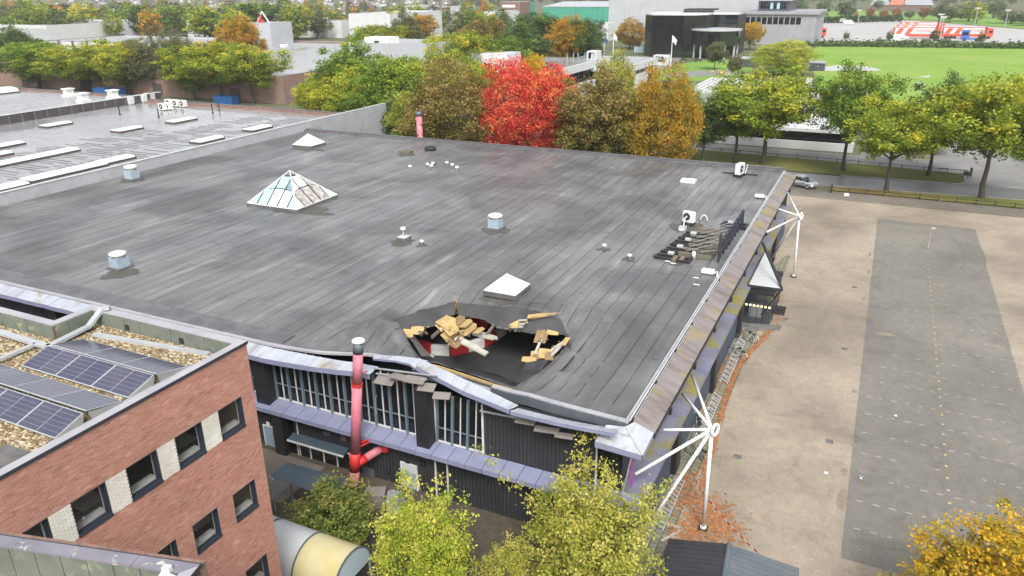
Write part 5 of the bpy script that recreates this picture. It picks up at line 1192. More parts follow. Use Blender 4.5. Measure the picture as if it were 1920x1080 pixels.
# backing wall as cells round the openings
ysp = sorted({Y0, BYN}|{v for p in COLS for v in p}); zsp = sorted({0.0, ZT-.02}|{v for p in ROWS for v in p})
b = MB()
for ya, yb in zip(ysp[:-1], ysp[1:]):
    for za, zb in zip(zsp[:-1], zsp[1:]):
        if not in_open((ya+yb)/2, (za+zb)/2): b.box(BX-.30, BX-.007, ya, yb, za, zb)
b.box(-26.8, BX-.30, BYN-.3, BYN-.012, 0, ZT-.02)
b.build('wall', 'mortar', br)
def bricks(name, test, mat, y0, y1, z0, z1):
    V = []; F = []; T = []; row = 0; z = z0
    while z+.053 <= z1+.001:
        y = y0-(.11 if row % 2 else 0)
        while y < y1:
            a, c = max(y, y0), min(y+.205, y1)
            if c-a > .03:
                # cut at openings
                ok = test((a+c)/2, z+.028) and test(a+.004, z+.028) and test(c-.004, z+.028)
                if not ok:
                    for q in [v for p in COLS for v in p]:
                        if a < q < c:
                            for s, e in ((a, q), (q, c)):
                                if e-s > .03 and test((s+e)/2, z+.028): a, c, ok = s, e, True; break
                if ok:
                    o = len(V); x0, x1 = BX-.02, BX+random.uniform(-.003, .003); zz_ = z+.053
                    V += [(x0, a, z), (x0, c, z), (x0, c, zz_), (x0, a, zz_), (x1, a, z), (x1, c, z), (x1, c, zz_), (x1, a, zz_)]
                    F += [(o+4, o+5, o+6, o+7), (o, o+1, o+5, o+4), (o+3, o+7, o+6, o+2), (o, o+4, o+7, o+3), (o+1, o+2, o+6, o+5)]; T += [min(1, max(0, random.gauss(.5, .17)))]*5
            y += .22
        z += .0655; row += 1
    me = bpy.data.meshes.new(name); me.from_pydata(V, [], F); me.materials.append(MATS[mat]); at_ = me.attributes.new('tone', 'FLOAT', 'FACE'); at_.data.foreach_set('value', T); me.update()
    o = link(name, me, br); o['kind'] = 'stuff'; return o
def white(y, z):
    zt, zb = ROWS[0]
    return zb < z < zt and y < 16.0 and not in_open(y, z) and y > 6.5
bricks('red_brickwork', lambda y, z: not in_open(y, z) and not white(y, z), 'brick_pieces', Y0+2, BYN, 1.5, ZT-.05)
for i in range(5): bricks('white_brick_panel', white, 'white_brick_pieces', COLS[i+1][1], COLS[i][0], ROWS[0][1]+.004, ROWS[0][0])
# windows
for r, (zt, zb) in enumerate(ROWS[:3]):
    for ci, (a, c) in enumerate(COLS):
        w = MB(); x = BX-.13
        w.box(x, BX+.02, a, c, zb-.02, zb+.07); w.box(x, BX-.005, a, a+.03, zb+.07, zt); w.box(x, BX-.005, c-.03, c, zb+.07, zt); w.box(x, BX-.005, a+.03, c-.03, zt-.03, zt)
        w.box(x-.05, x, a+.0, a+.09, zb+.07, zt-.03); w.box(x-.05, x, c-.09, c, zb+.07, zt-.03); w.box(x-.05, x, a+.09, c-.09, zt-.1, zt-.03); w.box(x-.05, x, a+.09, c-.09, zb+.07, zb+.11)
        w = w.build('window', 'frame_dark', br); attach(MB().box(x-.035, x-.025, a+.09, c-.09, zb+.11, zt-.1).build('pane', 'pane'), w)
        attach(MB().box(BX-.52, BX-.19, a+.02, c-.02, zb+.1, zb+.15).build('sill_board', 'white_paint'), w)
        attach(MB().box(x-.058, x-.051, c-.13, c-.09, zb+.15, zt-.1).build('blind_rail', 'white_frame'), w)
        if (r, ci) in ((0, 3), (1, 1)): attach(MB().lathe((BX-.35, a+.45, zb+.11), [(.05, 0), (.06, .12), (.02, .2)], 8).build('sill_pot', 'white_paint'), w)
for (zt, zb) in ROWS[:3]:
    b = MB(); b.box(-24.5, BX-.31, Y0, BYN-.31, zb-1.05, zb-.95); b.build('room_floor', 'soffit_board', br)
    for y in (7.8, 11.9, 15.6): MB().box(-21.6, -20.2, y-.4, y+.4, zb-.25, zb-.2).build('desk', 'white_frame', br)
MB().box(-24.6, -24.5, Y0, BYN-.3, 0, 13.6).build('inner_wall', 'facade_grey', br)
# gravel roof, parapets
rf = sheet('_tmp', [(-60, Y0), (BX-.25, Y0), (BX-.25, BYN-.3), (-26.45, BYN-.3), (-26.45, 15.75), (-60, 15.75)], ZF, 'pebbles'); rf.name = 'gravel_roof'; del rf['kind']; attach(rf, br)
MB().box(-60, BX-.3, Y0, 15.7, 12.9, ZF-.01).build('roof_slab', 'interior', br)
b = MB(); b.box(BX-.28, BX+.03, Y0, BYN+.03, ZT-.015, ZT+.02); b.box(-26.8, BX-.285, BYN-.32, BYN+.03, ZT-.015, ZT+.02); b.box(-26.8, -26.44, 15.75, BYN-.325, ZT-.015, ZT+.02); b.box(-60, -26.445, 15.70, 16.02, ZT-.013, ZT+.022); b.build('coping', 'coping_grey', br)
b = MB(); b.box(BX+.031, BX+.045, Y0, BYN+.045, ZT-.09, ZT+.015); b.build('coping_edge', 'frame_dark', br)
for k in range(9):
    x = -26.3+k*.82; MB().box(x, x+.8, BYN-.36, BYN-.30, ZF-.02, ZT-.02).build('parapet_felt', 'green_felt', br)
for k in range(3): MB().box(-26.43, -26.38, 15.76+k*.52, 15.76+k*.52+.5, ZF-.02, ZT-.02).build('parapet_felt', 'green_felt', br)
for k in range(6): MB().box(-26.4-(k+1)*1.5, -26.4-k*1.5-.02, 15.64, 15.70, ZF-.02, ZT-.02).build('parapet_felt', 'green_felt', br)
b = MB(); b.box(-60, -26.8, 15.71, 16.0, 0, ZT-.02); b.box(-26.798, -26.45, 15.71, BYN-.302, 0, ZT-.022); b.build('rear_wall', 'red_brick', br)
for px in (238, 340): p = onY(px, 612+(px-238)*.24, BYN-.37); MB().box(p.x-.1, p.x+.1, BYN-.4, BYN-.37, ZF+.08, ZF+.3).build('overflow', 'rubber', br)
# loose gravel on top
V = []; F = []
for _ in range(9000):
    x = random.uniform(-31, BX-.3); y = random.uniform(7.5, BYN-.4)
    if x < -26.4 and y > 15.6: continue
    s = random.uniform(.022, .05); o = len(V); V += [(x-s, y, ZF+.01), (x, y-s*.8, ZF+.01), (x+s, y, ZF+.01), (x, y+s*.8, ZF+.01), (x+random.uniform(-.3, .3)*s, y, ZF+s*.9)]; F += [(o, o+1, o+4), (o+1, o+2, o+4), (o+2, o+3, o+4), (o+3, o, o+4)]
me = bpy.data.meshes.new('gravel'); me.from_pydata(V, [], F); me.materials.append(MATS['pebbles']); me.update(); o = link('gravel', me, br); o['kind'] = 'stuff'
# cable trays
def tray(pts, label, w_=.26, z=ZF+.18):
    t = thing('cable_tray', label, 'cable tray', Vector(pts[0])*1.0)
    for a, c in zip(pts[:-1], pts[1:]): MB().bar(a, c, w_, .1).build('section', 'alu', t)
    for p in pts[1:-1]: MB().box(p.x-.12, p.x+.12, p.y-.12, p.y+.12, ZF, p.z-.04).build('foot', 'rubber', t)
T_ = lambda px, py, z=ZF+.18: G(px, py, z)
tray([T_(206, 577, ZT+.12), T_(192, 578, ZT+.12), T_(166, 612), T_(90, 650)], 'silver cable tray stepping over the parapet and running to the solar panels'); tray([T_(90, 650), T_(-40, 611)], 'silver cable tray running left along the gravel roof')
tray([T_(66, 645), T_(-30, 686)], 'narrow silver cable tray branching towards the left edge', .14); tray([T_(176, 627, ZF+.05), T_(392, 664, ZF+.05)], 'long flat white strip lying on the gravel behind the solar panels', .2, ZF+.05)
MB().box(T_(207, 580, ZT).x-.05, T_(207, 580, ZT).x+.08, BYN-.05, BYN+.02, ZT-.3, ZT+.2).build('tray_bracket', 'zinc', br)
# solar panels: each is a thing with its own frame
PW, PD = 1.74, 1.05
def panel_proto():
    t = lthing('solar_panel', 'x', 'solar panel'); 
    b = MB(); b.box(-PW/2, PW/2, -PD/2, PD/2, -.035, -.004); b.build('frame', 'alu', t)
    b = MB(); b.box(-PW/2+.03, -.012, -PD/2+.03, PD/2-.03, -.0035, .001); b.build('cells', 'solar_cells', t); b = MB(); b.box(.012, PW/2-.03, -PD/2+.03, PD/2-.03, -.0035, .001); b.build('cells', 'solar_cells', t)
    return t
proto = panel_proto(); first = True
def prow(name, pr_far, pr_near, zf, zn, n, which):
    """a row running left from its right end; far and near pixel of that end, with heights"""
    global first
    a, c = G(*pr_far, zf), G(*pr_near, zn); d = a-c; tilt = math.atan2(d.z, d.y); sc = Vector((0, d.y, d.z)).length/PD
    xr = (a.x+c.x)/2
    for k in range(n):
        loc = Vector((xr-PW/2-k*(PW+.015), (a.y+c.y)/2, (zf+zn)/2)); pos = ['right end', 'second from the right', 'third from the right', 'fourth from the right', 'fifth from the right'][k]
        lb = 'solar panel of the %s row, %s' % (which, pos)
        if first: o = proto; o.location = loc; first = False; o['label'] = lb; o['group'] = 'solar panels on the gravel roof'
        else: o = dup(proto, loc, 0, lb, 'solar panels on the gravel roof')
        o.rotation_euler = (tilt, 0, 0); o.scale = (1, sc, 1)
    return a, c
zl, zh = ZF+.12, ZF+.42
ends = [prow('A', (345, 685), (299, 702), zl, zh, 3, 'farthest'), prow('B', (290, 703), (238, 745), zh, zl, 3, 'second'), prow('C', (224, 750), (166, 771), zl, zh, 5, 'third'), prow('D', (158, 775), (100, 821), zh, zl, 5, 'nearest')]
for i in (0, 2):
    lo, hi, hi2, lo2 = ends[i][0], ends[i][1], ends[i+1][0], ends[i+1][1]; x = max(lo.x, lo2.x)+.06
    t = thing('panel_mount', 'metal end plate of the %s pair of solar panel rows' % ('far' if i == 0 else 'near'), 'mount', (x, lo.y, ZF))
    MB().slab([(x, lo.y, zl-.1), (x, lo.y, zl-.02), (x, hi.y, zh-.05), (x, hi.y+.1, zl-.1)], .02).build('plate', 'zinc', t); MB().slab([(x, lo2.y, zl-.1), (x, hi2.y-.1, zl-.1), (x, hi2.y, zh-.05), (x, lo2.y, zl-.02)], .02).build('plate', 'zinc', t)
    b = MB(); b.bar((x, lo2.y-.2, ZF+.06), (x, lo.y+.15, ZF+.06), .07, .05); b.build('rail', 'zinc', t)
    for y in np.linspace(lo2.y-.1, lo.y+.1, 5): MB().box(x-.12, x+.12, y-.1, y+.1, ZF, ZF+.06).build('pad', 'rubber', t)
q = G(10, 855, ZF+.06); tag(MB().obox(Matrix.Translation(q) @ Matrix.Rotation(.05, 4, 'Z'), 1.0, .8, .05).build('paving_slab', 'concrete_foot'), 'grey concrete slab on the gravel at the left edge', 'slab')
# ------------------------------------------------------------------ neighbouring roof corner, bottom left
ZP = 15.2; a, c = G(-60, 994, ZP), G(378, 1058, ZP); d = (c-a).normalized(); n_ = Vector((d.y, -d.x, 0)); wP = .30
pr = thing('roof_parapet', 'lichen spotted parapet with dark coping at the bottom left corner', 'parapet', a)
L_ = (c-a).length; k = 0
for k in range(4):
    p, q = a+d*(L_*k/4), a+d*(L_*(k+1)/4-.012); MB().slab([p+n_*wP, (q if k < 3 else c-d*wP)+n_*wP, q if k < 3 else c, p], .05).build('coping', 'lichen_coping', pr)
MB().bar(a-n_*.012+Vector((0, 0, -.04)), c-n_*.012+Vector((0, 0, -.04)), .02, .09).build('coping_edge', 'frame_dark', pr)
e = c+n_*3.2
MB().slab([c+n_*wP-d*wP+n_*.01, e-d*wP, e, c+n_*.01], .05).build('coping', 'coping_grey', pr); MB().bar(c+d*.012, e+d*.012, .02, .09).build('coping_edge', 'frame_dark', pr)
for k in range(9):
    p, q = a+d*(L_*k/9)+n_*(wP-.04), a+d*(L_*(k+1)/9-.02)+n_*(wP-.04); p.z = q.z = ZP-.06
    MB().slab([p+Vector((0, 0, -.9)), q+Vector((0, 0, -.9)), q, p], .04).build('parapet_felt', 'green_felt', pr)
b = MB(); pts = [a+n_*.02, c+n_*.02-d*.02, e-d*.02, a+n_*3.2]; b.prism([(p.x, p.y) for p in pts], 0, ZP-1.0); b.build('wall', 'brown_brick', pr)
b = MB(); b.slab([a+n_*.03+Vector((0, 0, -1.2)), c-d*.03+n_*.03+Vector((0, 0, -1.2)), c-d*.03+n_*.03+Vector((0, 0, -.06)), a+n_*.03+Vector((0, 0, -.06))], .2); b.build('parapet_wall', 'brown_brick', pr)
q = G(314, 1071, ZP); t = thing('camera_mast', 'white camera housing with cable at the end of the parapet', 'camera', q)
MB().obox(Matrix.Translation(q) @ Matrix.Rotation(.25, 4, 'Z'), .16, .12, .12, 0, 0).build('housing', 'white_paint', t); MB().box(q.x-.05, q.x+.55, q.y-.16, q.y-.02, q.z-.06, q.z+.0).build('bracket', 'white_paint', t); MB().tube(q+Vector((-.08, 0, .05)), q+Vector((-.18, -.12, -.15)), .012, n=6).build('cable', 'white_paint', t)
# ------------------------------------------------------------------ neighbouring low halls at the left
def flat_hall(name, label, x0, x1, y0, y1, zr, zp, roofm, wallm, cope, pw=.5, cat='building', kerb='roof_kerb'):
    t = thing(name, label, cat, ((x0+x1)/2, (y0+y1)/2, 0))
    o = MB().box(x0+pw, x1-pw, y0+pw, y1-pw, zr-.4, zr).build('roof', roofm, t)
    b = MB(); b.box(x0, x1, y0, y0+pw, 0, zp); b.box(x0, x1, y1-pw, y1, 0, zp); b.box(x0, x0+pw, y0+pw, y1-pw, 0, zp); b.box(x1-pw, x1, y0+pw, y1-pw, 0, zp); b.build('wall', wallm, t)
    e = .03; b = MB(); b.box(x0-e, x1+e, y0-e, y0+pw+e, zp+.002, zp+.06); b.box(x0-e, x1+e, y1-pw-e, y1+e, zp+.002, zp+.06); b.box(x0-e, x0+pw+e, y0+pw+e, y1-pw-e, zp+.002, zp+.06); b.box(x1-pw-e, x1+e, y0+pw+e, y1-pw-e, zp+.002, zp+.06); b.build('coping', cope, t)
    return t
X2a, X2b, Y2 = -118.2, -74.15, 106.5
h2 = thing('white_edged_hall', 'low hall with wet roof, white skylights and white concrete edge wall', 'building', (-95, 80, 0)); ZW, ZPP = 7.45, 8.2
MB().box(X2a, X2b-.3, -10, 96, 7.0, ZW).build('roof', 'wet_roof', h2)
b = MB(); b.box(X2b-.32, X2b, -10, Y2, 0, ZPP); b.build('side_wall', 'concrete_block', h2)
for k in range(29):
    MB().box(X2b-.36, X2b+.05, -10+k*4.02, -10+k*4.02+3.98, ZPP+.002, ZPP+.07).build('coping', 'white_coping', h2)
for r in range(5):
    for k in range(3):
        y0_ = 86.7+k*6.6; MB().box(X2b+.002, X2b+.035, y0_, y0_+6.55, 2.6+r*1.12, 2.6+r*1.12+1.09).build('wall_block', 'concrete_block', h2)
MB().box(X2a, X2b-.33, 96, 96.35, 0, 8.0).build('back_wall', 'brown_brick', h2); MB().box(X2a, X2b-.34, 95.95, 96.4, 8.002, 8.06).build('back_coping', 'coping_dark', h2)
b = MB(); b.box(X2a-.4, X2a, -10, 99.5, 0, 8.75); b.build('ridge_wall', 'dark_wall', h2); MB().box(X2a-.5, X2a+.06, -10, 99.6, 8.752, 8.85).build('ridge_coping', 'white_coping', h2)
for k in range(42):
    y = 12+k*2.05; MB().box(X2a+.002, X2a+.06, y, y+.22, ZW, 8.7).build('buttress', 'concrete_foot', h2)
# raised felt ribs that stand out of the water film
b = MB()
for k in range(70):
    y = 42+k*.78
    for s in range(3):
        x0 = -77.5-random.uniform(0, 2)-s*6.0; L_ = random.uniform(3.2, 5.6); 
        if y > 92 or random.random() < .12 or (s == 2 and y > 76): continue
        b.box(x0-L_, x0, y, y+random.uniform(.16, .3), ZW-.01, ZW+.02)
b.build('felt_rib', 'roof_kerb', h2)
h3 = thing('far_wet_hall', 'low hall with glossy wet roof beyond the dark buttressed wall', 'building', (-145, 60, 0))
MB().box(-230, X2a-.5, -10, 98, 7.0, 7.6).build('roof', 'wet_roof', h3); MB().box(-230, X2a-.6, 98, 98.4, 0, 8.0).build('back_wall', 'brown_brick', h3); MB().box(-230, X2a-.6, 97.95, 98.45, 8.002, 8.07).build('back_coping', 'coping_dark', h3)
def skylight(px0, py0, px1, py1, wd, z, label, h=.22, arch=False):
    a, c = G(px0, py0, z), G(px1, py1, z); y0_, y1_ = min(a.y, c.y), max(a.y, c.y); x = (a.x+c.x)/2
    t = thing('strip_rooflight', label, 'rooflight', (x, y0_, z), 'white rooflights on the wet roof')
    MB().box(x-wd/2-.08, x+wd/2+.08, y0_-.08, y1_+.08, z-.05, z+.25).build('kerb', 'dark_wall', t)
    n = max(1, int((y1_-y0_)/3))
    for k in range(n):
        ya, yb = y0_+(y1_-y0_)*k/n, y0_+(y1_-y0_)*(k+1)/n-.03; b = MB(); m = 6; V = []
        for i in range(m+1):
            q = math.pi*i/m; V += [(x-wd/2*math.cos(q), ya, z+.25+h*math.sin(q)**.6), (x-wd/2*math.cos(q), yb, z+.25+h*math.sin(q)**.6)]
        b.add(V, [(2*i, 2*i+1, 2*i+3, 2*i+2) for i in range(m)]+[tuple(range(0, 2*m+2, 2))[::-1], tuple(range(1, 2*m+2, 2))]); b.build('dome', 'skylight', t)
S = [((82, 240), (128, 232), 1.9, 'second rooflight from the buttressed wall, standing free'), ((215, 249), (262, 241), 1.9, 'rooflight in the middle of the wet roof'), ((318, 232), (362, 224), 1.9, 'rooflight below the row of round fan units'), ((462, 247), (504, 239), 1.9, 'rooflight nearest the far end of the white wall'), ((365, 270), (412, 260), 1.9, 'rooflight beside the white wall, second from its far end'),
     ((-40, 284), (40, 270), 1.9, 'rooflight cut off at the left edge of the wet roof, upper one'), ((-40, 299), (18, 289), 1.9, 'rooflight cut off at the left edge of the wet roof, lower one'), ((-60, 325), (135, 282), 2.1, 'long rooflight strip running in from the left edge'), ((190, 309), (242, 296), 2.0, 'short rooflight at the end of the strip along the white wall'), ((52, 343), (188, 309), 2.1, 'long rooflight strip along the white wall'), ((-60, 371), (44, 346), 2.1, 'rooflight strip along the white wall at the left edge')]
for (a0, a1), (b0, b1), wd, lb in S: skylight(a0, a1, b0, b1, wd, ZW, lb)
for px, py, s, lb in ((242, 196, .9, 'small fan unit by the buttressed wall, leftmost'), (267, 192, .9, 'small fan unit by the buttressed wall, second'), (281, 189, .9, 'small fan unit by the buttressed wall, rightmost')):
    p = G(px, py, ZW); tag(MB().box(p.x-s, p.x+s, p.y-.5, p.y+.5, p.z+.2, p.z+1.3).box(p.x-s*.8, p.x+s*.8, p.y-.4, p.y+.4, p.z-.02, p.z+.2).tube((p.x, p.y-.5, p.z+.75), (p.x, p.y-.54, p.z+.75), .4, n=12).build('fan_unit', 'white_frame'), lb, 'fan unit')
for k, (px, py) in enumerate(((306, 207), (316, 206), (318, 199), (331, 200), (344, 201))):
    p = G(px, py, ZW); t = thing('round_fan_unit', 'white condenser with round black fan, %s of the cluster' % ['front left', 'front right', 'rear left', 'rear middle', 'rear right'][k], 'fan unit', p, 'fan units on the wet roof')
    MB().box(p.x-.6, p.x+.6, p.y-.35, p.y+.35, p.z+.12, p.z+1.15).build('casing', 'white_paint', t); MB().tube((p.x, p.y-.35, p.z+.66), (p.x, p.y-.4, p.z+.66), .4, n=16).build('fan', 'rubber', t); MB().tube((p.x, p.y-.4, p.z+.66), (p.x, p.y-.43, p.z+.66), .15, n=12).build('hub', 'white_paint', t); MB().box(p.x-.5, p.x+.5, p.y-.25, p.y+.25, p.z-.02, p.z+.12).build('foot', 'rubber', t)
for px, py, lb in ((130, 181, 'white roof cowl on the far wet roof, left one'), (157, 190, 'white roof cowl on the far wet roof, middle one'), (213, 184, 'white roof cowl on the far wet roof, right one')):
    p = G(px, py, 7.6); tag(MB().box(p.x-.9, p.x+.9, p.y-.9, p.y+.9, p.z-.02, p.z+.35).box(p.x-.65, p.x+.65, p.y-.65, p.y+.65, p.z+.35, p.z+1.3).box(p.x-.85, p.x+.85, p.y-.85, p.y+.85, p.z+1.3, p.z+1.5).build('roof_cowl', 'white_paint'), lb, 'ventilator')
skylight(-20, 177, 22, 172, 5.0, 7.6, 'wide white rooflight on the far wet roof', .8)
for px, py in ((225, 215), (298, 220), (399, 212), (411, 207)):
    p = G(px, py, ZW); tag(MB().tube(p, p+Vector((0, 0, 1.4)), .09, n=8).tube(p, p+Vector((0, 0, .1)), .2, n=8).build('marker_pole', 'rubber'), 'short dark marker pole standing on the wet roof', 'pole', 'marker poles on the wet roof')
# ------------------------------------------------------------------ car on the road
def car(loc, rot, paint, label):
    t = lthing('parked_car', label, 'car'); t.location = (0, 0, 0)
    def loft(secs, name, mat, par=t, smooth=True):
        b = MB(); m = len(secs[0][1]); V = []
        for x, ring in secs: V += [(x, y, z) for y, z in ring]
        n = len(secs); b.add(V, [(i*m+j, (i+1)*m+j, (i+1)*m+(j+1) % m, i*m+(j+1) % m) for i in range(n-1) for j in range(m)]+[tuple(range(m))[::-1], tuple(range((n-1)*m, n*m))]); return b.build(name, mat, par, smooth)
    def ring(w_, z0, z1, t_): return [(-w_, z0), (-w_*1.03, (z0+z1)/2), (-w_*t_, z1), (w_*t_, z1), (w_*1.03, (z0+z1)/2), (w_, z0)]
    loft([(-1.95, ring(.66, .42, .66, .9)), (-1.85, ring(.78, .26, .86, .92)), (-1.2, ring(.83, .22, .93, .93)), (0, ring(.84, .2, .92, .95)), (.9, ring(.83, .2, .9, .93)), (1.5, ring(.80, .22, .80, .9)), (1.85, ring(.7, .28, .66, .88)), (1.93, ring(.6, .38, .55, .9))], 'body', paint)
    gh = loft([(-1.82, ring(.70, .86, .9, .95)), (-1.35, ring(.72, .88, 1.36, .8)), (-.6, ring(.74, .9, 1.46, .76)), (.1, ring(.74, .9, 1.44, .76)), (.55, ring(.74, .9, 1.22, .8)), (1.1, ring(.72, .88, .92, .96))], 'cabin', 'car_glass')
    loft([(-1.45, ring(.62, 1.33, 1.375, .95)), (-.6, ring(.60, 1.40, 1.482, .93)), (.1, ring(.60, 1.38, 1.462, .93)), (.3, ring(.60, 1.33, 1.36, .95))], 'roof', paint)
    for x in (-.45, -1.3, .35):
        for s in (-1, 1): MB().bar((x, s*.755, .9), (x-.05 if x < .3 else x-.25, s*.60, 1.42), .07, .03).build('pillar', paint, t)
    for x in (-1.22, 1.2):
        for s in (-1, 1):
            w_ = MB().tube((x, s*.66, .3), (x, s*.85, .3), .3, n=18).build('wheel', 'rubber', t); attach(MB().tube((x, s*.851, .3), (x, s*.86, .3), .19, n=12).build('rim', 'alu'), w_)
    for s in (-1, 1):
        MB().obox(Matrix.Translation((1.80, s*.53, .66)) @ Matrix.Rotation(.5*s, 4, 'Z'), .12, .3, .15).build('headlight', 'white_frame', t); MB().box(-1.93, -1.84, s*.62-.09, s*.62+.09, .68, .86).build('taillight', 'red_paint', t); MB().box(.55, .72, s*.93-.09, s*.93+.09, .92, 1.04).build('mirror', paint, t)
    MB().box(1.925, 1.945, -.26, .26, .40, .51).build('number_plate', 'yellow_mark', t); MB().box(1.90, 1.935, -.4, .4, .55, .62).build('grille', 'rubber', t)
    t.location = loc; t.rotation_euler = (0, 0, rot); return t
cp_ = G(1507, 352); car((cp_.x-.15, cp_.y+.6, .02), -.52, 'car_silver', 'silver hatchback parked at the roadside behind the far roof corner')
gt = thing('drive_gate', 'low black gate beside the silver car', 'gate', G(1530, 359)); g0, g1 = G(1528, 359), G(1558, 361)
MB().box(g1.x-.09, g1.x+.09, g1.y-.09, g1.y+.09, 0, 1.15).build('post', 'black_paint', gt)
for z in (.35, .6, .85): MB().bar((g0.x-3, g0.y, z), (g1.x-.1, g1.y, z), .05).build('rail', 'black_paint', gt)
g0, g1 = G(1757, 327), G(1812, 332); gt = thing('park_gate', 'black bar gate on the tree verge beside a dark post', 'gate', g0)
MB().bar((g0.x, g0.y, .95), (g1.x, g1.y, .95), .07).bar((g0.x, g0.y, .25), (g1.x, g1.y, .25), .07).build('rail', 'black_paint', gt)
for k in range(14): p = g0.lerp(g1, k/13); MB().bar((p.x, p.y, .25), (p.x, p.y, .95), .035).build('bar', 'black_paint', gt)
p = G(1819, 331); MB().box(p.x-.14, p.x+.14, p.y-.14, p.y+.14, 0, 1.3).build('post', 'black_paint', gt)
p = G(1810, 334); t = thing('litter_bin', 'small black litter bin on legs beside the bar gate', 'bin', p); MB().box(p.x-.35, p.x+.35, p.y-.25, p.y+.25, .45, .95).build('body', 'black_paint', t)
for s in (-.25, .25): MB().box(p.x+s-.04, p.x+s+.04, p.y-.04, p.y+.04, 0, .45).build('leg', 'black_paint', t)
p = G(1587, 367); tag(MB().box(p.x-.3, p.x+.3, p.y-.15, p.y+.15, 0, .28).box(p.x-.24, p.x+.24, p.y-.1, p.y+.1, .28, .33).build('marker_stone', 'white_paint'), 'white block lying at the edge of the near verge', 'block')
# ------------------------------------------------------------------ trees
def leaf_mesh(name, C, tone, size, nrm_bias=.5, aspect=.62):
    n = len(C); N = NP.normal(size=(n, 3)); N[:, 2] = np.abs(N[:, 2])+nrm_bias; N /= np.linalg.norm(N, axis=1)[:, None]
    A = np.cross(N, NP.normal(size=(n, 3))); A /= np.linalg.norm(A, axis=1)[:, None]; B = np.cross(N, A)
    s = (size*NP.uniform(.6, 1.35, n))[:, None]
    V = np.empty((n*4, 3)); V[0::4] = C-A*s; V[1::4] = C-B*s*aspect; V[2::4] = C+A*s; V[3::4] = C+B*s*aspect
    me = bpy.data.meshes.new(name); me.vertices.add(n*4); me.vertices.foreach_set('co', V.ravel()); me.loops.add(n*4); me.loops.foreach_set('vertex_index', np.arange(n*4)); me.polygons.add(n); me.polygons.foreach_set('loop_start', np.arange(0, n*4, 4)); me.polygons.foreach_set('loop_total', np.full(n, 4))
    at_ = me.attributes.new('tone', 'FLOAT', 'FACE'); at_.data.foreach_set('value', np.clip(tone, 0, 1)); me.update(calc_edges=True); me.materials.append(MATS['lf_green']); return me
def crown_pts(seed, nclump, nleaf, rx, rz, zc, clump_r, lump=.3, kind='round', inner=.35, shoots=0):
    g = np.random.default_rng(seed); D = g.normal(size=(nclump, 3)); D /= np.linalg.norm(D, axis=1)[:, None]
    off = g.uniform(0, 50, 3); R = np.array([1+lump*2*mnoise.noise(tuple(d*1.6+off)) for d in D])
    rad = (inner+(1-inner)*g.uniform(0, 1, nclump)**.45)*R
    P = D*rad[:, None]; P[:, 2] = np.where(P[:, 2] < 0, P[:, 2]*.8, P[:, 2])
    if kind == 'cone': k = np.clip(1.05-.55*(P[:, 2]+.8)/1.8, .3, 1.1); P[:, 0] *= k; P[:, 1] *= k
    if kind == 'vase': k = np.clip(.75+.3*P[:, 2], .4, 1.1); P[:, 0] *= k; P[:, 1] *= k
    P = P*np.array((rx, rx, rz))+np.array((0, 0, zc))
    for k in range(shoots):          # upright leafy shoots above the crown
        a = g.uniform(0, 6.28); r = rx*g.uniform(.1, .75); m = nclump-1-k*7; lean = g.normal(0, .04, 2); h0 = zc+rz*g.uniform(.25, .6)
        for j in range(7): P[m-j] = (r*math.cos(a)+lean[0]*j, r*math.sin(a)+lean[1]*j, h0+j*rz*g.uniform(.085, .11))
    ct = np.clip(g.normal(.47, .23, nclump)+.12*(P[:, 2]-zc)/rz, .02, .98)
    Lp = np.repeat(P, nleaf, axis=0)+g.normal(size=(nclump*nleaf, 3))*np.array((clump_r, clump_r, clump_r*.62))
    T = np.repeat(ct, nleaf)+g.normal(0, .12, nclump*nleaf)
    return P, Lp, T
def trunk_mesh(name, P, zc, rz, r0=.022, n_limb=9, multi=1, seed=0):
    g = random.Random(seed); b = MB()
    idx = [g.randrange(len(P)) for _ in range(n_limb)]
    for m in range(multi):
        a0 = Vector((g.uniform(-.02, .02)*(multi > 1)*2, g.uniform(-.02, .02)*(multi > 1)*2, -.01)); pts = [a0]; lean = Vector((g.uniform(-.05, .05), g.uniform(-.05, .05), 0))*(1 if multi == 1 else 3)
        for k in range(1, 7): z = zc*1.25*k/6; pts.append(a0+lean*(k/6)+Vector((g.uniform(-.008, .008), g.uniform(-.008, .008), z)))
        for k in range(6): b.tube(pts[k], pts[k+1], r0*(1.25 if k == 0 else 1)*(1-.14*k), r0*(1-.14*(k+1)), n=8, cap=False)
    for i in idx:
        q = Vector(P[i]); z0 = g.uniform(.5, .95)*zc*.95; s = Vector((0, 0, min(z0, q.z*.8))); mid = s.lerp(q, .5)+Vector((g.uniform(-.02, .02), g.uniform(-.02, .02), .03)); b.tube(s, mid, r0*.5, r0*.32, n=6, cap=False); b.tube(mid, q, r0*.32, r0*.1, n=5, cap=False)
    me = bpy.data.meshes.new(name); me.from_pydata(b.v, [], b.f); me.materials.append(MATS['bark']); me.polygons.foreach_set('use_smooth', [True]*len(b.f)); me.update(); return me
VAR = {}
def variant(key, seed, nclump, nleaf, leaf, rx=.36, rz=.40, zc=.60, clump_r=.05, kind='round', lump=.3, inner=.35, multi=1, r0=.022, nl=9, shoots=0):
    P, Lp, T = crown_pts(seed, nclump, nleaf, rx, rz, zc, clump_r, lump, kind, inner, shoots)
    VAR[key] = (leaf_mesh('crown_'+key, Lp, T, leaf), trunk_mesh('trunk_'+key, P, zc, rz, r0, nl, multi, seed), rx, rz, zc)
for k in range(4): variant('mid%d' % k, 20+k, 480, 58, .0125, clump_r=.033, lump=.34, rx=.37, rz=.385, zc=.60)
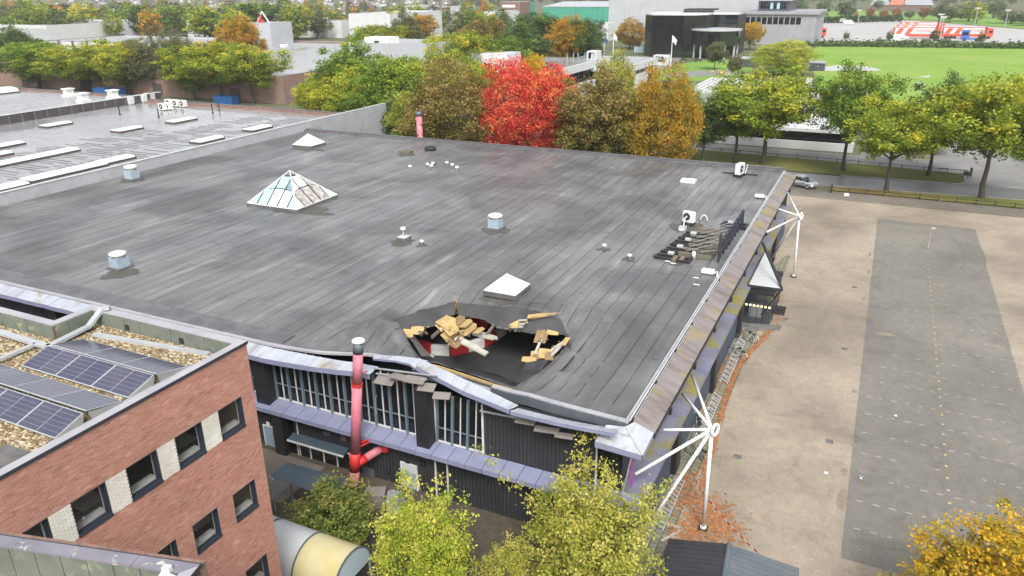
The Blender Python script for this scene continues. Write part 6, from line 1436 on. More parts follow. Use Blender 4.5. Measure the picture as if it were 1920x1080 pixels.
for k in range(3): variant('open%d' % k, 40+k, 330, 66, .0122, clump_r=.034, lump=.42, rx=.40, rz=.33, zc=.64, r0=.02, nl=14)
for k in range(2): variant('full%d' % k, 60+k, 640, 55, .0108, clump_r=.034, lump=.25, rx=.42, rz=.47, zc=.52, inner=.5)
for k in range(3): variant('far%d' % k, 80+k, 110, 16, .038, clump_r=.055, lump=.3, rx=.42, rz=.44, zc=.55, nl=4, r0=.03)
for k in range(1): variant('farcone%d' % k, 90+k, 90, 16, .036, clump_r=.05, lump=.15, rx=.3, rz=.45, zc=.52, kind='cone', nl=3, r0=.03)
TREES = {}
def tree(loc, h, wd, mat, var, label, group=None, name='tree', rot=None):
    cm, tm, rx, rz, zc = VAR[var]
    t = thing(name, label, 'tree', loc, group); s = wd/(2*rx*1.12); t.scale = (s, s, h/(zc+rz*1.08)); t.rotation_euler = (0, 0, random.uniform(0, 6.28) if rot is None else rot)
    tr = bpy.data.objects.new('trunk', tm); COL.objects.link(tr); tr.parent = t
    c = bpy.data.objects.new('crown', cm); COL.objects.link(c); c.parent = t
    c.material_slots[0].link = 'OBJECT'; c.material_slots[0].material = MATS[mat]
    return t
def tree_px(px, Y, top, wpx, mat, var, label, group=None, name='tree', rot=None):
    p = onY(px, top, Y); d = Vector((p.x, p.y, p.z-CAMZ)); depth = d.dot(AF); wd = wpx*depth/FPX
    return tree((p.x, Y, 0), p.z, wd, mat, var, label, group, name, rot)
def tree_base(bx, by, top, wpx, mat, var, label, group=None, name='tree', rot=None):
    q = G(bx, by); p = onY(bx, top, q.y); d = Vector((q.x, q.y, p.z/2-CAMZ)).dot(AF)
    return tree((q.x, q.y, 0), p.z, wpx*d/FPX, mat, var, label, group, name, rot)
# the row along the road at the right
tree_base(1377, 306, 160, 165, 'lf_green', 'open0', 'green tree nearest the far roof corner, first of the roadside row', name='plane_tree'); tree_base(1428, 308, 128, 215, 'lf_yg', 'open1', 'tall spreading green and yellow tree, second of the roadside row', name='plane_tree')
tree_base(1580, 320, 123, 165, 'lf_green', 'open2', 'dense green tree with dark slim trunk before the white pavilion end', name='plane_tree'); tree_base(1662, 358, 185, 185, 'lf_yg', 'open0', 'young yellow green tree on the near verge with bare trunk', name='plane_tree', rot=2.0)
tree_base(1740, 330, 148, 140, 'lf_dark', 'mid1', 'dark green tree behind the yellow green young tree', name='plane_tree'); tree_base(1840, 372, 132, 250, 'lf_yg', 'open1', 'large yellow green tree on the near verge at the right edge', name='plane_tree', rot=1.0)
tree_px(1960, 150, 150, 160, 'lf_yg', 'mid2', 'yellowing tree cut off by the right edge of the picture')
tree_px(1768, 140, 215, 70, 'lf_dark', 'full0', 'dark green bush behind the bar gate', name='bush'); tree_px(1330, 118, 175, 90, 'lf_dark', 'mid0', 'dark green tree between the orange tree and the roadside row')
# behind the hall
tree_px(1247, 99, 132, 150, 'lf_orange', 'full0', 'orange and yellow round tree behind the back kerb', name='autumn_tree'); tree_px(1120, 98, 140, 165, 'lf_brown', 'mid1', 'brownish green tree right of the red tree', name='autumn_tree')
tree_px(1185, 104, 175, 110, 'lf_olive', 'mid3', 'olive tree filling the gap left of the orange tree'); tree_px(967, 99, 97, 150, 'lf_red', 'full1', 'bright red maple towering behind the back kerb', name='maple_tree', rot=.4); tree_px(1037, 101, 118, 100, 'lf_red', 'mid2', 'thinner pinkish red tree at the right side of the red maple', name='maple_tree')
tree_px(838, 97, 122, 195, 'lf_brown', 'full0', 'broad brown and olive tree behind the pink chimney', name='autumn_tree', rot=2.5); tree_px(782, 100, 170, 120, 'lf_olive', 'mid0', 'olive tree beside the end of the concrete wall'); tree_px(1003, 122, 90, 70, 'lf_yellow', 'mid3', 'yellow treetop showing above the red maple')
tree_px(1160, 126, 100, 85, 'lf_limeyellow', 'open2', 'pale yellow airy tree before the white office', name='birch_tree'); tree_px(1285, 112, 150, 80, 'lf_green', 'mid1', 'green tree behind the orange tree'); tree_px(1215, 122, 148, 70, 'lf_yellow', 'mid0', 'small yellow tree left behind the orange tree')
MID = [(600, 120, 128, 105, 'lf_yg', 'mid0'), (655, 124, 82, 150, 'lf_green', 'mid1'), (690, 118, 118, 150, 'lf_yg', 'mid2'), (735, 114, 95, 150, 'lf_green', 'mid3'), (770, 118, 108, 130, 'lf_yg', 'mid0'), (640, 112, 150, 130, 'lf_yg', 'mid2'), (700, 110, 155, 130, 'lf_green', 'mid1'), (575, 126, 150, 60, 'lf_yg', 'open1'), (820, 130, 90, 120, 'lf_yg', 'mid1'), (870, 135, 95, 100, 'lf_green', 'mid3'), (745, 108, 175, 90, 'lf_dark', 'mid0'), (905, 128, 112, 70, 'lf_yg', 'mid2')]
W_ = ['leftmost', 'second from the left', 'third from the left', 'fourth from the left', 'fifth from the left', 'sixth from the left', 'seventh from the left', 'in the middle', 'eighth from the left', 'ninth from the left', 'tenth from the left', 'rightmost']
CN = {'lf_green': 'green', 'lf_olive': 'olive', 'lf_yg': 'yellow green', 'lf_dark': 'dark green', 'lf_yellow': 'yellow', 'lf_orange': 'orange', 'lf_brown': 'brownish', 'lf_greygreen': 'grey green', 'lf_redbrown': 'russet', 'lf_red': 'red', 'lf_limeyellow': 'pale yellow', 'lf_lime': 'lime green'}
for (px, Y, tp_, wp, m, v), wd in zip(sorted(MID), W_): tree_px(px, Y, tp_, wp, m, v, '%s tree in the thicket beyond the concrete wall, %s' % (CN[m], wd), 'trees beyond the concrete wall')
ROW2 = [(810, 175, 72, 80, 'lf_yg', 'mid1'), (850, 180, 58, 120, 'lf_yg', 'mid2'), (895, 185, 55, 110, 'lf_olive', 'mid0'), (945, 190, 62, 110, 'lf_green', 'mid3'), (975, 205, 42, 110, 'lf_dark', 'mid1'), (1015, 230, 22, 110, 'lf_dark', 'mid2'), (1062, 225, 26, 90, 'lf_orange', 'mid0'), (1096, 228, 28, 85, 'lf_dark', 'mid3'), (905, 215, 30, 90, 'lf_brown', 'mid2'), (760, 215, 20, 60, 'lf_greygreen', 'mid1'), (720, 205, 40, 110, 'lf_olive', 'mid3'), (680, 200, 45, 80, 'lf_yg', 'mid0')]
for (px, Y, tp_, wp, m, v), wd in zip(sorted(ROW2), W_): tree_px(px, Y, tp_, wp, m, v, '%s tree of the second belt before the white office, %s' % (CN[m], wd), 'second belt of trees')
ROWL = [(-40, 150, 61, 138, 'lf_dark', 'mid0'), (22, 155, 53, 120, 'lf_dark', 'mid1'), (52, 143, 75, 132, 'lf_green', 'mid2'), (135, 143, 83, 143, 'lf_yg', 'mid0'), (172, 143, 73, 103, 'lf_yg', 'open1'), (222, 143, 75, 114, 'lf_yg', 'mid2'), (262, 145, 71, 86, 'lf_greygreen', 'mid0'), (315, 145, 57, 86, 'lf_greygreen', 'open1'), (350, 143, 83, 120, 'lf_yg', 'mid2'), (400, 143, 73, 138, 'lf_yg', 'mid0'), (460, 143, 79, 143, 'lf_yg', 'open1'), (442, 185, 29, 86, 'lf_orange', 'mid3')]
for (px, Y, tp_, wp, m, v), wd in zip(ROWL, W_): tree_px(px, Y, tp_, wp, m, v, '%s street tree in the row before the brown brick hall, %s' % (CN[m], wd), 'street trees before the brown brick hall')
# park and yard trees at the right
for px, by, tp_, wp, m, v, lb, nm in ((1465, 142, 72, 120, 'lf_lime', 'full1', 'broad pale green willow at the meadow corner', 'willow_tree'), (1340, 131, 76, 42, 'lf_greygreen', 'mid0', 'small grey green tree on the lawn before the black glass building', 'tree'), (1377, 147, 103, 32, 'lf_greygreen', 'mid1', 'small dark conical tree beside the garden path', 'tree'), (1405, 94, 40, 46, 'lf_yellow', 'mid2', 'golden round tree beside the black glass drum', 'autumn_tree'), (1180, 92, 36, 62, 'lf_orange', 'full0', 'amber tree left of the black glass building', 'autumn_tree')): tree_base(px, by, tp_, wp, m, v, lb, None, nm)
for k, (px, by, tp_, m) in enumerate(((1387, 62, 24, 'lf_yellow'), (1409, 62, 17, 'lf_redbrown'), (1435, 60, 23, 'lf_yellow'), (1464, 62, 22, 'lf_orange'), (1485, 66, 31, 'lf_redbrown'), (1502, 80, 54, 'lf_greygreen'))): tree_base(px, by, tp_, 30, m, 'far%d' % (k % 3), '%s small tree in the row before the grey office, %s' % (CN[m], ['first', 'second', 'third', 'fourth', 'fifth', 'sixth'][k]), 'small trees before the grey office')
# small far bushes and trees along the yard
for k, (px, by, tp_, wp, m) in enumerate(((1540, 36, 0, 34, 'lf_dark'), (1585, 38, 0, 38, 'lf_dark'), (1605, 40, 25, 20, 'lf_redbrown'), (1630, 36, 15, 20, 'lf_redbrown'), (1655, 37, 18, 22, 'lf_redbrown'), (1680, 36, 15, 20, 'lf_redbrown'), (1705, 36, 18, 22, 'lf_greygreen'), (1730, 36, 12, 24, 'lf_redbrown'), (1760, 40, 5, 44, 'lf_greygreen'), (1780, 42, 12, 26, 'lf_dark'), (1815, 40, 0, 60, 'lf_olive'), (1830, 44, 12, 30, 'lf_yg'), (1862, 34, 0, 40, 'lf_dark'), (1895, 44, 18, 60, 'lf_greygreen'), (1925, 48, 22, 50, 'lf_greygreen'), (1645, 18, 0, 24, 'lf_dark'), (1500, 30, 0, 30, 'lf_dark'))): tree_base(px, by, tp_, wp, m, 'far%d' % (k % 3), '%s tree in the park beyond the truck yard' % CN[m], 'park trees beyond the truck yard', 'park_tree')
for k, (px, by, tp_, wp) in enumerate(((1667, 80, 58, 16), (1751, 80, 54, 20), (1838, 84, 60, 18), (1586, 76, 60, 14), (1510, 82, 62, 30), (1650, 84, 72, 24), (1700, 86, 73, 30), (1735, 85, 72, 26), (1770, 86, 72, 30))): tree_base(px, by, tp_, wp, 'lf_dark', 'far%d' % (k % 3), 'dark bush along the meadow edge before the truck yard', 'bushes along the meadow edge', 'bush')
# hedge line at the far meadow edge
hp = []
for _ in range(5200):
    px = random.uniform(1500, 2100); p = G(px, 84+(px-1500)*.012+random.uniform(-1.5, 3)); hp.append((p.x, p.y, abs(random.gauss(0, .9))+.2))
me = leaf_mesh('hedge', np.array(hp), NP.normal(.4, .2, len(hp)), .7); me.materials[0] = MATS['lf_dark']; tag(link('hedge', me), 'low ragged dark hedge along the far edge of the meadow', 'hedge', kind='stuff')
hp = []
for _ in range(2200):
    t_ = random.random(); p = G(1520+t_*170, 44-t_*4); hp.append((p.x+random.gauss(0, 1), p.y+random.gauss(0, 2), random.uniform(.3, 4)))
me = leaf_mesh('hedge', np.array(hp), NP.normal(.25, .15, len(hp)), .8); me.materials[0] = MATS['lf_dark']; tag(link('hedge', me), 'trimmed dark hedge behind the truck yard', 'hedge', kind='stuff')
# far trees in front of and among the houses
FG = []
def far_zone(n, x0, x1, y0, y1, mats, hmin, hmax, label, group):
    for _ in range(n):
        px = random.uniform(x0, x1); py = y0+(y1-y0)*random.random()**.8; p = G(px, py)
        if any(a < px < b_ and c < py < d_ for a, b_, c, d_ in FG): continue
        h = random.uniform(hmin, hmax); m = random.choice(mats); v = random.choice(('far0', 'far1', 'far2', 'far0', 'farcone0') if h > 7 else ('far0', 'far1', 'far2'))
        tree((p.x, p.y, 0), h, h*random.uniform(.75, 1.15), m, v, '%s tree %s' % (CN[m], label), '%s trees %s' % (CN[m], group), 'far_tree')
MX = ['lf_green', 'lf_olive', 'lf_yg', 'lf_greygreen', 'lf_dark', 'lf_yg', 'lf_olive', 'lf_greygreen', 'lf_green', 'lf_orange']
far_zone(120, -60, 800, 12, 40, MX, 9, 14, 'among the distant houses near the horizon', 'near the horizon')
far_zone(95, -60, 560, 46, 84, MX+['lf_green', 'lf_dark'], 13, 20, 'between the flat factory roofs and the houses', 'behind the factory roofs')
far_zone(60, 540, 960, 34, 80, MX+['lf_orange'], 10, 16, 'in the belt behind the second tree row', 'in the belt behind')
far_zone(34, 800, 1150, 2, 16, ['lf_greygreen', 'lf_dark', 'lf_olive'], 9, 14, 'on the skyline behind the green warehouse', 'on the skyline')
far_zone(40, 1480, 1930, -8, 10, ['lf_greygreen', 'lf_dark', 'lf_olive', 'lf_orange'], 9, 14, 'on the skyline beyond the farm roofs', 'beyond the farm')
tree_px(868, 400, 0, 20, 'lf_green', 'farcone0', 'tall narrow poplar above the yellow tree belt', None, 'poplar_tree')
wp_ = []
for _ in range(26000):
    px = random.uniform(-120, 2050); py = random.uniform(-20, 5); p = G(px, max(py, -12+ (0 if px < 960 else 0))) if py > -14 else None
    if p is None or p.y > 5200 or p.y < 0: continue
    wp_.append((p.x+random.gauss(0, 8), p.y+random.gauss(0, 15), abs(random.gauss(0, 4.5))+1))
me = leaf_mesh('woodland', np.array(wp_), NP.normal(.4, .25, len(wp_)), 3.2); me.materials[0] = MATS['lf_greygreen']; tag(link('distant_woodland', me), 'distant hazy woodland along the horizon', 'woodland', kind='stuff')
# ---- near trees and bushes at the bottom
def near(key, seed, nclump, nleaf, leaf, loc, h, wd, mat, label, name, **kw):
    variant(key, seed, nclump, nleaf, leaf, **kw); return tree(loc, h, wd, mat, key, label, None, name, kw.get('rot', 0.0))
q = G(620, 1000, 0)
def near_px(key, seed, nclump, nleaf, leaf, bx, by, top, wpx, mat, label, name, **kw):
    variant(key, seed, nclump, nleaf, leaf, **kw); q = G(bx, by); p = onY(bx, top, q.y); d = Vector((q.x, q.y, p.z*.5-CAMZ)).dot(AF)
    return tree((q.x, q.y, 0), p.z, wpx*d/FPX, mat, key, label, None, name, random.uniform(0, 6))
near_px('nshrub', 201, 460, 44, .019, 626, 1030, 925, 160, 'lf_shrub', 'feathery dark green shrub beside the vaulted walkway', 'shrub', rx=.42, rz=.46, zc=.50, clump_r=.042, lump=.3, multi=4, r0=.012, nl=14, inner=.4)
near_px('nlime', 202, 420, 44, .0120, 802, 1150, 925, 195, 'lf_lime', 'lime green leafy tree before the grey door', 'young_tree', rx=.40, rz=.46, zc=.52, clump_r=.034, lump=.32, multi=3, r0=.012, nl=16, inner=.35, shoots=5)
near_px('nbush', 203, 560, 44, .0110, 1100, 1150, 900, 290, 'lf_limeyellow', 'large yellowing green bush with upright shoots at the near roof corner', 'bush', rx=.46, rz=.45, zc=.50, clump_r=.03, lump=.3, multi=6, r0=.010, nl=30, inner=.35, shoots=9)
near_px('nbush2', 204, 260, 44, .013, 950, 1175, 1015, 130, 'lf_limeyellow', 'lower yellow green bush between the lime tree and the large bush', 'bush', rx=.46, rz=.45, zc=.5, clump_r=.036, lump=.3, multi=4, r0=.01, nl=16)
near_px('nyellow', 205, 600, 44, .0115, 1850, 1290, 975, 380, 'lf_yellow', 'golden yellow tree rising into the bottom right corner', 'autumn_tree', rx=.44, rz=.46, zc=.56, clump_r=.032, lump=.3, r0=.015, nl=16)
near_px('nyellow2', 206, 260, 44, .013, 1695, 1300, 1048, 140, 'lf_yellow', 'lower yellow crown at the bottom edge left of the golden tree', 'autumn_tree', rx=.44, rz=.46, zc=.56, clump_r=.034, lump=.3)
# ------------------------------------------------------------------ buildings further off
def text_mesh(s, size, depth=.03):
    cu = bpy.data.curves.new('txt', 'FONT'); cu.body = s; cu.size = size; cu.extrude = depth; cu.align_x = 'CENTER'; cu.align_y = 'CENTER'
    o = bpy.data.objects.new('txt', cu); COL.objects.link(o); bpy.context.view_layer.update()
    me = bpy.data.meshes.new_from_object(o); bpy.data.objects.remove(o); return me
def put_text(s, size, M, mat, parent, name='lettering', sx=1.0):
    me = text_mesh(s, size); me.transform(M @ Matrix.Diagonal((sx, 1, 1, 1))); me.materials.clear(); me.materials.append(MATS[mat]); o = link(name, me, parent); return o
FRONT = Matrix.Rotation(R_(90), 4, 'X')           # text in the XZ plane, read from -Y
def box_building(name, label, x0, x1, y0, y1, h, wall, roof, cope='white_coping', pw=.4, inset=.5):
    t = thing(name, label, 'building', ((x0+x1)/2, (y0+y1)/2, 0))
    b = MB(); b.box(x0, x1, y0, y0+pw, 0, h); b.box(x0, x1, y1-pw, y1, 0, h); b.box(x0, x0+pw, y0+pw, y1-pw, 0, h); b.box(x1-pw, x1, y0+pw, y1-pw, 0, h); b.build('wall', wall, t)
    MB().box(x0+pw, x1-pw, y0+pw, y1-pw, h-1, h-inset).build('roof', roof, t)
    e = .05; b = MB(); b.box(x0-e, x1+e, y0-e, y0+pw+e, h+.004, h+.12); b.box(x0-e, x1+e, y1-pw-e, y1+e, h+.004, h+.12); b.box(x0-e, x0+pw+e, y0+pw+e, y1-pw-e, h+.004, h+.12); b.box(x1-pw-e, x1+e, y0+pw+e, y1-pw-e, h+.004, h+.12); b.build('coping', cope, t)
    return t
# brown brick hall with big wet roof
c0 = G(535, 196); hB = onY(533, 143, c0.y).z; xl = G(433, 96, hB).x-60; yb = G(593, 77.5, hB).y
b2 = box_building('brown_brick_hall', 'brown brick hall with a large shiny wet roof', xl, c0.x, c0.y, yb, hB, 'brown_brick', 'wet_roof_far', 'coping_grey')
for k in range(4):
    x = c0.x-14-k*27; MB().box(x-3.4, x, c0.y-.06, c0.y-.002, .1, 3.2).build('shutter', 'dark_wall', b2)
for k in range(3):
    y = c0.y+4+k*12; w_ = MB().box(c0.x+.003, c0.x+.1, y, y+5, .1, 3.9).build('roller_door', 'facade_midgrey', b2)
    for r in range(3):
        for q in range(4): attach(MB().box(c0.x+.101, c0.x+.12, y+.2+q*1.2, y+1.2+q*1.2, 1.0+r*.95, 1.8+r*.95).build('pane', 'pane_black'), w_)
for px, py in ((533, 88), (480, 100)):
    p = G(px, py, hB-.5); MB().box(p.x-1, p.x+1, p.y-1, p.y+1, p.z, p.z+.9).build('roof_vent', 'white_paint', b2)
# white factory with red pillars
hC = 9.0; cR = G(337, 84, hC); xL = G(65, 78, hC).x; yB = G(402, 70.5, hC).y
b1 = box_building('white_factory', 'white factory with red pillars and a dark end wall', xL, cR.x, cR.y, yB, hC, 'facade_white', 'wet_roof_far', 'coping_dark', inset=.3)
MB().box(cR.x+.004, cR.x+.25, cR.y+2, yB-1, 3.0, hC-.4).build('dark_band', 'facade_anthracite', b1)
for k in range(9):
    x = cR.x-.5-k*(cR.x-xL)/9; MB().box(x-.3, x+.3, cR.y-.6, cR.y-.005, 0, hC+.3).build('pillar', 'brick_far', b1)
for k in range(4): y = cR.y+3+k*(yB-cR.y-5)/3; MB().box(cR.x+.26, cR.x+.9, y-.3, y+.3, 0, hC+.3).build('pillar', 'truck_red', b1)
MB().box(xL, cR.x-20, cR.y-9, cR.y-.65, 0, 4.5).build('annex', 'facade_white', b1)
# far left white halls
p0, p1 = onY(-60, 76, 260), onY(92, 74, 260); t = box_building('white_shed', 'tall white panelled shed at the far left edge', p0.x-60, p1.x, 260, 320, onY(60, 47, 260).z, 'facade_white', 'wet_roof_far')
for k in range(6):
    x = p1.x-k*13; MB().box(x-12.8, x-.2, 259.9, 259.99, 1, onY(60, 47, 260).z-1.5).build('wall_panel', 'facade_grey', t)
p0, p1 = onY(92, 74, 300), onY(165, 66, 300); box_building('low_white_annex', 'low white building right of the tall white shed', p0.x, p1.x, 300, 330, onY(120, 62, 300).z, 'facade_white', 'wet_roof_far')
# grey tower with red sculpture
Yt = 232; a, c = onY(470, 88, Yt), onY(511, 88, Yt); zt = onY(490, 44, Yt).z
t = box_building('grey_stair_tower', 'light grey windowless tower carrying a red emblem', a.x, c.x, Yt, Yt+12, zt, 'facade_grey', 'facade_midgrey')
for k in range(7): MB().box(a.x+.3, c.x-.3, Yt-.06, Yt-.003, .5+k*zt/7.4, .5+(k+.92)*zt/7.4).build('wall_panel', 'facade_grey', t)
q = onY(490, 43, Yt+2); em = thing('red_emblem', 'red three part emblem standing on the grey tower under a white gable frame', 'emblem', (q.x, Yt+2, zt))
zq = onY(490, 27, Yt+2).z; s = (zq-zt)/3.0
def diamond(cx, cz, r, ang):
    ca, sa = math.cos(ang), math.sin(ang); P = [(0, 0), (r*.58, r), (0, 2*r), (-r*.58, r)]
    pts = [(cx+u*ca-v*sa, cz+u*sa+v*ca) for u, v in P]; b = MB(); b.add([(u, Yt+1.7, v) for u, v in pts]+[(u, Yt+2.1, v) for u, v in pts], [(0, 1, 2, 3), (7, 6, 5, 4)]+[(i, 4+i, 4+(i+1) % 4, (i+1) % 4) for i in range(4)]); b.build('diamond', 'red_paint', em)
for an in (0, R_(120), R_(240)): diamond(q.x, zt+s*1.2, s*.9, an)
b = MB(); b.bar((q.x-3, Yt+3, zt), (q.x, Yt+3, zt+s*4), .35).bar((q.x+3, Yt+3, zt), (q.x, Yt+3, zt+s*4), .35); b.build('gable_frame', 'white_paint', em)
# other far sheds
def shed(px0, px1, pyb, pyt, Y, dep, wall, roof, label, arch=False):
    a, c = onY(px0, pyb, Y), onY(px1, pyb, Y); h = onY((px0+px1)/2, pyt, Y).z
    return box_building('far_shed', label, a.x, c.x, Y, Y+dep, max(h, 2.5), wall, roof)
shed(352, 393, 60, 40, 330, 40, 'facade_white', 'wet_roof_far', 'white shed with pale roof above the dark end wall'); shed(655, 732, 50, 26, 330, 50, 'facade_white', 'facade_white', 'wide white hall among the trees left of the poplar'); shed(756, 778, 18, 11, 520, 25, 'facade_white', 'facade_white', 'small bright shed near the horizon')
shed(908, 935, 30, 22, 400, 25, 'facade_white', 'facade_grey', 'white shed left of the red sign board building'); shed(540, 640, 46, 38, 360, 30, 'facade_white', 'wet_roof_far', 'white long shed above the shiny roof'); shed(845, 862, 34, 12, 420, 20, 'facade_grey', 'facade_grey', 'grey block just left of the poplar')
shed(655, 800, 100, 82, 165, 16, 'facade_grey', 'wet_roof_far', 'low flat building with rooftop box behind the thicket'); Yv = 168
p = onY(706, 84, Yv); v = thing('rooftop_plant_box', 'white rooftop plant box with dark louvre', 'plant box', p); hz_ = onY(706, 70, Yv).z
MB().box(onY(684, 80, Yv).x, onY(728, 80, Yv).x, Yv, Yv+5, p.z-.6, hz_).build('casing', 'white_paint', v); MB().box(onY(702, 80, Yv).x, onY(711, 80, Yv).x, Yv-.06, Yv-.003, p.z, p.z+(hz_-p.z)*.55).build('louvre', 'pane_black', v)
t = shed(937, 975, 28, 4, 430, 15, 'brick_far', 'roof_tile_grey', 'red brick block with a white name board near the green warehouse'); a, c = onY(942, 12, 430), onY(960, 12, 430)
MB().box(a.x, c.x+2, 429.9, 429.99, onY(950, 14, 430).z, onY(950, 9, 430).z).build('name_board', 'white_paint', t); MB().box(a.x-1, c.x+5, 429.7, 429.9, onY(950, 26, 430).z, onY(950, 21, 430).z).build('window_band', 'pane_blue', t)
# green warehouse and big white hall
a, c = onY(1020, 42, 520), onY(1141, 42, 520); hg = onY(1080, 12, 520).z
gw = thing('green_warehouse', 'long green panelled warehouse with pale roof', 'building', ((a.x+c.x)/2, 540, 0)); n = 12
for k in range(n): x0 = a.x+(c.x-a.x)*k/n; MB().box(x0, a.x+(c.x-a.x)*(k+1)/n-.2, 520, 520.3, 0, hg).build('wall_panel', 'facade_green', gw)
b = MB(); b.slab([(a.x-1, 519.7, hg), (c.x, 519.7, hg), (c.x, 560, hg+2.5), (a.x-1, 560, hg+2.5)], .4); b.build('roof', 'facade_grey', gw); b = MB(); b.box(a.x, c.x, 520.4, 560, 0, hg-.5); b.build('wall', 'facade_green', gw)
t = shed(975, 990, 20, 6, 450, 10, 'facade_green', 'facade_grey', 'small green shed beside the red brick block'); t = shed(1116, 1140, 62, 44, 380, 14, 'facade_white', 'facade_white', 'small white loading building below the green warehouse')
a, c = onY(1140, 58, 415), onY(1424, 60, 415); hw = onY(1140, -2, 415).z
wh = thing('white_distribution_hall', 'very large pale grey distribution hall filling the top centre', 'building', ((a.x+c.x)/2, 480, 0)); n = 9
for k in range(n): x0 = a.x+(c.x-a.x)*k/n; MB().box(x0, a.x+(c.x-a.x)*(k+1)/n-.06, 415, 415.4, 0, hw).build('wall_panel', 'facade_grey', wh)
MB().box(a.x, c.x, 415.5, 560, 0, hw-.3).build('body', 'facade_grey', wh); MB().box(a.x-.3, c.x+.3, 414.8, 560, hw+.01, hw+.4).build('coping', 'facade_white', wh)
# grey office at the yard
Yg = 380; a, c = onY(1388, 50, Yg), onY(1512, 45, Yg); h1 = onY(1450, 27, Yg).z; h2_ = onY(1450, 2, Yg).z
go = thing('grey_office', 'dark grey office with stepped roofs behind the row of autumn trees', 'building', ((a.x+c.x)/2, Yg+20, 0))
MB().box(a.x, c.x+4, Yg, Yg+40, 0, h1).build('lower_block', 'facade_midgrey', go); MB().box(a.x-1, c.x+5, Yg-1, Yg+41, h1+.004, h1+1.2).build('lower_roof', 'facade_midgrey', go)
x0, x1 = onY(1422, 10, Yg+6).x, onY(1480, 10, Yg+6).x; MB().box(x0, x1, Yg+6, Yg+36, h1+1.2, h2_).build('upper_block', 'facade_anthracite', go); MB().box(x0-1, x1+1, Yg+5, Yg+37, h2_+.004, h2_+1.0).build('upper_roof', 'facade_grey', go)
for k in range(8): x = x0+1+k*(x1-x0-2)/8; MB().box(x, x+(x1-x0-2)/8*.85, Yg+5.9, Yg+5.99, h1+2.2, h2_-.8).build('window', 'pane_blue' if k in (3, 5) else 'pane_black', go)
for k in range(10): x = a.x+2+k*(c.x-a.x-4)/10; MB().box(x, x+(c.x-a.x-4)/10*.8, Yg-.1, Yg-.01, h1-4.2, h1-1.2).build('window', 'pane_black', go)
# black glass building: faceted block, drum on columns
Yk = 299; bl = thing('black_glass_building', 'black mirror glass building with a drum raised on columns', 'building', onY(1290, 105, Yk))
a, c = onY(1207, 100, Yk), onY(1322, 100, Yk); zt = onY(1265, 29, Yk).z; n = 8; V = [onY(1207, 100, Yk+6), onY(1219, 100, Yk), onY(1278, 100, Yk), onY(1300, 100, Yk+2), onY(1322, 100, Yk+6)]
pts = [(p.x, p.y) for p in V]+[(V[-1].x, Yk+26), (V[0].x, Yk+26)]
for (p, q) in zip(pts[:4], pts[1:5]):
    L_ = math.hypot(q[0]-p[0], q[1]-p[1]); n = max(1, int(L_/2.6))
    for k in range(n):
        for r in range(5):
            u0, u1 = k/n, (k+.975)/n; z0_, z1_ = zt*r/5, zt*(r+.985)/5; A_ = (p[0]+(q[0]-p[0])*u0, p[1]+(q[1]-p[1])*u0); B2 = (p[0]+(q[0]-p[0])*u1, p[1]+(q[1]-p[1])*u1)
            j = random.uniform(-.05, .05); MB().slab([(A_[0], A_[1]+j, z0_), (B2[0], B2[1]-j, z0_), (B2[0], B2[1]-j*.5, z1_), (A_[0], A_[1]+j*.5, z1_)], .08).build('glass_panel', 'pane_black', bl)
b = MB(); b.prism([(x, y+.4) for x, y in pts], 0, zt-.3); b.build('core', 'black_paint', bl); b = MB(); b.prism(pts, zt+.01, zt+.5); b.build('roof_edge', 'facade_white', bl)
Yd = 304; cx = onY(1341, 90, Yd).x; rd = (onY(1386, 90, Yd).x-onY(1297, 90, Yd).x)/2; zd0, zd1 = onY(1341, 86, Yd-rd).z, onY(1341, 59, Yd-rd).z
n = 26
for k in range(n):
    a0, a1 = 2*math.pi*k/n, 2*math.pi*(k+.97)/n; MB().slab([(cx+rd*math.cos(a0), Yd+rd*math.sin(a0), zd0), (cx+rd*math.cos(a1), Yd+rd*math.sin(a1), zd0), (cx+rd*math.cos(a1), Yd+rd*math.sin(a1), zd1), (cx+rd*math.cos(a0), Yd+rd*math.sin(a0), zd1)], .1).build('drum_panel', 'pane_black', bl)
MB().lathe((cx, Yd, 0), [(rd-.3, zd0+.05), (rd-.3, zd1-.02)], 32).build('drum_core', 'black_paint', bl); MB().lathe((cx, Yd, zd1), [(rd+.5, 0), (rd+.5, .5), (rd-.2, .55)], 36).build('drum_rim', 'facade_grey', bl)
for k in range(11): an = 2*math.pi*k/11+.2; MB().tube((cx+(rd-.8)*math.cos(an), Yd+(rd-.8)*math.sin(an), 0), (cx+(rd-.8)*math.cos(an), Yd+(rd-.8)*math.sin(an), zd0), .35, n=10).build('column', 'concrete_block', bl)
a, c = onY(1280, 40, Yd+12), onY(1384, 40, Yd+12); z3 = onY(1330, 20, Yd+12).z
for k in range(9): x0 = a.x+(c.x-a.x)*k/9; MB().box(x0, a.x+(c.x-a.x)*(k+.97)/9, Yd+12, Yd+12.1, 0, z3-(1.5 if k > 4 else 0)).build('glass_panel', 'pane_black' if k not in (3, 6) else 'car_glass', bl)
MB().box(a.x, c.x, Yd+12.2, Yd+30, 0, z3-1.6).build('rear_core', 'black_paint', bl); MB().box(onY(1322, 24, Yd+12).x, c.x, Yd+11.5, Yd+20, z3-1.4, z3-.9).build('roof_edge', 'facade_white', bl); MB().box(a.x, onY(1336, 18, Yd+12).x, Yd+13, Yd+24, z3+.02, z3+.6).build('roof_edge', 'black_paint', bl)
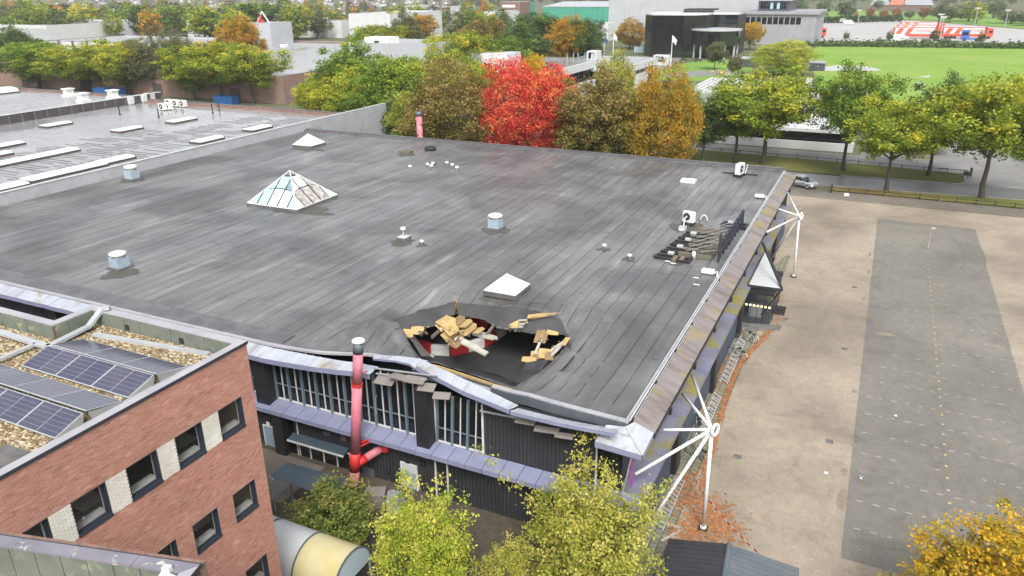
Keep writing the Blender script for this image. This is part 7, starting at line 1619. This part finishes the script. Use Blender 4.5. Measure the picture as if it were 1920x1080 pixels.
# glasshouse, portal sign, flags
p = G(1203, 99); t = thing('white_glasshouse', 'small white vaulted glasshouse left of the black glass building', 'glasshouse', p); wv = onY(1213, 99, p.y).x-onY(1186, 99, p.y).x; hv = onY(1200, 80, p.y).z
b = MB(); V = []
for i in range(9): q = math.pi*i/8; V += [(p.x-wv/2*math.cos(q), p.y, hv*.55+hv*.45*math.sin(q)), (p.x-wv/2*math.cos(q), p.y+8, hv*.55+hv*.45*math.sin(q))]
b.add(V, [(2*i, 2*i+1, 2*i+3, 2*i+2) for i in range(8)]); b.build('vault', 'polycarb_white', t, True)
for i in range(5): x = p.x-wv/2+wv*i/4; MB().box(x-.1, x+.1, p.y-.1, p.y+.1, 0, hv*.6).build('post', 'white_paint', t)
MB().box(p.x-wv/2, p.x+wv/2, p.y+.3, p.y+.4, 0, hv*.6).build('pane', 'pane_blue', t)
p = G(1238, 122); t = thing('portal_kiosk', 'white kiosk with black sign panel at the car park', 'kiosk', p); k_ = (onY(1252, 122, p.y).x-onY(1224, 122, p.y).x)
MB().box(p.x-k_/2, p.x+k_/2, p.y, p.y+4, 0, onY(1238, 104, p.y).z).build('wall', 'facade_white', t); MB().box(p.x-k_*.35, p.x+k_*.2, p.y-.1, p.y-.01, 1.2, onY(1238, 106, p.y).z).build('sign_panel', 'black_paint', t)
put_text('ASA', 1.2, Matrix.Translation((p.x-k_*.1, p.y-.14, onY(1238, 109, p.y).z-.2)) @ FRONT, 'white_paint', t)
def flag(px, pyb, pyt, col, label):
    p = G(px, pyb); h = onY(px, pyt, p.y).z; t = thing('flagpole', label, 'flagpole', p); MB().tube(p, (p.x, p.y, h), .16, .09, n=10).build('pole', 'white_paint', t)
    b = MB(); V = []; n = 7
    for i in range(n): u = i/(n-1); V += [(p.x+.12+u*1.5, p.y+.25*math.sin(u*5), h-.1-u*1.3), (p.x+.12+u*1.2, p.y+.25*math.sin(u*5), h-2.0-u*1.1)]
    b.add(V, [(2*i, 2*i+2, 2*i+3, 2*i+1) for i in range(n-1)]); b.build('flag', col, t, True)
flag(1257, 130, 66, 'white_paint', 'tall white flagpole with pale flag on the lawn'); flag(1149, 108, 62, 'white_paint', 'white flagpole with white flag beside the office roof'); flag(1132, 104, 68, 'flag_blue', 'flagpole with blue flag beside the office roof')
# white office with red brick band
zo = 7.5; A_, B2 = G(1049, 134, zo), G(1120, 109.5, zo); xo = (A_.x+B2.x)/2; y0_, y1_ = A_.y, B2.y
of = thing('white_office', 'white office with flat pale roof and dark window band', 'building', (xo-20, (y0_+y1_)/2, 0)); xl = onY(885, 112, (y0_+y1_)/2).x
MB().box(xl, xo-1.0, y0_, y1_, 0, zo-1.8).build('wall', 'brick_far', of); MB().box(xl, xo, y0_-.5, y1_+.5, zo-1.8, zo).build('fascia', 'facade_white', of); MB().box(xl+.5, xo-.5, y0_, y1_, zo+.003, zo+.06).build('roof', 'wet_roof_far', of)
n = 9
for k in range(n): y = y0_+2+(y1_-y0_-3)*k/n; MB().box(xo-.99, xo-.9, y, y+(y1_-y0_-3)/n*.85, zo-4.6, zo-1.9).build('window', 'pane_black', of)
MB().box(xo-1.0, xo+.2, y0_, y1_, 0, zo-4.9).build('plinth', 'facade_white', of); MB().box(xo-.5, xo-.3, y1_-8, y1_-2, zo+.06, zo+1.8).build('roof_screen', 'facade_white', of)
p = onY(1075, 108, (y0_+y1_)/2); q = G(1070, 113, zo)
for k, an in enumerate((.0, .25, -.2, .3, -.1, .2, .05)): MB().bar((q.x+1.0*k-1, q.y+k*1.6, zo+.1), (q.x+1.0*k-1+an, q.y+k*1.6, zo+1.7), .16, .1).build('sign_stroke', 'pane_blue', of)
a, c = onY(1105, 100, y1_-4), onY(1123, 100, y1_-4); MB().box(a.x, c.x, y1_-6, y1_-2, zo+.06, onY(1112, 95, y1_-4).z).build('plant_room', 'facade_white', of); MB().box(a.x+.5, a.x+2.2, y1_-6.1, y1_-6.01, zo+.5, zo+2.0).build('plant_door', 'pane_black', of)
p = onY(900, 112, y0_+12); a, c = onY(882, 112, y0_+10), onY(952, 112, y0_+10); MB().box(a.x, c.x, y0_+10, y0_+18, zo+.06, onY(920, 100, y0_+10).z).build('plant_room', 'facade_white', of)
A2, B3 = G(1195, 124, 6.5), G(1222, 107, 6.5); t = thing('white_office_wing', 'smaller white office wing with overhanging flat roof', 'building', (A2.x-8, (A2.y+B3.y)/2, 0)); x_ = (A2.x+B3.x)/2
MB().box(x_-22, x_, A2.y, B3.y, 4.8, 6.5).build('fascia', 'facade_white', t); MB().box(x_-20, x_-1.5, A2.y+1, B3.y, 0, 4.8).build('wall', 'pane_black', t); MB().box(x_-21.5, x_-.5, A2.y+.5, B3.y-.5, 6.503, 6.56).build('roof', 'wet_roof_far', t)
for k in range(6): y = A2.y+1+k*(B3.y-A2.y-2)/6; MB().box(x_-1.6, x_-1.3, y, y+.35, 0, 4.8).build('post', 'facade_white', t)
MB().box(x_-1.45, x_-.2, A2.y+8, A2.y+18, 0, 3.6).build('panel', 'facade_white', t)
# long white pavilion behind the roadside trees
Yp = 136; a, c = onY(1280, 268, Yp), onY(1598, 286, Yp); xr_ = c.x
pv = thing('white_pavilion', 'long low white pavilion with dark window strip behind the roadside trees', 'building', ((a.x+c.x)/2, 143, 0)); xl_ = a.x-14
MB().box(xl_, xr_, Yp, Yp+.4, 0, 1.35).build('parapet', 'facade_white', pv); MB().box(xr_-.4, xr_, Yp+.41, Yp+16, 0, 1.35).build('parapet', 'facade_white', pv)
n = 18
for k in range(n): x0 = xl_+(xr_-1.5-xl_)*k/n; MB().box(x0+.05, xl_+(xr_-1.5-xl_)*(k+1)/n-.05, Yp+1.4, Yp+1.5, .1, 3.2).build('window', 'pane_black', pv)
MB().box(xl_, xr_-1.4, Yp+1.6, Yp+15, 0, 3.2).build('core', 'black_paint', pv)
b = MB(); b.slab([(xl_, Yp+.8, 3.3), (xr_-1, Yp+.8, 3.3), (xr_-1, Yp+16, 3.5), (xl_, Yp+16, 3.5)], .5); b.build('roof', 'facade_white', pv)
for k in range(7): x = xl_+3+k*6; MB().box(x, x+3.5, Yp+5, Yp+7.5, 3.46, 4.1).build('roof_dome', 'skylight', pv)
a, c = G(1430, 205, 4.0), G(1600, 215, 4.0); y0_ = Yp+20
t = box_building('flat_brown_block', 'flat roofed low block with brown roof and white edges behind the pavilion', onY(1420, 200, y0_).x, onY(1620, 200, y0_).x, y0_, y0_+30, 4.3, 'facade_white', 'brick_far', 'facade_white')
for k in range(5): p = G(1470+k*28, 190-k*4, 4.2); MB().box(p.x-1.2, p.x+1.2, p.y-.8, p.y+.8, 3.8, 5.0).build('roof_dome', 'skylight', t)
p = G(1516, 165, 4.2); MB().box(p.x-.7, p.x+.7, p.y-.7, p.y+.7, 3.8, 6.2).build('roof_vent', 'white_paint', t)
st = thing('ribbed_white_roof', 'low hall with ribbed white and grey roof behind the roadside trees', 'building', G(1350, 165, 0)); a, c = G(1285, 172, 4), G(1408, 172, 4); yb = G(1330, 147, 4).y
for k in range(11): x0 = a.x+(c.x-a.x)*k/11; MB().box(x0, a.x+(c.x-a.x)*(k+.55)/11, a.y, yb, 3.9, 4.3).build('roof_strip', 'facade_white', st)
MB().box(a.x, c.x, a.y, yb, 0, 3.89).build('body', 'facade_midgrey', st)
p = G(1531, 133); t = thing('dark_garden_shed', 'small dark shed at the near corner of the meadow', 'shed', p); MB().box(p.x-2.5, p.x+2.2, p.y, p.y+3.5, 0, 2.4).build('wall', 'facade_anthracite', t); b = MB(); b.slab([(p.x-2.8, p.y-.3, 2.45), (p.x+2.5, p.y-.3, 2.45), (p.x+2.5, p.y+3.8, 2.8), (p.x-2.8, p.y+3.8, 2.8)], .12); b.build('roof', 'facade_midgrey', t)
p = G(1398, 126); t = thing('dark_garden_shed', 'dark garden shed left of the pale green willow', 'shed', p); MB().box(p.x-3, p.x+3, p.y, p.y+4, 0, 2.6).build('wall', 'facade_anthracite', t); b = MB(); b.slab([(p.x-3.3, p.y-.3, 2.65), (p.x+3.3, p.y-.3, 2.65), (p.x+3.3, p.y+4.3, 3.1), (p.x-3.3, p.y+4.3, 3.1)], .12); b.build('roof', 'facade_grey', t)
p = G(1491, 138); tag(MB().box(p.x-1.6, p.x+1.6, p.y, p.y+2, 0, 1.1).box(p.x-1.7, p.x+1.7, p.y-.1, p.y+2.1, 1.1, 1.2).build('green_container', 'facade_green'), 'small green container under the pale green willow', 'container')
for px, lb in ((190, 'blue container behind the far wet hall, left one'), (208, 'blue container behind the far wet hall, middle one'), (418, 'blue container before the brown brick hall, right one')):
    p = G(px, 180 if px < 300 else 196); b = MB(); b.box(p.x-2.9, p.x+3, p.y, p.y+2.4, 0, 1.9)
    for k in range(12): b.box(p.x-2.9+k*.49, p.x-2.7+k*.49, p.y-.05, p.y-.001, .1, 1.9)
    tag(b.build('blue_container', 'bin_blue'), lb, 'container')
# grazing ponies on the lawn
def pony(px, py, flip, label):
    p = G(px, py); V = [(0, 0, 1.0), (.45, 0, 1.02), (.9, 0, .98), (-.45, 0, 1.0), (-.8, 0, 1.05), (1.15, 0, .78), (1.35, 0, .42), (1.48, 0, .18), (.8, .14, .55), (.8, .14, .06), (.85, -.14, .55), (.92, -.14, .06), (-.72, .14, .62), (-.82, .14, .36), (-.76, .14, .06), (-.7, -.14, .62), (-.78, -.14, .36), (-.66, -.14, .06), (-.98, 0, .9), (-1.05, 0, .45)]
    E_ = [(0, 1), (1, 2), (0, 3), (3, 4), (2, 5), (5, 6), (6, 7), (2, 8), (8, 9), (2, 10), (10, 11), (4, 12), (12, 13), (13, 14), (4, 15), (15, 16), (16, 17), (4, 18), (18, 19)]
    Rr = [.31, .3, .26, .3, .27, .18, .15, .09, .10, .06, .10, .06, .12, .08, .06, .12, .08, .06, .06, .05]
    me = bpy.data.meshes.new('pony'); me.from_pydata([(x*(-1 if flip else 1), y, z) for x, y, z in V], E_, []); o = link('pony', me); md = o.modifiers.new('Skin', 'SKIN'); o.modifiers.new('Sub', 'SUBSURF').levels = 1; o.modifiers['Sub'].render_levels = 1
    for i, r in enumerate(Rr): me.skin_vertices[0].data[i].radius = (r, r)
    me.skin_vertices[0].data[0].use_root = True; me.materials.append(MATS['black_paint']); o.location = p; tag(o, label, 'pony')
try:
    pony(1282, 116, True, 'small black pony grazing on the lawn, left one'); pony(1309, 117, True, 'small black pony grazing on the lawn, right one'); pony(1352, 121, False, 'small black pony grazing under the grey green lawn tree')
except Exception as ex: print('pony', ex)
# trucks in the concrete yard
def truck(px, py, L_, rot, label, cab=True, rear=False, text=None, roofm='facade_white'):
    p = G(px, py); t = lthing('truck', label, 'truck'); h = 4.0; w_ = 2.55
    MB().box(0, L_, -w_/2, w_/2, 1.1, h).build('trailer', 'truck_red', t); MB().box(.05, L_-.05, -w_/2+.03, w_/2-.03, h+.004, h+.05).build('trailer_roof', roofm, t); MB().box(.3, L_-.3, -w_/2-.03, -w_/2-.004, 1.7, 3.7).build('side_curtain', 'facade_white', t)
    for x0 in (.5, 3.6):
        b = MB(); y = -w_/2-.035; b.slab([(x0, y, 1.75), (x0+1.7, y, 1.75), (x0+2.9, y, 3.6), (x0+1.2, y, 3.6)], .02); b.build('stripe', 'truck_red', t)
    if text: me = text_mesh(text, 1.5, .01); me.transform(Matrix.Translation((L_*.70, -w_/2-.06, 2.65)) @ FRONT @ Matrix.Diagonal((.82, 1, 1, 1))); me.materials.clear(); me.materials.append(MATS['truck_red']); link('lettering', me, t)
    for x in (1.6, 2.9, 4.2):
        for s in (-1, 1): MB().tube((x, s*1.0, .5), (x, s*1.28, .5), .5, n=14).build('wheel', 'rubber', t)
    MB().box(.2, L_-.3, -1.0, 1.0, .75, 1.09).build('chassis', 'truck_red', t)
    if cab:
        c = MB(); c.box(L_+.6, L_+2.7, -1.22, 1.22, .7, 3.55); c.add([(L_+.6, -1.2, 3.55), (L_+2.2, -1.2, 3.55), (L_+.6, 1.2, 3.55), (L_+2.2, 1.2, 3.55), (L_+.6, -1.1, 4.0), (L_+.6, 1.1, 4.0)], [(0, 1, 4), (2, 5, 3), (1, 3, 5, 4)]); c = c.build('cab', 'truck_red', t); attach(MB().box(L_+2.705, L_+2.74, -1.05, 1.05, 2.0, 3.1).build('windscreen', 'car_glass'), c); attach(MB().box(L_+1.4, L_+2.5, -1.245, -1.225, 2.0, 2.9).build('side_window', 'car_glass'), c)
        for x in (L_-.7, L_+1.6):
            for s in (-1, 1): MB().tube((x, s*.95, .5), (x, s*1.24, .5), .5, n=14).build('wheel', 'rubber', t)
    t.location = p; t.rotation_euler = (0, 0, rot); s = 1.35; t.scale = (s, s, s); return t
a_ = .28
truck(1673, 72, 13.6, a_*.0+.16, 'red and white truck with white trailer roof in the yard, left of the poles', text='J. MEEVINK'); truck(1680, 66, 13.6, .16, 'second red and white truck parked just behind the left one', roofm='facade_white'); truck(1686, 60, 13.6, .16, 'third red and white truck at the back of the left group')
truck(1764, 72, 13.6, .16, 'red and white truck parked right of the poles', text='J. MEEVINK'); truck(1462, 70, 13.6, .10, 'red and white truck half hidden behind the grey office')
p = G(1811, 78); t = thing('blue_tractor_unit', 'blue truck tractor without trailer before the right truck', 'truck', p); x, y = p.x, p.y
MB().box(x-2.2, x+1.0, y, y+3.2, .8, 5.0).build('cab', 'truck_blue', t); MB().box(x+1.02, x+6, y+.5, y+2.8, .9, 1.5).build('chassis', 'truck_blue', t); MB().box(x-2.0, x+.4, y-.04, y-.003, 2.8, 4.2).build('side_window', 'car_glass', t)
for k in (-.8, 4.2): MB().tube((x+k, y-.05, .8), (x+k, y+.4, .8), .75, n=14).build('wheel', 'rubber', t)
p = G(1684, 78); t = thing('white_van', 'white box van before the left red truck', 'van', p); MB().box(p.x-3.5, p.x+2.5, p.y, p.y+2.6, .5, 3.2).build('body', 'white_paint', t); MB().box(p.x+2.51, p.x+4, p.y+.1, p.y+2.5, .5, 2.3).build('cab', 'white_paint', t)
for k in (-2, 3): MB().tube((p.x+k, p.y-.05, .5), (p.x+k, p.y+.3, .5), .5, n=12).build('wheel', 'rubber', t)
for px, py, lb in ((1580, 43, 'white van parked by the hedge, left one'), (1591, 46, 'white car parked by the hedge, right one')):
    p = G(px, py); b = MB(); b.box(p.x-3, p.x+3, p.y, p.y+2.5, .5, 1.8); b.box(p.x-2, p.x+1.8, p.y+.2, p.y+2.3, 1.8, 2.8); tag(b.build('parked_van', 'white_paint'), lb, 'van')
def pole(px, pyb, pyt, label, arms=False):
    p = G(px, pyb); h = onY(px, pyt, p.y).z; t = thing('mast_pole', label, 'pole', p); MB().tube(p, (p.x, p.y, h), .3, .2, n=8).build('pole', 'zinc', t); MB().box(p.x-1.4, p.x+1.4, p.y-.3, p.y+.3, h, h+.5).build('lamp_head', 'white_frame', t)
for px, b_, t_, lb in ((1757, 72, 28, 'left tall lamp mast between the two trucks'), (1762, 74, 33, 'right tall lamp mast between the two trucks'), (1608, 46, 20, 'lamp mast by the hedge behind the yard'), (1827, 48, 16, 'lamp mast at the right of the truck yard'), (1884, 50, 20, 'rightmost lamp mast of the truck yard')): pole(px, b_, t_, lb)
# farm roofs top right
for px0, px1, pyb, pyt, m, lb in ((1630, 1668, 16, 2, 'roof_tile_grey', 'grey farm roof near the horizon, left one'), (1664, 1698, 14, 0, 'roof_tile_red', 'orange tiled farm roof near the horizon'), (1690, 1750, 16, 1, 'roof_tile_grey', 'wide grey farm roof near the horizon, right one')):
    Yf = G(1690, 17).y; a, c = onY(px0, pyb, Yf), onY(px1, pyb, Yf); zr = onY(px0, pyt, Yf).z; t = thing('farmhouse', lb, 'house', ((a.x+c.x)/2, Yf, 0)); MB().box(a.x+2, c.x-2, Yf+1, Yf+16, 0, 4).build('wall', 'brick_far', t)
    b = MB(); b.slab([(a.x, Yf, 3.8), (c.x, Yf, 3.8), (c.x-4, Yf+8, 3.8+max(zr*.4, 7)), (a.x+4, Yf+8, 3.8+max(zr*.4, 7))], .3); b.slab([(c.x, Yf+17, 3.8), (a.x, Yf+17, 3.8), (a.x+4, Yf+8.05, 3.8+max(zr*.4, 7)), (c.x-4, Yf+8.05, 3.8+max(zr*.4, 7))], .3); b.build('roof', m, t)
# housing estate on the horizon
def house_proto(roofm, wallm):
    t = lthing('terraced_house', 'x', 'house'); MB().box(-5, 5, -4, 4, 0, 5.4).build('wall', wallm, t)
    b = MB(); b.slab([(-5.3, -4.5, 5.2), (5.3, -4.5, 5.2), (5.3, 0, 9.4), (-5.3, 0, 9.4)], .2); b.slab([(5.3, 4.5, 5.2), (-5.3, 4.5, 5.2), (-5.3, .02, 9.4), (5.3, .02, 9.4)], .2); r = b.build('roof', roofm, t); attach(MB().box(2.5, 3.4, -.5, .5, 8.8, 10.4).build('chimney', 'brick_far'), r)
    for s in (-1, 1):
        g = MB(); x = s*4.99; g.add([(x, -4, 5.4), (x, 4, 5.4), (x, 0, 9.2)], [(0, 1, 2) if s > 0 else (2, 1, 0)]); g.build('gable', wallm, t)
    for x in (-3, 0, 3):
        for z in (.9, 3.4): MB().box(x-.9, x+.9, -4.06, -4.003, z, z+1.4).build('window', 'pane_black' if z < 2 else 'white_frame', t)
    MB().box(-1.2, 1.2, -4.0, -2.0, 6.6, 8.2).build('dormer', 'white_paint', t); return t
HP = [house_proto('roof_tile_dark', 'brick_far'), house_proto('roof_tile_dark', 'facade_white'), house_proto('roof_tile_grey', 'brick_far')]; usedp = [False]*3
kn = ['dark roofed brick house', 'dark roofed white house', 'grey roofed brick house']
ct = 0
for row in range(9):
    py = 11+row*4.2
    for px in np.arange(-40, 860, 16-row*.2):
        if random.random() < .5 or px < 110 or row > 6 or (px > 640 and row > 2) or (row > 6 and not 130 < px < 480): continue
        if ct >= 170: break
        p = G(px+random.uniform(-5, 5), py+random.uniform(-1.5, 1.5)); k = random.choice((0, 0, 1, 2)); lb = '%s of the distant housing estate' % kn[k]; rz = random.choice((.35, .35, -1.2, .5)) + random.uniform(-.1, .1)
        o = HP[k] if not usedp[k] else dup(HP[k], p, rz, lb, kn[k]+'s of the housing estate')
        if not usedp[k]: usedp[k] = True; o.location = p; o.rotation_euler = (0, 0, rz); o['label'] = lb; o['group'] = kn[k]+'s of the housing estate'
        o.scale = (1.1, 1.1, random.uniform(.95, 1.15)); ct += 1
SC.cycles.use_denoising = True
# ------------------------------------------------------------------ haze
def haze():
    b = MB(); b.box(-5900, 5900, -290, 7900, -1.5, 60.0); o = b.build('haze', 'facade_white'); o.data.materials.clear()
    m = bpy.data.materials.new('haze_air'); m.use_nodes = True; nt = m.node_tree; nt.nodes.clear()
    v = nt.nodes.new('ShaderNodeVolumePrincipled'); v.inputs['Density'].default_value = 0.0002; v.inputs['Color'].default_value = (0.92, 0.94, 0.97, 1); v.inputs['Anisotropy'].default_value = 0.2
    out = nt.nodes.new('ShaderNodeOutputMaterial'); nt.links.new(v.outputs[0], out.inputs['Volume']); o.data.materials.append(m)
    tag(o, 'thin pale autumn haze over the whole scene', 'haze', kind='stuff')
haze()
